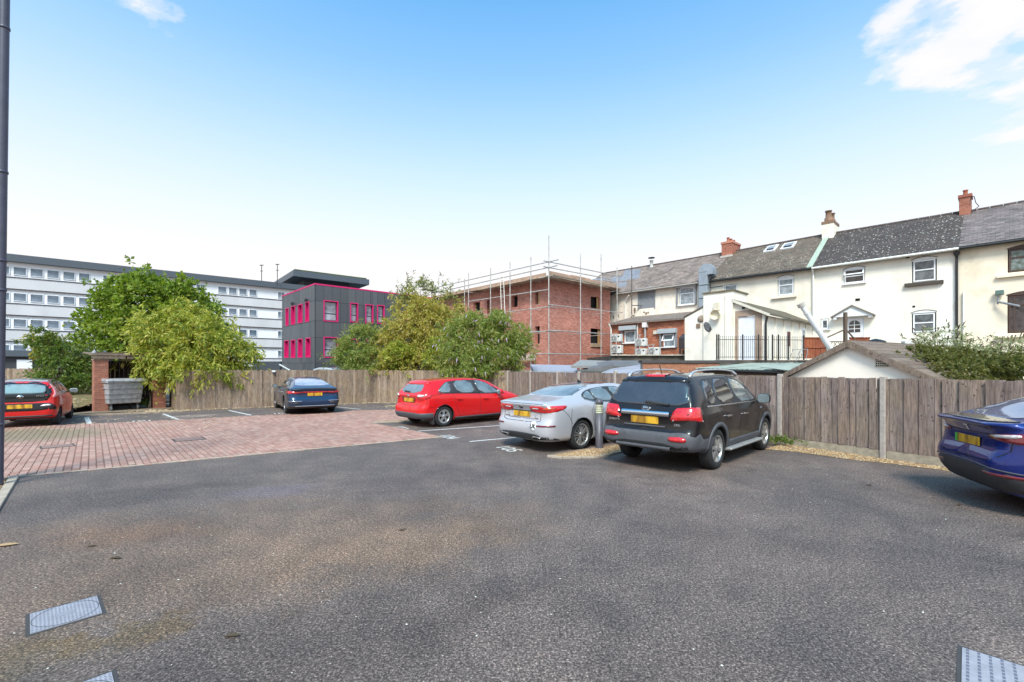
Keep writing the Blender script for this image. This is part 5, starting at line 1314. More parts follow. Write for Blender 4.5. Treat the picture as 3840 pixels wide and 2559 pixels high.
def brickwork(par, x0, x1, z0, ztop, y, holes, m, n_ind=0, rz=0, near=(0, 0), bw=.225, bh=.075, orig=(0, 0, 0)):
    """stretcher bond bricks standing proud of a mortar face"""
    zl, zr = (ztop if isinstance(ztop, (tuple, list)) else (ztop, ztop)); sp = []
    nz = int((max(zl, zr)-z0)/bh); nx = int((x1-x0)/bw)+2
    for k in range(nz):
        for i in range(nx):
            a = x0+(i-(.5 if k % 2 else 0))*bw+.005; b = a+bw-.01; a = max(a, x0); b = min(b, x1); z = z0+k*bh+.005
            if b-a < .03: continue
            if z+bh-.01 > zl+(zr-zl)*((a+b)/2-x0)/(x1-x0): continue
            segs = [(a, b)]
            for h in holes:
                if h[2] < z+bh*.5 < h[3]:
                    ns = []
                    for (p, q) in segs:
                        if q <= h[0] or p >= h[1]: ns.append((p, q)); continue
                        if p < h[0]: ns.append((p, h[0]))
                        if q > h[1]: ns.append((h[1], q))
                    segs = ns
            for (p, q) in segs:
                if q-p > .03: sp.append((p, q, z))
    full = [s for s in sp if abs((s[1]-s[0])-(bw-.01)) < .002]
    full.sort(key=lambda s: abs((s[0]+s[1])/2-near[0])+abs(s[2]-near[1])*1.0)
    ind = set(full[:n_ind]); me = MB().box(-bw/2+.005, bw/2-.005, -.006, .02, 0, bh-.01).mesh('brick', m) if n_ind else None
    M = Matrix.Rotation(rz, 4, 'Z'); o = Vector(orig); vs = []; fs = []
    for s in sp:
        if s in ind: link('brick', me, par, M @ (Vector(((s[0]+s[1])/2, y, s[2]))-o), (0, 0, rz)); continue
        p, q, z = s; t = z+bh-.01; yf = y-.006-random.uniform(0, .002); n0 = len(vs)
        vs += [(p, yf, z), (q, yf, z), (q, yf, t), (p, yf, t), (p, y, z), (q, y, z), (q, y, t), (p, y, t)]
        fs += [(n0, n0+1, n0+2, n0+3), (n0+4, n0+5, n0+1, n0), (n0+3, n0+2, n0+6, n0+7), (n0, n0+3, n0+7, n0+4), (n0+1, n0+5, n0+6, n0+2)]
    mb = MB(); mb.add([tuple(Vector(v)-o) for v in vs], fs); return mb.build('brickwork', m, par, rot=(0, 0, rz), kind='stuff', recalc=False)
GUTB = plain('black_gutter', (.02, .018, .018), .5); GUTW = plain('white_gutter', (.75, .74, .70), .5)
def gutter(par, x0, x1, z0, z1, y, m, orig=(0, 0, 0)):
    mb = MB(); o = Vector(orig); mb.tube(Vector((x0, y, z0))-o, Vector((x1, y, z1))-o, .065, 8); mb.build('gutter', m, par)
def pipe(par, pts, r, m, name='downpipe', orig=(0, 0, 0)):
    mb = MB(); mb.path([Vector(p)-Vector(orig) for p in pts], r, 8); mb.build(name, m, par)
# ------------------------------------------------------------------ the terrace (four houses on one line)
TF = Frame(20.8, 23.0, TH)
def tx(px, py=1100, dy=0): return TF.px(px, py, dy)[0]
def tz(px, py, dy=0): return TF.px(px, py, dy)[1]
def rect(xa, ya, xb, yb, dy=0):
    a = TF.px(xa, ya, dy); b = TF.px(xb, yb, dy); c = TF.px(xa, yb, dy); d = TF.px(xb, ya, dy)
    return a[0], b[0], (b[1]+c[1])/2, (a[1]+d[1])/2
BX = [tx(2150), tx(2655), tx(3050), tx(3597), tx(3840)+3.2]
def house(label, i, zeL, zeR, zrL, zrR, holes, m, smat, sw, sg, n_ind, z0=0.4):
    x0, x1 = BX[i], BX[i+1]; o = (x0, 0, z0)
    e = TF.empty('terraced_house', x0, 0, z0, label=label, cat='house', group='houses of the cream terrace')
    wall(e, x0+.002, x1-.002, z0, (zeL-.05, zeR-.05), 0, holes, m, orig=o)
    roof(e, x0, x1, (zeL, zeR), (zrL, zrR), -.28, 4.0, smat, sw, sg, n_ind, orig=o)
    for xx in (x0, x1):   # gables
        a = .06 if xx == x0 else -.06; L_ = (zeL, zrL) if xx == x0 else (zeR, zrR)
        mb = MB(); mb.add([(xx+a-x0, 0, L_[0]-.1-z0), (xx+a-x0, 4, L_[1]-.1-z0), (xx+a-x0, 8, L_[0]-.1-z0), (xx+a-x0, 8, 0), (xx+a-x0, 0, 0)], [(0, 1, 2, 3, 4)]); mb.build('gable_wall', m, e, recalc=False)
    mb = MB(); mb.quad((0, 8, 0), (0, 8, zeL-z0), (x1-x0, 8, zeR-z0), (x1-x0, 8, 0)); mb.build('rear_wall', m, e, recalc=False)
    return e, o
def ztl(px, py): return tz(px, py)
# eaves and ridge heights read at the boundaries
ze = lambda px, py: tz(px, py, -.28)
zr = lambda px, py: tz(px, py, 4.0)
SL_A = slate_mat('brown_slate', [(.19, .14, .115), (.24, .18, .15), (.14, .105, .085), (.29, .22, .19), (.20, .15, .13)], .25, (.30, .27, .24), 4)
SL_B = slate_mat('lichened_slate', [(.125, .092, .068), (.155, .115, .085), (.10, .075, .055), (.18, .135, .10)], .36, (.40, .36, .29), 6)
SL_C = slate_mat('dark_slate_white_lichen', [(.062, .046, .040), (.08, .06, .052), (.048, .036, .031)], .33, (.50, .47, .42), 6.5)
SL_D = slate_mat('purple_grey_slate', [(.15, .116, .108), (.19, .148, .14), (.12, .093, .088), (.22, .175, .166), (.095, .078, .073)])
GREYM = plain('shutter_grey', (.24, .25, .27), .5, var=.12)
GREYL = plain('pale_grey_box', (.40, .43, .46), .45, var=.08)
# house A
hA = [rect(2396, 1092, 2455, 1157), rect(2545, 1078, 2606, 1143)]
eA, oA = house('left end house of the terrace with brown slates and a closed grey shutter', 0, ze(2314, 1098), ze(2655, 1051), zr(2212, 1036), zr(2702, 953), hA, OFFW, SL_A, .30, .21, 0)
h = hA[0]; mb = MB()
nsl = 14
for k in range(nsl): z = h[2]+(h[3]-h[2])*k/nsl; mb.box(h[0]-oA[0], h[1]-oA[0], .01, .03, z+.005-oA[2], z+(h[3]-h[2])/nsl-oA[2])
mb.build('roller_shutter', GREYM, eA)
slab(eA, 'shutter_box', GREYL, h[0]-.18, h[1]+.1, -.22, -.0, h[3]-.02, h[3]+.22, oA)
for a in (h[0]-.06, h[1]): slab(eA, 'shutter_guide', GREYM, a, a+.06, -.07, -.002, h[2]-.05, h[3]-.02, oA)
h = hA[1]
window(eA, h[0]+.05, h[1]-.05, h[2], h[3], .03, transom=.66, pm=PANEN, orig=oA, sill=.06, sm=UPVC)
slab(eA, 'shutter_box', GREYL, h[0]-.22, h[1]+.16, -.24, -.0, h[3]+.0, h[3]+.24, oA)
for a in (h[0]-.14, h[1]+.06): slab(eA, 'shutter_guide', GREYM, a, a+.09, -.12, -.002, h[2]-.05, h[3]-.002, oA)
gutter(eA, tx(2310), BX[1], ze(2314, 1104), ze(2655, 1057), -.33, plain('grey_gutter', (.35, .32, .28), .7), oA)
px_ = tx(2346); pipe(eA, [(px_+.5, -.3, 7.4), (px_, -.1, 7.0), (px_, -.1, 4.4)], .045, GUTW, orig=oA)
px_ = tx(2369, 1100, -.6); pipe(eA, [(px_, -.6, tz(2369, 998, -.6)), (px_, -.6, tz(2369, 1180, -.6))], .035, plain('rusty_flue', (.12, .085, .07), .8), 'flue_pipe', oA)
pipe(eA, [(px_, -.6, tz(2369, 1146, -.6)), (px_+.5, -.05, tz(2369, 1146, -.6))], .03, BLACKP, 'bracket', oA)
# torn lead patches and missing slates on the left of roof A
LEAD = plain('lead_sheet', (.22, .215, .235), .6, metal=.1, var=.3, vscale=3)
for (xa, ya, xb, yb) in ((2215, 1043, 2300, 1052), (2290, 1035, 2350, 1058), (2330, 1010, 2395, 1050), (2290, 1060, 2345, 1080)):
    def rp(px, py):     # sight line meets the slope plane
        lo, hi = -.28, 4.0
        for _ in range(30):
            mid = (lo+hi)/2; x_, z_ = TF.px(px, py, mid); k = (mid+.28)/4.28
            zz = (oe(x_)+(orr(x_)-oe(x_))*k)
            if z_ > zz: lo = mid
            else: hi = mid
        return Vector((x_-oA[0], lo, z_-oA[2]+.03))
    oe = lambda x: ze(2314, 1098)+(ze(2655, 1051)-ze(2314, 1098))*(x-BX[0])/(BX[1]-BX[0]); orr = lambda x: zr(2212, 1036)+(zr(2702, 953)-zr(2212, 1036))*(x-BX[0])/(BX[1]-BX[0])
    mb = MB(); a = [rp(xa, yb), rp(xb, yb-3), rp(xb+8, ya), rp(xa+14, ya+4)]; mb.add(a+[p-Vector((0, 0, .02)) for p in a], [(0, 1, 2, 3), (4, 5, 1, 0), (7, 6, 5, 4)]); mb.build('lead_sheet', LEAD, eA, recalc=False)
# roof flue on A
vx = tx(2443, 985, 3.6); mb = MB(); zz = tz(2443, 1000, 3.6)
mb.lathe([(.16, 0), (.13, .1), (.13, .55), (.16, .56), (.16, .62)], 14, 'z', (vx-oA[0], 3.6, zz-oA[2]-.1)); mb.build('roof_flue', plain('flue_metal', (.5, .5, .48), .5), eA)
mb = MB(); mb.lathe([(0, .85), (.28, .84), (.28, .80), (.12, .78)], 14, 'z', (vx-oA[0], 3.6, zz-oA[2]-.1)); mb.build('flue_cap', BLACKP, eA)
# duct beside the white block
def duct():
    D = .45; x0 = tx(2619, 1080, -.6); x1 = tx(2652, 1080, -.6); zt = tz(2640, 1020, -.6); zb = tz(2625, 1170, -.6)
    e = TF.empty('ventilation_duct', x0, -.6, zb, label='big grey-blue kitchen duct with a bent top rising in front of the slate roof', cat='duct')
    DM = plain('duct_metal', (.33, .37, .42), .4, metal=.4, var=.15, vscale=2)
    w = x1-x0; H = zt-zb
    for k, (a, b) in enumerate(((0, .33), (.34, .66), (.67, 1.0))): bevel(slab(e, 'duct_section', DM, 0, w, 0, .6, H*a, H*b-.01), .02)
    pts = [(0, H), (w, H)]; mb = MB(); prof = []
    for t in np.linspace(180, 0, 14): prof.append((w*.80+w*.80*math.cos(R(t)), H+.55*math.sin(R(t))))
    inn = [(w*1.6, H-.12), (w+.02, H-.12), (w, H)]
    mb.prism(prof+inn, 'y', -.0, .6); mb.build('duct_bend', DM, e)
    mb = MB(); mb.box(w+.01, 1.63*w, -.03, .63, H-.22, H-.125); mb.build('duct_outlet', DM, e)
    mb = MB(); mb.box(w, w+.9, .25, .3, H-1.1, H-1.04); mb.build('bracket', BLACKP, e)
duct()
# house B
hB = [rect(2916, 1040, 2978, 1108), rect(2716, 1067, 2765, 1100)]
eB, oB = house('terraced house with mossy slate roof and two roof windows', 1, ze(2655, 1051), ze(3050, 1001), zr(2702, 953), zr(3077, 885), hB, CREAM, SL_B, .28, .17, 0)
h = hB[0]; window(eB, h[0]+.04, h[1]-.04, h[2]+.02, h[3]-.1, .02, transom=.62, pm=PANEN, orig=oB)
slab(eB, 'window_head', UPVC, h[0], h[1], .03, .08, h[3]-.1, h[3]+.02, oB)
slab(eB, 'sill', CREAM, h[0]-.3, h[1]+.15, -.14, -.002, h[2]-.16, h[2]-.04, oB)
h = hB[1]; window(eB, h[0]+.02, h[1]-.02, h[2], h[3]-.03, .02, pm=PANEN, orig=oB)
gutter(eB, BX[1], BX[2], ze(2655, 1057), ze(3050, 1007), -.33, GUTB, oB)
for (xa, ya, xb, yb) in ((2862, 915, 2912, 950), (2925, 905, 2980, 940)):
    mb = MB()
    def rpB(px, py):
        lo, hi = -.28, 4.0
        for _ in range(30):
            mid = (lo+hi)/2; x_, z_ = TF.px(px, py, mid); k = (mid+.28)/4.28; q = (x_-BX[1])/(BX[2]-BX[1])
            a_ = ze(2655, 1051)*(1-q)+ze(3050, 1001)*q; b_ = zr(2702, 953)*(1-q)+zr(3077, 885)*q
            if z_ > a_+(b_-a_)*k: lo = mid
            else: hi = mid
        return Vector((x_-oB[0], lo, z_-oB[2]))
    c0 = rpB(xa, yb); c1_ = rpB(xb-6, yb-9)
    wdt = c1_.x-c0.x; pit = math.atan2(zr(2900, 930)-ze(2900, 1020), 4.28)
    fr = MB(); fr.box(0, wdt, 0, .12, 0, .1); fr.box(0, wdt, 1.0, 1.12, 0, .1); fr.box(0, .12, .12, 1.0, 0, .1); fr.box(wdt-.12, wdt, .12, 1.0, 0, .1)
    f = fr.build('roof_window', UPVC, eB, c0, (pit, 0, 0)); g_ = MB(); g_.box(.1, wdt-.1, .1, 1.02, .03, .06); g_.build('pane', PANED, f)
    g_ = MB(); g_.box(.12, wdt-.12, .35, .8, .1, .14); g_.build('roof_window_sash', GREYM, f)
# green valley flashing between B and C
mb = MB(); a = [Vector((BX[2]-.28, -.3, ze(3030, 1004)+.04)), Vector((BX[2]+.02, -.3, ze(3050, 1001)+.04)), Vector((BX[2]+.02, 3.6, zr(3077, 885)-.14)), Vector((BX[2]-.28, 3.6, zr(3077, 885)-.16))]
a = [p-Vector(oB) for p in a]; mb.add(a+[p-Vector((0, 0, .05)) for p in a], [(0, 1, 2, 3), (4, 5, 1, 0), (5, 6, 2, 1), (7, 4, 0, 3)]); mb.build('flashing', plain('green_flashing', (.36, .42, .33), .7, var=.15), eB, recalc=False)
# house C
hC = [rect(3420, 972, 3513, 1056), rect(3419, 1172, 3511, 1248), rect(3164, 1008, 3244, 1062), rect(3077, 1196, 3109, 1236), rect(3170, 1192, 3240, 1380)]
eC, oC = house('clean cream house with white windows, small pedimented door and dark lichen-spotted roof', 2, ze(3050, 1001), ze(3597, 927), zr(3077, 885), zr(3595, 799), hC, CREAM2, SL_C, .30, .17, 0)
h = hC[0]; window(eC, h[0]+.05, h[1]-.05, h[2]+.03, h[3]-.05, .02, transom=.54, pm=PANE, orig=oC); slab(eC, 'window_head', UPVC, h[0], h[1], .03, .08, h[3]-.05, h[3]+.01, oC)
slab(eC, 'sill', plain('dark_sill', (.07, .055, .045), .8), h[0]-.28, h[1]+.25, -.15, -.002, h[2]-.20, h[2]-.03, oC)
h = hC[1]; window(eC, h[0]+.05, h[1]-.05, h[2]+.03, h[3]-.05, .02, transom=.5, pm=PANE, orig=oC); slab(eC, 'window_head', UPVC, h[0], h[1], .03, .08, h[3]-.05, h[3]+.01, oC)
h = hC[2]; window(eC, h[0]+.03, h[1]-.03, h[2]+.02, h[3]-.02, .02, transom=.5, pm=PANED, orig=oC)
mb = MB(); w_ = h[1]-h[0]-.06; fw = .06
mb.box(0, w_, -.03, .01, -.34, -.28); mb.box(0, w_, -.03, .01, -.06, 0); mb.box(0, fw, -.03, .01, -.28, -.06); mb.box(w_-fw, w_, -.03, .01, -.28, -.06)
mb.build('open_vent', UPVC, eC, Vector((h[0]+.03, -.01, h[3]-.04))-Vector(oC), (R(-28), 0, 0))
slab(eC, 'sill', UPVC, h[0]-.06, h[1]+.06, -.1, -.002, h[2]-.06, h[2]-.005, oC)
h = hC[3]; window(eC, h[0]+.03, h[1]-.03, h[2]+.02, h[3]-.02, .02, pm=PANE, orig=oC, fw=.08); slab(eC, 'sill', UPVC, h[0]-.06, h[1]+.08, -.1, -.002, h[2]-.05, h[2]-.003, oC)
h = hC[4]; o_ = Vector(oC)
slab(eC, 'door_frame', UPVC, h[0], h[1], .03, .07, h[2], h[3], oC)
cx_ = (h[0]+h[1])/2; dw = .80
dr = MB(); dr.box(-dw/2, dw/2, 0, .045, -2.02, 0); d_ = dr.build('door', plain('door_white', (.76, .76, .80), .4, var=.04), eC, Vector((cx_, -.02, h[3]-.06))-o_)
pts = [(-.26, -.75), (.26, -.75), (.26, -.35)]+[(.26*math.cos(R(t)), -.35+.26*math.sin(R(t))) for t in np.linspace(0, 180, 12)][1:]
mb = MB(); mb.prism(pts, 'y', -.012, -.004); mb.build('door_glass', PANED, d_)
mb = MB(); mb.box(-.015, .015, -.02, -.012, -.75, -.1); mb.box(-.26, .26, -.021, -.013, -.57, -.54); mb.box(-.26, .26, -.021, -.013, -.36, -.33); mb.build('glazing_bar', UPVC, d_)
mb = MB(); mb.tube((.33, -.06, -1.05), (.33, -.06, -.93), .012, 6); mb.build('door_handle', CHROME, d_)
# pediment canopy
xa, xb = tx(3128), tx(3277); zt_, zb_ = tz(3200, 1144, -.4), tz(3200, 1190, -.4); pc = (xa+xb)/2
mb = MB(); mb.prism([(xa-oC[0], zb_+.06-oC[2]), (xb-oC[0], zb_+.06-oC[2]), (pc-oC[0], zt_-.05-oC[2])], 'y', -.38, -.01); mb.build('door_pediment', UPVC, eC)
mb = MB(); mb.prism([(xa-.08-oC[0], zb_+.03-oC[2]), (pc-oC[0], zt_-.06-oC[2]), (xb+.08-oC[0], zb_+.03-oC[2]), (xb+.08-oC[0], zb_+.1-oC[2]), (pc-oC[0], zt_+.02-oC[2]), (xa-.08-oC[0], zb_+.1-oC[2])], 'y', -.46, -.0); mb.build('pediment_capping', plain('capping_grey', (.2, .18, .16), .7), eC)
for s_ in (xa+.03, xb-.18): slab(eC, 'canopy_bracket', UPVC, s_, s_+.15, -.36, -.003, zb_-.06, zb_+.055, oC)
for (ax, ay, bx_, by) in ((3208, 1120, 3225, 1129), (3422, 1147, 3432, 1153), (3398, 965, 3410, 969)):
    r_ = rect(ax, ay, bx_, by); slab(eC, 'wall_vent', ARCHM, r_[0], r_[1], -.02, -.001, r_[2], r_[3], oC)
gutter(eC, BX[2], BX[3], ze(3050, 1007), ze(3597, 933), -.33, GUTW, oC)
px_ = BX[2]+.02; pipe(eC, [(px_, -.3, 7.5), (px_, -.1, 7.2), (px_, -.1, 3.0)], .05, GUTW, orig=oC)
# house D
hD = [rect(3779, 932, 3900, 1026), rect(3778, 1106, 3900, 1250)]
hD[0] = (hD[0][0], hD[0][0]+1.35, tz(3779, 1024), tz(3779, 936)); hD[1] = (hD[1][0], hD[1][0]+1.35, tz(3778, 1251), tz(3778, 1108))
eD, oD = house('stained cream house at the right edge with brown framed windows and purple slates', 3, ze(3597, 927), ze(3597, 927), zr(3654, 791), zr(3654, 791), hD, CREAM3, SL_D, .30, .19, 300)
h = hD[0]; window(eD, h[0]+.03, h[1]-.03, h[2]+.03, h[3]-.03, .02, BROWNF, pane_mat('plant_window_glass', (.05, .07, .04), (.22, .26, .26), 6), transom=.62, orig=oD, fw=.07); slab(eD, 'sill', CREAM3, h[0]-.35, h[1]+.2, -.14, -.002, h[2]-.2, h[2]-.08, oD)
h = hD[1]; window(eD, h[0]+.03, h[1]-.03, h[2]+.03, h[3]-.03, .02, BROWNF, PANED, transom=.74, mullion=.14, orig=oD, fw=.07); slab(eD, 'sill', CREAM3, h[0]-.35, h[1]+.2, -.14, -.002, h[2]-.2, h[2]-.08, oD)
gutter(eD, BX[3], BX[4], ze(3597, 933), ze(3597, 933), -.33, GUTB, oD)
px_ = BX[3]-.08; pipe(eD, [(px_, -.3, 7.55), (px_, -.1, 7.1), (px_, -.1, .6)], .055, GUTB, orig=oD)
mb = MB(); mb.lathe([(.07, 0), (.12, .12), (.12, .2)], 10, 'z', (px_-oD[0], -.16, 7.2-oD[2])); mb.build('hopper', GUTB, eD)
px2 = tx(3600); pipe(eD, [(px2+.12, -.08, tz(3600, 1098)), (px2+.12, -.08, .6)], .035, GUTW, orig=oD)
f_ = rect(3732, 1093, 3754, 1109); fl = TF.empty('floodlight', f_[0], -.1, f_[2], label='green-grey floodlight and tube lamp bracket on the stained cream wall', cat='floodlight')
mb = MB(); mb.box(0, .28, -.16, .02, 0, .22); bevel(mb.build('housing', plain('flood_green', (.10, .16, .14), .5), fl), .02)
mb = MB(); mb.tube((.1, -.05, -.05), (.08, -.06, -.42), .03, 6); mb.tube((.08, -.06, -.3), (.75, -.35, -.6), .05, 10); mb.build('tube_lamp', GREYM, fl)
# chimneys
CHB = brick_mat('chimney_brick', [(.36, .12, .07), (.44, .16, .10), (.28, .09, .06), (.5, .2, .13)])
def chimney(par, o, px0, px1, ptop, pbot, m, label=None, pots=1, cap=True, dy=4.0, dp=.75, brick=True):
    a = TF.px(px0, ptop, dy-dp/2)[0]; b = TF.px(px1, ptop, dy-dp/2)[0]; zt_ = TF.px((px0+px1)/2, ptop, dy-dp/2)[1]; zb_ = TF.px((px0+px1)/2, pbot, dy-dp/2)[1]-1.0
    b = a+(b-a)*.85
    c = slab(par, 'chimney', m, a, b, dy-dp/2, dy+dp/2, zb_, zt_, o)
    if brick:
        brm = m
        for k in range(int((zt_-zb_)/.075)):
            pass
    if cap:
        slab(c, 'chimney_cap', m, a-.05, b+.05, dy-dp/2-.05, dy+dp/2+.05, zt_-.02, zt_+.13, o)
    for k in range(pots):
        t = (k+.5)/pots; mb = MB(); mb.lathe([(.12, 0), (.10, .05), (.09, .28), (.115, .30), (.115, .34), (.0, .34)], 12, 'z', ((a+b)/2-o[0], dy-dp/2+dp*t-o[1], zt_+.12-o[2])); mb.build('chimney_pot', plain('pot_clay', (.38, .13, .08), .8), c)
    return c, a, b, zb_, zt_
def brick_chimney(par, o, px0, px1, ptop, pbot, pots, dp, lead=True):
    c, a, b, zb_, zt_ = chimney(par, o, px0, px1, ptop, pbot, MORT, pots=pots, dp=dp)
    # brick courses on the two faces seen
    vs = []; fs = []
    for k in range(int((zt_-zb_)/.075)):
        z = zb_+k*.075+.005; t = z+.065
        for (p, q, face) in [(a, b, 'f'), (4-dp/2, 4+dp/2, 'r'), (4-dp/2, 4+dp/2, 'l')]:
            x = p-(.11 if k % 2 else 0)
            while x < q:
                s0, s1 = max(x+.005, p), min(x+.22, q); x += .225
                if s1-s0 < .03: continue
                n0 = len(vs)
                if face == 'f': y_ = 4-dp/2-.008; vs += [(s0, y_, z), (s1, y_, z), (s1, y_, t), (s0, y_, t)]
                elif face == 'r': y_ = b+.008; vs += [(y_, s0, z), (y_, s1, z), (y_, s1, t), (y_, s0, t)]
                else: y_ = a-.008; vs += [(y_, s1, z), (y_, s0, z), (y_, s0, t), (y_, s1, t)]
                fs.append((n0, n0+1, n0+2, n0+3))
    mb = MB(); mb.add([(v[0]-o[0], v[1]-o[1], v[2]-o[2]) for v in vs], fs); mb.build('chimney_brick', CHB, c, kind='stuff', recalc=False)
    for ch in c.children:
        if ch.name.startswith('chimney_cap'): ch.data.materials[0] = CHB
    slab(c, 'lead_flashing', plain('pale_flashing', (.5, .46, .42), .7), a-.06, b+.06, 4-dp/2-.07, 4-dp/2-.02, zb_+.55, zb_+.95, o)
brick_chimney(eB, oB, 2706, 2752, 912, 955, 3, 1.5)
brick_chimney(eD, oD, 3597, 3649, 738, 815, 1, .8)
c, a, b, zb_, zt_ = chimney(eC, oC, 3082, 3134, 838, 912, CREAM, pots=0, cap=False, dp=1.3)
STN = plain('sooty_brick', (.22, .13, .085), .9, var=.35, vscale=4)
slab(c, 'chimney_head', STN, a-.03, b+.03, 4-.68, 4+.68, zt_, zt_+.16, oC)
for k, yy in enumerate((3.55, 4.3)):
    mb = MB(); mb.lathe([(.24, 0), (.22, .25), (.17, .30), (.16, .62), (.2, .64), (.2, .70), (0, .70)], 8, 'z', ((a+b)/2-oC[0], yy, zt_+.15-oC[2])); mb.build('chimney_pot', STN, c)
# aerial at chimney D
q = TF.px(3652, 730, 3.6); mb = MB(); b0 = Vector((q[0]-oD[0]-.15, 3.6, q[1]-oD[2]-.45))
mb.path([b0, b0+Vector((.03, 0, .32)), b0+Vector((.16, 0, .36)), b0+Vector((.22, 0, .0)), b0+Vector((.34, 0, -.22)), b0+Vector((.02, 0, -.5))], .018, 5); mb.build('cable_aerial', BLACKP, eD)

# shallow arches over the openings, default arc tinted as shadowed wall
ARCH = plain('arch_shadow', (.20, .155, .12), .9)
def arch(par, h, o, m=ARCH, rise=.11):
    w = (h[1]-h[0])/2+.03; cx_ = (h[0]+h[1])/2-o[0]; z = h[3]-o[2]; pts = [(cx_+w*t, z+rise*(1-t*t)+.03) for t in np.linspace(-1, 1, 13)]+[(cx_+w*t, z+rise*(1-t*t)-.005) for t in np.linspace(1, -1, 13)]
    mb = MB(); mb.prism(pts, 'y', -.025, .0); mb.build('arch', m, par)
    fill = [(cx_+(w-.02)*t, z+rise*(1-t*t)-.006) for t in np.linspace(-1, 1, 13)]+[(cx_+w-.02, z-.02), (cx_-w+.02, z-.02)]
    mb = MB(); mb.prism(fill, 'y', -.012, -.002); mb.build('window_head', UPVC if m is ARCH else m, par)
for hh in hC[:3]: arch(eC, hh, oC)
arch(eB, hB[0], oB)
for hh in hD: arch(eD, hh, oD, BROWNF, .12)
# repainted patch beside the dark downpipe, pale plinth stains
PT = render_mat('fresh_paint_patch', (.93, .89, .82), amt=.05)
pts = [(3517, 1000), (3570, 1003), (3582, 1040), (3586, 1120), (3570, 1150), (3588, 1200), (3590, 1300), (3520, 1300), (3516, 1180)]
mb = MB(); mb.prism([(TF.px(*p)[0]-oC[0], TF.px(*p)[1]-oC[2]) for p in pts], 'y', -.004, -.0); mb.build('repainted_patch', PT, eC)
FLK = plain('flaked_spot', (.23, .16, .11), .9, var=.3)
for (px, py, rw, rh) in ((2415, 1172, 5, 4), (2423, 1176, 6, 5), (2431, 1173, 4, 4), (2330, 1150, 3, 2), (2332, 1172, 4, 2), (2380, 1165, 6, 12), (2375, 1185, 7, 3), (2368, 1190, 3, 5), (2300, 1190, 4, 8), (2320, 1185, 3, 9), (2290, 1170, 3, 6)):
    c_ = TF.px(px, py); r1, r2 = rw*.02, rh*.02; mb = MB(); mb.prism([(c_[0]-oA[0]+r1*math.cos(t)*random.uniform(.6, 1.2), c_[1]-oA[2]+r2*math.sin(t)*random.uniform(.6, 1.2)) for t in np.linspace(0, 6.28, 9)[:-1]], 'y', -.006, -.001); mb.build('flaked_spot', FLK, eA)
# ------------------------------------------------------------------ red brick wing with the air conditioners, in front of house A
YW = -3.2
def W(px, py, dy=YW): return TF.px(px, py, dy)
WINGB = brick_mat('orange_brick', [(.36, .10, .045), (.44, .135, .06), (.28, .075, .04), (.50, .18, .09), (.33, .11, .06)])
x0, x1 = W(2290, 1215)[0], W(2567, 1200)[0]; zt0 = W(2290, 1214)[1]; zt1 = W(2567, 1192)[1]; ow = (x0, YW, 2.0)
wg = TF.empty('brick_wing', x0, YW, 2.0, label='low orange-red brick wing with two shuttered windows behind the air conditioners', cat='building extension')
def wr(xa, ya, xb, yb): a = W(xa, ya); b = W(xb, yb); return (a[0], b[0], W((xa+xb)/2, yb)[1], W((xa+xb)/2, ya)[1])
hw_ = [wr(2340, 1240, 2382, 1288), wr(2486, 1252, 2532, 1303)]
wall(wg, x0, x1, 2.0, (zt0, zt1), YW, hw_, MORT, rm=WINGB, orig=ow)
brickwork(wg, x0, x1, 2.0, (zt0, zt1), YW, hw_, WINGB, 300, near=(x1, 3.2), orig=ow)
for k, h in enumerate(hw_):
    f = window(wg, h[0]+.03, h[1]-.03, h[2]+.03, h[3]-.03, YW+.03, transom=.58 if k else None, pm=PANEN, orig=ow, sill=.06)
    bx = W(2333, 1222) if k == 0 else W(2475, 1232)
    slab(wg, 'shutter_box', GREYL, h[0]-.28, h[1]+.16, YW-.26, YW-.01, h[3]+.03, h[3]+.32, ow)
    for a in (h[0]-.18, h[1]+.06): slab(wg, 'shutter_guide', GREYM, a, a+.1, YW-.13, YW-.01, h[2]-.03, h[3]+.02, ow)
h = hw_[1]; mb = MB(); w_ = h[1]-h[0]-.08; mb.box(0, w_, -.03, .01, -.5, -.44); mb.box(0, w_, -.03, .01, -.06, 0); mb.box(0, .06, -.03, .01, -.44, -.06); mb.box(w_-.06, w_, -.03, .01, -.44, -.06)
mb.build('open_vent', UPVC, wg, Vector((h[0]+.04, YW-.01, h[3]-.04))-Vector(ow), (R(-30), 0, 0))
# lean-to roof of the wing
mb = MB(); o = Vector(ow)
vv = [(x0-.1, YW-.25, zt0-.02), (x1+.05, YW-.25, zt1-.02), (x1+.05, 0, zt1+.75), (x0-.1, 0, zt0+.75)]
vv = [Vector(v)-o for v in vv]; mb.add(vv+[v-Vector((0, 0, .12)) for v in vv], [(0, 1, 2, 3), (5, 4, 7, 6), (4, 5, 1, 0), (5, 6, 2, 1), (7, 4, 0, 3)]); mb.build('roof', SL_A, wg, recalc=False)
slab(wg, 'side_wall', WINGB, x0, x0+.2, YW+.26, -.01, 2.0, zt0-.1, ow)
pp = W(2297, 1225); pipe(wg, [(x0+.05, YW-.3, zt0-.05), (x0+.12, YW-.12, zt0-.4), (x0+.12, YW-.12, 2.0)], .05, GUTW, orig=ow)
q = W(2424, 1240); slab(wg, 'vent_cowl', plain('white_cowl', (.75, .70, .68), .5), q[0]-.16, q[0]+.16, YW-.3, YW-.01, W(2424, 1229)[1], W(2424, 1211)[1], ow)
pipe(wg, [(q[0], YW-.16, W(2424, 1229)[1]), (q[0], YW-.16, W(2424, 1275)[1])], .07, plain('grey_vent_pipe', (.35, .33, .33), .5), 'vent_pipe', ow)
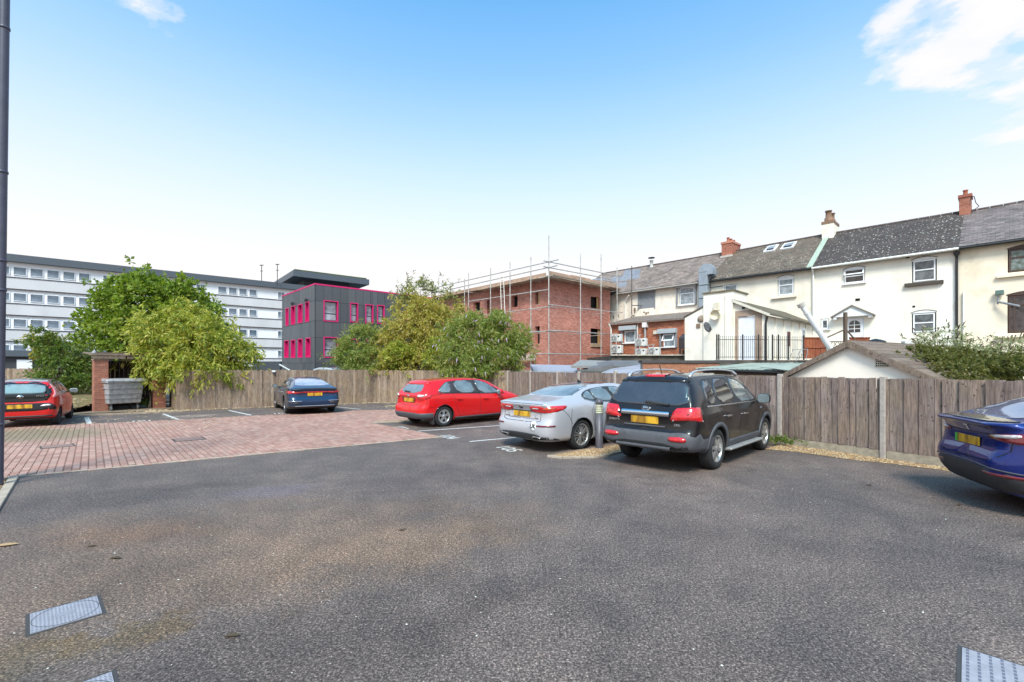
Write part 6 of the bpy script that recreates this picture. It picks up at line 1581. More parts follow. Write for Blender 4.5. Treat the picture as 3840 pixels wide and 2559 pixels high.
pipe(wg, [(W(2394, 1218)[0], YW-.1, W(2394, 1218)[1]), (W(2394, 1218)[0], YW-.1, W(2394, 1270)[1])], .03, GUTW, 'white_pipe', ow)
r_ = wr(2453, 1241, 2466, 1254); slab(wg, 'junction_box', plain('cream_box', (.62, .58, .48), .6), r_[0], r_[1], YW-.12, YW-.01, r_[2], r_[3], ow)
# air conditioners
ACM = plain('air_con_casing', (.68, .67, .64), .5, var=.1)
def air_con(px0, py0, px1, py1, label, ydep=-4.15, two=True):
    a = TF.px(px0, py0, ydep); b = TF.px(px1, py1, ydep); w = .80; h = (TF.px(px0, py0, ydep)[1]-TF.px(px0, py1, ydep)[1])
    w = (b[0]-a[0])*.92; h = max(.45, h)
    zb = TF.px(px0, py1, ydep)[1]
    e = TF.empty('air_conditioner', a[0], ydep, zb, label=label, cat='air conditioner', group='air conditioners behind the brick wing')
    mb = MB(); mb.box(0, w, 0, .34, 0, h); bevel(mb.build('casing', ACM, e), .02)
    mb = MB(); c = (w*.34, -.006, h*.5); r = min(h*.42, w*.32)
    n0 = []
    mb.lathe([(r, 0), (r*.86, -.012), (0, -.012)], 24, 'y', c); mb.build('fan_grille', plain('grille_grey', (.22, .21, .21), .6), e)
    mb = MB(); mb.lathe([(r*.3, -.02), (0, -.02)], 12, 'y', c)
    for k in range(3): mb.lathe([(r*(.5+.2*k), -.014), (r*(.53+.2*k), -.022), (r*(.56+.2*k), -.014)], 24, 'y', c)
    mb.build('grille_ring', ACM, e)
    mb = MB(); mb.box(w*.74, w*.94, -.006, 0, h*.62, h*.8); mb.build('label_plate', BLACKP, e)
    for xx in (w*.08, w*.8):
        mb = MB(); mb.box(xx, xx+.05, .0, .34, -.08, -.002); mb.build('foot', GREYM, e)
air_con(2290, 1256, 2328, 1283, 'upper air conditioner of the left pair')
air_con(2292, 1296, 2330, 1326, 'lower air conditioner of the left pair')
air_con(2383, 1271, 2422, 1299, 'upper air conditioner of the middle pair beside the first window')
air_con(2383, 1314, 2422, 1334, 'lower air conditioner of the middle pair half hidden by the parapet')
air_con(2430, 1304, 2472, 1333, 'single wide air conditioner right of the middle pair')
def stand(pxs, py0, py1, label):
    ydep = -4.35; e = TF.empty('pipe_stand', TF.px(pxs[0], py1, ydep)[0], ydep, TF.px(pxs[0], py1, ydep)[1], label=label, cat='metal stand'); x_0, _, z_0 = TF.px(pxs[0], py1, ydep)[0], 0, TF.px(pxs[0], py1, ydep)[1]
    mb = MB(); zt_ = TF.px(pxs[0], py0, ydep)[1]-z_0
    for p in pxs: xx = TF.px(p, py1, ydep)[0]-x_0; mb.tube((xx, 0, 0), (xx, 0, zt_), .03, 6)
    xx = TF.px(pxs[-1], py1, ydep)[0]-x_0
    for z in (zt_, zt_*.5, .05): mb.tube((0, 0, z), (xx+.1, 0, z), .026, 6)
    mb.build('frame', plain('galvanised_tube', (.45, .43, .42), .5, metal=.4), e)
stand((2292, 2311), 1253, 1334, 'galvanised stand round the left pair of air conditioners'); stand((2382, 2399), 1258, 1334, 'galvanised stand round the middle pair of air conditioners')
stand((2432, 2450), 1295, 1334, 'low galvanised stand by the single air conditioner')
# dark canopy unit
ydep = -4.6; a = TF.px(2545, 1262, ydep); b = TF.px(2640, 1330, ydep); zc0 = TF.px(2600, 1345, ydep)[1]; zc1 = TF.px(2600, 1265, ydep)[1]; w = b[0]-a[0]; H = zc1-zc0
e = TF.empty('extractor_unit', a[0], ydep, zc0, label='dark brown boxed extractor unit with sloping hood against the white block', cat='extractor unit')
DK = plain('dark_brown_sheet', (.045, .035, .036), .5, var=.2)
mb = MB(); mb.prism([(0, H*.48), (0, H*.98), (.55, H*1.22), (.9, H*1.22), (.9, H*.48)], 'x', 0, w); mb.build('hood', DK, e)
for xx in (0, w*.5, w-.08): slab(e, 'leg', DK, xx, xx+.08, .05, .13, 0, H*.48)
slab(e, 'side_panel', DK, w-.06, w-.002, .14, .9, 0, H*.48); slab(e, 'motor', plain('motor_dark', (.03, .03, .03), .5), .15, w*.45, .2, .7, .2, H*.42); slab(e, 'motor', ARCHM, w*.56, w-.12, .2, .7, .12, H*.44); slab(e, 'shelf', DK, .0, w, .1, .8, .06, .11)
# ------------------------------------------------------------------ white block: chimney-like tower, sloped link, wing with boarded door
YB = TF.px(2870, 1300, -7.85)
BLK = render_mat('white_block_render', (.86, .80, .71), amt=.40, sc=1.3)
YD = -7.85
def V(px, py): return TF.px(px, py, YD)
zb0 = 1.2
ob = (V(2567, 1300)[0], YD, zb0)
blk = TF.empty('rear_extension', ob[0], YD, zb0, label='white rendered rear extension with a square tower, lean-to side and boarded doorway', cat='building extension')
o = Vector(ob)
xa, xb_, xc, xd = V(2567, 1200)[0], V(2641, 1150)[0], V(2752, 1100)[0], V(2868, 1200)[0]
# sloped link
mb = MB(); zA, zB = V(2567, 1192)[1], V(2641, 1150)[1]
mb.prism([(xa-o.x, 0), (xb_-o.x, 0), (xb_-o.x, zB-o.z), (xa-o.x, zA-o.z)], 'y', .03, 4.0); mb.build('link_wall', BLK, blk)
mb = MB(); mb.prism([(xa-o.x-.05, zA-o.z), (xb_-o.x, zB-o.z), (xb_-o.x, zB-o.z+.06), (xa-o.x-.05, zA-o.z+.06)], 'y', -.02, 4.05); mb.build('link_coping', plain('dark_coping', (.12, .09, .07), .9), blk)
# tower
zT = V(2700, 1098)[1]
slab(blk, 'tower', BLK, xb_, xc, YD-.10, YD+1.7, zb0, zT, ob)
slab(blk, 'tower_cap', plain('mossy_cap', (.16, .13, .08), .95, var=.4), xb_-.05, xc+.05, YD-.16, YD+1.76, zT+.002, zT+.07, ob)
slab(blk, 'tower_buttress', BLK, xc-.35, xc-.0, YD-.17, YD-.11, zb0, zT-.15, ob)
r_ = (V(2685, 1167)[0], V(2702, 1150)[0]); slab(blk, 'wall_box', plain('cream_wall_box', (.66, .60, .48), .6), r_[0], r_[1], YD-.3, YD-.11, V(2690, 1165)[1], V(2690, 1138)[1], ob)
mb = MB(); mb.lathe([(.24, 0), (.24, .1), (.19, .16), (0, .16)], 14, 'y', (V(2692, 1183)[0]-o.x, -.36, V(2692, 1183)[1]-o.z)); mb.build('alarm_box', plain('alarm_cream', (.70, .62, .48), .6), blk)
r_ = V(2618, 1222); slab(blk, 'vent_grille', plain('rust_grille', (.22, .15, .11), .8), r_[0]-.1, r_[0]+.1, YD-.02, YD+.028, r_[1]-.1, r_[1]+.1, ob)
r_ = V(2628, 1196); mb = MB(); mb.lathe([(.19, 0), (.16, -.05), (0, -.05)], 12, 'y', (r_[0]-o.x, .02, r_[1]-o.z)); mb.build('patched_hole', plain('patch_brown', (.33, .25, .19), .9, var=.4, vscale=9), blk)
# doorway section, mono-pitch roof falling to the right
zL_, zR_ = V(2757, 1125)[1], V(2868, 1172)[1]
door = (V(2768, 1200)[0], V(2832, 1200)[0], zb0+.1, V(2800, 1186)[1])
wall(blk, xc, xd, zb0, (zL_, zR_), YD, [door], BLK, orig=ob, name='end_wall')
PATCHR = plain('raw_render', (.36, .26, .20), .9, var=.25, vscale=3)
for (a, b, c, d) in ((door[0]-.14, door[0]-.002, zb0+.1, door[3]+.28), (door[1]+.002, door[1]+.30, zb0+.1, door[3]+.28), (door[0], door[1], door[3]+.002, door[3]+.28)): slab(blk, 'bare_render_patch', PATCHR, a, b, YD-.012, YD+.0, c, d, ob)
slab(blk, 'door_board', plain('white_door_board', (.74, .74, .80), .5, var=.06), door[0]+.02, door[1]-.02, YD+.05, YD+.08, door[2], door[3]-.02, ob)
slab(blk, 'step_box', BLACKP, V(2788, 1158)[0]-.05, V(2788, 1158)[0]+.06, YD-.06, YD-.002, V(2788, 1160)[1], V(2788, 1152)[1], ob)
# side wall: receding to the terrace, white panels between posts
zS = zR_-.12
mb = MB(); mb.box(xd-.15-o.x, xd-o.x, .26, 7.8, 0, zS-o.z); mb.build('side_wall', CREAM2, blk)
for k, yy in enumerate((.1, 1.35, 2.6, 3.9, 5.2, 6.3)): slab(blk, 'wall_batten', CREAM, xd-.0, xd+.05, YD+yy, YD+yy+.14, zb0, zS-.05, ob)
slab(blk, 'side_window_frame', UPVC, xd+.002, xd+.05, YD+5.5, YD+6.2, zS-1.7, zS-.25, ob); slab(blk, 'side_window_pane', PANEN, xd+.051, xd+.055, YD+5.58, YD+6.12, zS-1.62, zS-.95, ob); slab(blk, 'side_window_pane', PANEN, xd+.051, xd+.055, YD+5.58, YD+6.12, zS-.88, zS-.33, ob)
slab(blk, 'rust_mark', plain('rust_mark', (.12, .04, .035), .8), xd+.001, xd+.012, YD+3.2, YD+3.7, zS-1.35, zS-.6, ob)
# roof sheets: dark mossy felt, bargeboard
mb = MB(); vv = [Vector((xc-.05, YD-.12, zL_+.05)), Vector((xd+.25, YD-.12, zR_-.08)), Vector((xd+.25, YD+7.9, zR_-.08)), Vector((xc-.05, YD+7.9, zL_+.05))]; vv = [v-o for v in vv]
mb.add(vv+[v-Vector((0, 0, .07)) for v in vv], [(0, 1, 2, 3), (5, 4, 7, 6), (4, 5, 1, 0), (5, 6, 2, 1), (7, 4, 0, 3), (6, 7, 3, 2)]); mb.build('roof', plain('mossy_felt', (.12, .095, .06), .95, var=.5, vscale=1.5, bumpy=.5), blk, recalc=False)
mb = MB(); vv = [Vector((xc-.05, YD-.17, zL_+.04)), Vector((xd+.27, YD-.17, zR_-.10)), Vector((xd+.27, YD-.17, zR_-.22)), Vector((xc-.05, YD-.17, zL_-.10))]; vv = [v-o for v in vv]
mb.add(vv+[v+Vector((0, .04, 0)) for v in vv], [(3, 2, 1, 0), (0, 1, 5, 4), (2, 3, 7, 6)]); mb.build('bargeboard', plain('cream_bargeboard', (.66, .61, .52), .7), blk, recalc=False)
pipe(blk, [(xd+.12, YD-.05, zR_-.2), (xd+.06, YD-.05, zR_-.5), (xd+.06, YD-.05, zb0)], .05, GUTB, orig=ob)
# satellite dish
q = TF.px(2655, 1227, YD-.5); ds = TF.empty('satellite_dish', q[0], YD-.55, q[1], label='grey satellite dish on the white extension wall', cat='satellite dish')
mb = MB(); mb.lathe([(.0, .05), (.15, .035), (.27, .0), (.275, -.005), (.15, .025), (0, .04)], 24, 'y'); d_ = mb.build('reflector', plain('dish_grey', (.42, .41, .41), .5), ds, (0, 0, 0), (R(20), 0, R(-30)))
mb = MB(); mb.tube((0, .05, 0), (.0, .5, -.1), .025, 6); mb.tube((0, .03, -.24), (.28, -.32, -.1), .014, 6); mb.box(.24, .32, -.37, -.29, -.13, -.06); mb.build('feed_arm', BLACKP, ds)
# ------------------------------------------------------------------ podium, parapets and low roofs behind the right fence
DARKW = plain('grimy_parapet', (.10, .085, .07), .95, var=.5, vscale=2.5, bumpy=.5)
def prism_w(name, pts, z0, z1, m, label=None, cat=None, parent=None, kind=None):
    cx_ = sum(p[0] for p in pts)/len(pts); cy_ = sum(p[1] for p in pts)/len(pts)
    mb = MB(); mb.prism([(p[0]-cx_, p[1]-cy_) for p in pts], 'z', 0, z1-z0); o = mb.build(name, m, parent, (cx_, cy_, z0)); tag(o, label, cat, kind=kind); return o
def PX(px, Y): return ((px-CX)/F*Y, Y)
o = prism_w('flat_roof_podium', [PX(2291, 25.2), PX(2565, 25.2), PX(2650, 25.0), (14.5, 30), (8.9, 35.5), (5.2, 31.5)], 0, 2.46, DARKW, 'grimy flat-roofed podium under the air conditioners with a pale edge', 'flat roof')
mb = MB(); a = PX(2289, 25.15); b = PX(2566, 25.15)
for k in range(9):
    t0, t1 = k/9, (k+1)/9; mb.box(a[0]+(b[0]-a[0])*t0+.01-o.location.x, a[0]+(b[0]-a[0])*t1-.01-o.location.x, 25.06-o.location.y, 25.3-o.location.y, 2.462, 2.52+random.uniform(-.01, .015))
mb.build('coping', plain('pale_coping', (.46, .41, .34), .9, var=.35, vscale=6), o)
# brick parapet nearer the fence
PARB = brick_mat('parapet_brick', [(.34, .13, .065), (.42, .17, .09), (.27, .10, .055)])
fr = Frame(*PX(2411, 15.6), 0.02); x1_ = PX(2700, 15.6)[0]-PX(2411, 15.6)[0]
pb = fr.empty('brick_parapet', 0, 0, 0, label='low orange brick parapet wall with dark coping just above the fence behind the black car', cat='wall')
mb = MB(); mb.box(0, x1_, 0, .3, 0, 1.97); mb.build('wall', MORT, pb)
brickwork(pb, 0, x1_, .9, 1.965, 0, [], PARB, 300, near=(x1_/2, 1.95))
mb = MB(); mb.box(-.05, x1_+.6, -.05, .35, 1.97, 2.06); mb.build('coping', plain('dark_coping_strip', (.07, .06, .06), .7), pb)
# felt roofs left of it
FELT = plain('grey_felt', (.13, .125, .13), .8, var=.25, vscale=1.2); FELTL = plain('pale_felt', (.30, .29, .32), .6, var=.2, vscale=1.5)
def slope(name, corners, th, m, label, cat='flat roof', legs=None):
    c0 = Vector(corners[0]); mb = MB(); vv = [Vector(c)-Vector((c0.x, c0.y, 0)) for c in corners]
    mb.add(vv+[v-Vector((0, 0, th)) for v in vv], [(0, 1, 2, 3), (5, 4, 7, 6), (4, 5, 1, 0), (5, 6, 2, 1), (6, 7, 3, 2), (7, 4, 0, 3)])
    o = mb.build(name, m, None, (c0.x, c0.y, 0)); tag(o, label, cat); return o
slope('felt_roof', [P(2255, 1398, 16.8), P(2405, 1402, 15.8), P(2411, 1366, 18.5), P(2290, 1384, 18.5)], 1.4, FELTL, 'pale grey sloping felt roof left of the brick parapet')
slope('felt_roof', [P(2262, 1374, 19.5), P(2412, 1368, 19.0), P(2412, 1353, 21.5), P(2300, 1352, 21.5)], 1.7, FELT, 'dark felt roof behind the pale sloping one')
slope('felt_roof', [P(2200, 1386, 19), P(2300, 1366, 19), P(2300, 1352, 23), P(2240, 1356, 23)], 1.5, FELT, 'small dark roof hump under the grimy podium')
slope('canopy_roof', [P(2142, 1373, 21), P(2232, 1372, 20.5), P(2287, 1354, 23), P(2176, 1350, 23)], .10, plain('canopy_grey', (.24, .23, .22), .7, var=.2), 'light grey sloping canopy above the blue-grey roof', 'canopy')
slope('canopy_roof', [P(2164, 1392, 19.2), P(2268, 1394, 18.4), P(2276, 1386, 20), P(2172, 1386, 20.5)], .10, plain('low_canopy', (.09, .085, .075), .8), 'low dark flat canopy in front of the grey one', 'canopy')
mb = MB(); mb.box(-.1, .1, -.1, .1, 0, 1.9); tag(mb.build('canopy_post', plain('post_brown', (.25, .16, .11), .9), None, P(2196, 1385, 21)[:2]+(0,)), 'short brown post between the two canopies', 'post')
slope('sheet_roof', [P(2000, 1389, 23), P(2166, 1392, 22), P(2160, 1370, 26), P(1990, 1367, 27)], .25, plain('blue_grey_sheet', (.33, .36, .44), .45, var=.12), 'blue-grey sheet roof just above the fence under the brick building')
# green roof and gabled outbuilding against the fence
fd = Vector((.51, -.86)); fn = Vector((.86, .51)); base = Vector((6.72, 11.08))
def FP(s_, d=0, z=0): p = base+fd*s_+fn*d; return (p.x, p.y, z)
gf = math.atan2(fd.y, fd.x)
gr = empty('lean_to', FP(-2.35), gf, 'cream lean-to with dull green corrugated roof and dark gutter beside the gabled shed', 'outbuilding')
mb = MB(); mb.box(0, 2.28, 0, .15, 0, 1.66); mb.build('wall', CREAM2, gr); mb = MB(); mb.box(0, 2.28, -.04, -.003, 1.60, 1.72); mb.build('fascia', plain('brown_fascia', (.20, .13, .09), .8), gr)
mb = MB(); mb.tube((-.1, -.1, 1.745), (2.3, -.1, 1.69), .05, 8); mb.build('gutter', GUTB, gr)
GRN = plain('green_roof_sheet', (.27, .30, .26), .95, spec=.1, var=.25, vscale=2)
for k in range(3):
    mb = MB(); n_ = 12; vs = []; fs = []
    for i in range(n_+1):
        x = -.2+k*.86+i*.87/n_; z = .012*math.cos(i*math.pi)
        vs += [(x, -.12, 1.79-.02*(k)+z), (x, 2.6, 1.95+z)]
    fs = [(2*i, 2*i+2, 2*i+3, 2*i+1) for i in range(n_)]; mb.add(vs, fs); o_ = mb.build('roof_sheet', GRN, gr, recalc=False); md = o_.modifiers.new('s', 'SOLIDIFY'); md.thickness = .02
mb = MB(); mb.add([(1.75, -.15, 1.83), (2.55, -.2, 1.74), (2.2, .5, 1.95)], [(0, 1, 2)]); mb.build('bent_sheet', GRN, gr, recalc=False).modifiers.new('s', 'SOLIDIFY').thickness = .015
sh = empty('gabled_shed', FP(-.05), gf, 'low cream gabled shed with weathered plank roof and bargeboards behind the fence', 'shed')
ap, ez = 2.36, 1.60; Wd = 2.80
mb = MB(); mb.prism([(0.05, 0), (Wd-.05, 0), (Wd-.05, ez-.05), (Wd/2, ap-.06), (.05, ez-.05)], 'y', -.1, .15); mb.build('gable_wall', render_mat('shed_render', (.93, .84, .74), amt=.12), sh)
mb = MB(); mb.box(.05, .2, .16, 3.2, 0, ez-.08); mb.box(Wd-.2, Wd-.05, .16, 3.2, 0, ez-.08); mb.build('side_wall', CREAM, sh)
for sg in (0, 1):
    a = Vector((0, 0, ez)) if sg == 0 else Vector((Wd, 0, ez)); b = Vector((Wd/2, 0, ap)); d = (b-a).normalized(); n = Vector((-d.z, 0, d.x)) if sg == 0 else Vector((d.z, 0, -d.x))
    st_ = a-d*.18
    mb = MB(); c = [st_-n*.06, b-n*.06+Vector((0, 0, -.03)), b+n*.0+Vector((0, 0, .03)), st_+n*.04]
    mb.add([(p.x, -.22, p.z) for p in c]+[(p.x, -.18, p.z) for p in c], [(0, 1, 2, 3), (7, 6, 5, 4), (3, 2, 6, 7), (0, 3, 7, 4), (1, 0, 4, 5)]); mb.build('bargeboard', WOODG, sh)
    ln = (b-st_).length; npl = 11
    for k in range(npl):
        p, q = st_+d*(ln*k/npl), st_+d*(ln*(k+1)/npl+.02); up = n*(.05 if k % 2 else .045)
        mb = MB(); mb.add([(p.x, -.2, p.z+.03), (q.x, -.2, q.z+.02), (q.x, 3.3, q.z+.02), (p.x, 3.3, p.z+.03), (p.x, -.2, p.z+.052), (q.x, -.2, q.z+.042), (q.x, 3.3, q.z+.042), (p.x, 3.3, p.z+.052)], [(4, 5, 6, 7), (0, 1, 5, 4), (1, 2, 6, 5), (3, 0, 4, 7)]); mb.build('roof_plank', WOODG, sh)
r0, r1 = 1.86, 2.10
mb = MB(); mb.box(r0, r1, -.115, -.102, 1.82, 2.02); vg = mb.build('air_brick', plain('air_brick_cream', (.60, .54, .43), .8), sh)
mb = MB()
for i in range(6):
    for j in range(4): mb.box(r0+.02+i*.036, r0+.042+i*.036, -.119, -.1155, 1.84+j*.045, 1.866+j*.045)
mb.build('air_brick_hole', ARCHM, vg, kind='stuff')
# leaning white flue
q0 = Vector(P(3118, 1312, 12.2)); q1 = Vector(P(3003, 1142, 12.4)); fl = empty('flue_pipe', q0, 0, 'white flue pipe leaning to the left above the gabled shed roof', 'flue')
d = q1-q0; FM = plain('flue_white', (.66, .65, .66), .4, metal=.2, var=.1)
for t0, t1, rr in ((0, .42, .075), (.42, .80, .068), (.80, 1, .063)):
    mb = MB(); mb.tube(d*t0, d*t1, rr, 18); mb.build('pipe_section', FM, fl)
for t in (.42, .80): mb = MB(); mb.tube(d*(t-.012), d*(t+.012), .082, 18); mb.build('joint_band', FM, fl)
mb = MB(); mb.tube(d*.95, d*.985, .10, 18); mb.tube(d*.995, d*1.02, .10, 18); mb.build('cowl', plain('cowl_stone', (.45, .41, .36), .7), fl)
# second podium, railings, gate panels, bits in front of house C
Yr = 20.2
dk = prism_w('timber_deck', [PX(2680, 20.0), PX(3015, 20.4), PX(3330, 19.5), PX(3330, 24.5), PX(2900, 24.5), PX(2680, 22)], 0, 2.14, DARKW, 'dark raised yard with boarded edge below the railings', 'raised yard')
def railing(pa, pb, Ya, Yb, ztop_, zbot, label, nbar, postk):
    a = Vector(P(pa, 1300, Ya)); b = Vector(P(pb, 1300, Yb)); a.z = b.z = zbot; dv = b-a; Ln = dv.length; e = empty('railing', a, math.atan2(dv.y, dv.x), label, 'railing'); H = ztop_-zbot
    RM = plain('railing_black', (.03, .028, .028), .5)
    for z in (H-.16, .12): mb = MB(); mb.box(0, Ln, -.015, .015, z-.012, z+.012); mb.build('rail', RM, e)
    bm_ = MB(); bm_.tube((0, 0, .04), (0, 0, H-.04), .0095, 6); bm_.tube((0, 0, H-.04), (0, 0, H+.02), .018, 6, r2=.0); bme = bm_.mesh('bar', RM)
    pm_ = MB(); pm_.box(-.024, .024, -.024, .024, 0, H+.04); pm_.tube((0, 0, H+.04), (0, 0, H+.11), .03, 8, r2=.0); pme_ = pm_.mesh('post', RM)
    for k in range(nbar+1):
        link('post' if k in postk else 'bar', pme_ if k in postk else bme, e, (Ln*k/nbar, 0, 0))
railing(2688, 2882, 20.0, 20.1, 3.20, 2.15, 'black spiked railings in front of the boarded doorway', 26, (0, 1, 13, 21))
railing(2897, 3014, 20.2, 20.4, 3.20, 2.15, 'shorter run of black railings beside the brown gate panel', 16, (0, 3, 8, 16))
RB = wood_mat('red_brown_panel', [(.26, .075, .04), (.31, .095, .05), (.22, .06, .035)], .15)
def panel(pa, pb, Y, pyt, pyb, label, n):
    a = P(pa, pyb, Y); b = P(pb, pyb, Y); zt_ = P(pa, pyt, Y)[2]; e = empty('panel_fence', (a[0], a[1], a[2]), 0, label, 'fence panel'); w = b[0]-a[0]; H = zt_-a[2]
    for k in range(n): mb = MB(); mb.box(w*k/n+.004, w*(k+1)/n-.004, 0, .02, 0, H-.03); mb.build('board', RB, e)
    mb = MB(); mb.box(0, w, -.03, .04, H-.03, H+.02); mb.box(0, w, -.03, -.002, H*.5, H*.5+.07); mb.build('capping_rail', RB, e)
panel(3016, 3100, 19.6, 1267, 1345, 'red-brown boarded panel right of the railings', 8)
panel(3186, 3262, 18.5, 1267, 1330, 'red-brown boarded panel below the white door', 7)
mb = MB(); a = P(3166, 1172, 18.2); b = P(3170, 1290, 18.2)
tp = empty('timber_post', (b[0], b[1], b[2]-.4), 0, 'bare weathered post standing left of the white door', 'post'); mb.box(-.055, .055, -.05, .05, 0, a[2]-b[2]+.4); mb.build('post', WOODG, tp)
mb = MB(); mb.tube((-.8, 0, .62), (0, 0, .98), .03, 5); mb.tube((.38, 0, .58), (0, 0, 1.0), .03, 5); mb.build('brace', WOODG, tp)
tr = empty('trellis', (P(3100, 1345, 18.9)[0], 18.9, P(3100, 1345, 18.9)[2]), 0, 'diagonal timber trellis between the flue and the bare post', 'trellis'); mb = MB()
wT = P(3165, 1300, 18.9)[0]-P(3100, 1300, 18.9)[0]
for k in range(5): x = wT*k/4; mb.tube((x-.25, 0, .0), (x+.25, 0, .7), .014, 4); mb.tube((x+.25, .02, .0), (x-.25, .02, .7), .014, 4)
mb.box(-.02, wT+.02, -.02, .03, .68, .72); mb.build('lattice', WOODG, tr)
# black sacks
g0 = P(3283, 1292, 17.6); e = empty('rubbish_sack', g0, 0, 'black rubbish sack lying right of the red-brown panel under the door', 'bag'); mb = MB()
prof = [(0, -.16), (.26, -.13), (.34, -.02), (.28, .10), (.12, .17), (.04, .19), (0, .2)]; mb.lathe(prof, 18, 'z'); mb.v = [(x*(1.2+random.uniform(-.1, .1)), y, z+random.uniform(-.03, .03)) for x, y, z in mb.v]; mb.build('sack', plain('sack_black', (.015, .015, .016), .35), e)
q = P(3400, 1285, 17); mb = MB(); mb.box(-.14, .14, -.1, .1, -.3, .06); tag(bevel(mb.build('yard_crate', plain('pale_crate', (.6, .58, .55), .6), None, q), .02), 'small pale crate left of the dark downpipe below the lower window', 'crate')
for k, (px_, yy) in enumerate(((2958, 19.2), (2985, 19.3))):
    a = P(px_, 1356, yy); mb = MB(); mb.tube((0, 0, 0), (.18, 0, .5), .014, 5); mb.tube((.18, 0, .5), (.5, 0, .52), .014, 5); mb.tube((.5, 0, .52), (.42, 0, .05), .014, 5)
    tag(mb.build('bicycle_frame', plain('bike_grey', (.3, .3, .3), .5), None, a), ('left' if k == 0 else 'right')+' thin grey tube frame leaning behind the green roof edge', 'tube frame')
# ------------------------------------------------------------------ unfinished brick building with scaffolding
BC = (2.5, 31.0); BF = Frame(BC[0], BC[1], TH); BR = Frame(BC[0], BC[1], TH+R(90))
NB = brick_mat('new_brick', [(.50, .19, .14), (.58, .24, .18), (.42, .145, .105), (.64, .30, .235), (.53, .21, .15)])
bb = empty('unfinished_building', (BC[0], BC[1], 0), TH, 'unfinished red brick building with dark glassless openings and raw roof edge', 'building')
zt_ = BF.px(2050, 1046)[1]; xl = -13.5
def br(fr_, xa, ya, xb, yb):
    a = fr_.px(xa, ya)[0]; b = fr_.px(xb, yb)[0]; m_ = (xa+xb)/2; return (min(a, b), max(a, b), fr_.px(m_, yb)[1], fr_.px(m_, ya)[1])
hl = [br(BF, 1919, 1110, 1941, 1153), br(BF, 2006, 1097, 2023, 1142), br(BF, 1775, 1133, 1800, 1170), br(BF, 1826, 1126, 1836, 1180), br(BF, 2006, 1223, 2024, 1290)]
hr_ = [br(BR, 2215, 1113, 2248, 1157), br(BR, 2215, 1232, 2253, 1288)]
xr = BR.px(2288, 1150)[0]
wall(bb, xl, 0, 0, zt_, 0, hl, MORT, .3, NB); wall(bb, 0, xr, 0, zt_, 0, hr_, MORT, .3, NB, rz=R(90))
brickwork(bb, xl, 0, 1.6, zt_, 0, hl, NB, 0); brickwork(bb, 0, xr, 1.6, zt_, 0, hr_, NB, 300, rz=R(90), near=(0, 5))
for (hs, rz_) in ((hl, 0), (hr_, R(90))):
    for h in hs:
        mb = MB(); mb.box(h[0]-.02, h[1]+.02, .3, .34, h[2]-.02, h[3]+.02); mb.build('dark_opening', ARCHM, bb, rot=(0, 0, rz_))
        if hs is hr_ or h is hl[1]: mb = MB(); mb.box(h[1]-.22, h[1]-.01, .1, .14, h[2], h[3]-.02); mb.build('timber_prop', plain('ply', (.45, .28, .11), .8), bb, rot=(0, 0, rz_))
for (hx) in hr_[1:]: mb = MB(); mb.box(hx[0]-.05, hx[1]+.1, -.08, -.01, hx[2]-.28, hx[2]-.02); mb.build('stone_sill', plain('dusty_sill', (.42, .30, .20), .9), bb, rot=(0, 0, R(90)))
RAWW = plain('raw_timber', (.50, .33, .24), .85, var=.2, vscale=4)
mb = MB(); mb.box(xl-.3, .45, -.55, 0.3, zt_+.02, zt_+.07); mb.build('soffit', plain('soffit_grey', (.30, .25, .21), .9), bb)
mb = MB(); mb.box(-.55, .3, -.45, xr+.3, zt_+.021, zt_+.071); o_ = mb.build('soffit', plain('soffit_grey2', (.30, .25, .21), .9), bb); o_.location = (0, 0, .0); o_.data.transform(Matrix.Translation((1.0, 0, 0)) @ Matrix.Identity(4)); o_.location.x = -.1-.35
for k in range(6):
    a, b = xl+k*2.3, xl+(k+1)*2.3-.02; mb = MB(); mb.box(a, min(b, .5), -.60, -.56, zt_+.02, zt_+.26); mb.build('fascia_board', RAWW, bb)
for k in range(4):
    a, b = -.55+k*2.2, -.55+(k+1)*2.2-.02; mb = MB(); mb.box(a, min(b, xr+.2), -.60, -.56, zt_+.02, zt_+.34+.05*(k % 2)); mb.build('fascia_board', RAWW, bb, rot=(0, 0, R(90)))
mb = MB(); mb.box(xl, .3, .2, 8, zt_+.08, zt_+.14); mb.build('roof_deck', plain('deck_ply', (.35, .2, .14), .9), bb)
for (x_, y_) in ((-9, 1.2), (-5.6, 1.6), (-.5, 6.9)): slab(bb, 'brick_stack', NB, x_-.35, x_+.35, y_, y_+.5, zt_+.142, zt_+.55)
slab(bb, 'plank', RAWW, -6.5, -2.5, -.35, -.05, 1.95, 2.02); slab(bb, 'board', plain('pink_board', (.55, .42, .35), .8), -2.4, -.9, -.4, -.36, 2.3, 2.75)
# far dark return beside the terrace
# scaffold
so_ = 1.05
SF = (BC[0]+BF.e[0]*so_-BF.n[0]*so_, BC[1]+BF.e[1]*so_-BF.n[1]*so_); SFL = Frame(SF[0], SF[1], TH); SFR = Frame(SF[0], SF[1], TH+R(90))
sc_ = empty('scaffolding', (SF[0], SF[1], 0), TH, 'steel tube scaffolding with tall corner pole round the unfinished brick building', 'scaffolding')
STEEL = plain('scaffold_tube', (.50, .47, .44), .5, metal=.45, var=.35, vscale=3)
def pole(fr_, px, py0, py1, rz):
    x, zt2 = fr_.px(px, py0); _, zb2 = fr_.px(px, py1); mb = MB(); mb.tube((x, 0, 0.0), (x, 0, zt2), .036, 8); mb.build('standard', STEEL, sc_, rot=(0, 0, rz)); return x
for px, py0 in ((1645, 1040), (1742, 1045), (1757, 1023), (1839.7, 1005), (1912.6, 983), (1990.6, 965)): pole(SFL, px, py0, 1340, 0)
pole(SFL, 2058, 883, 1350, 0)
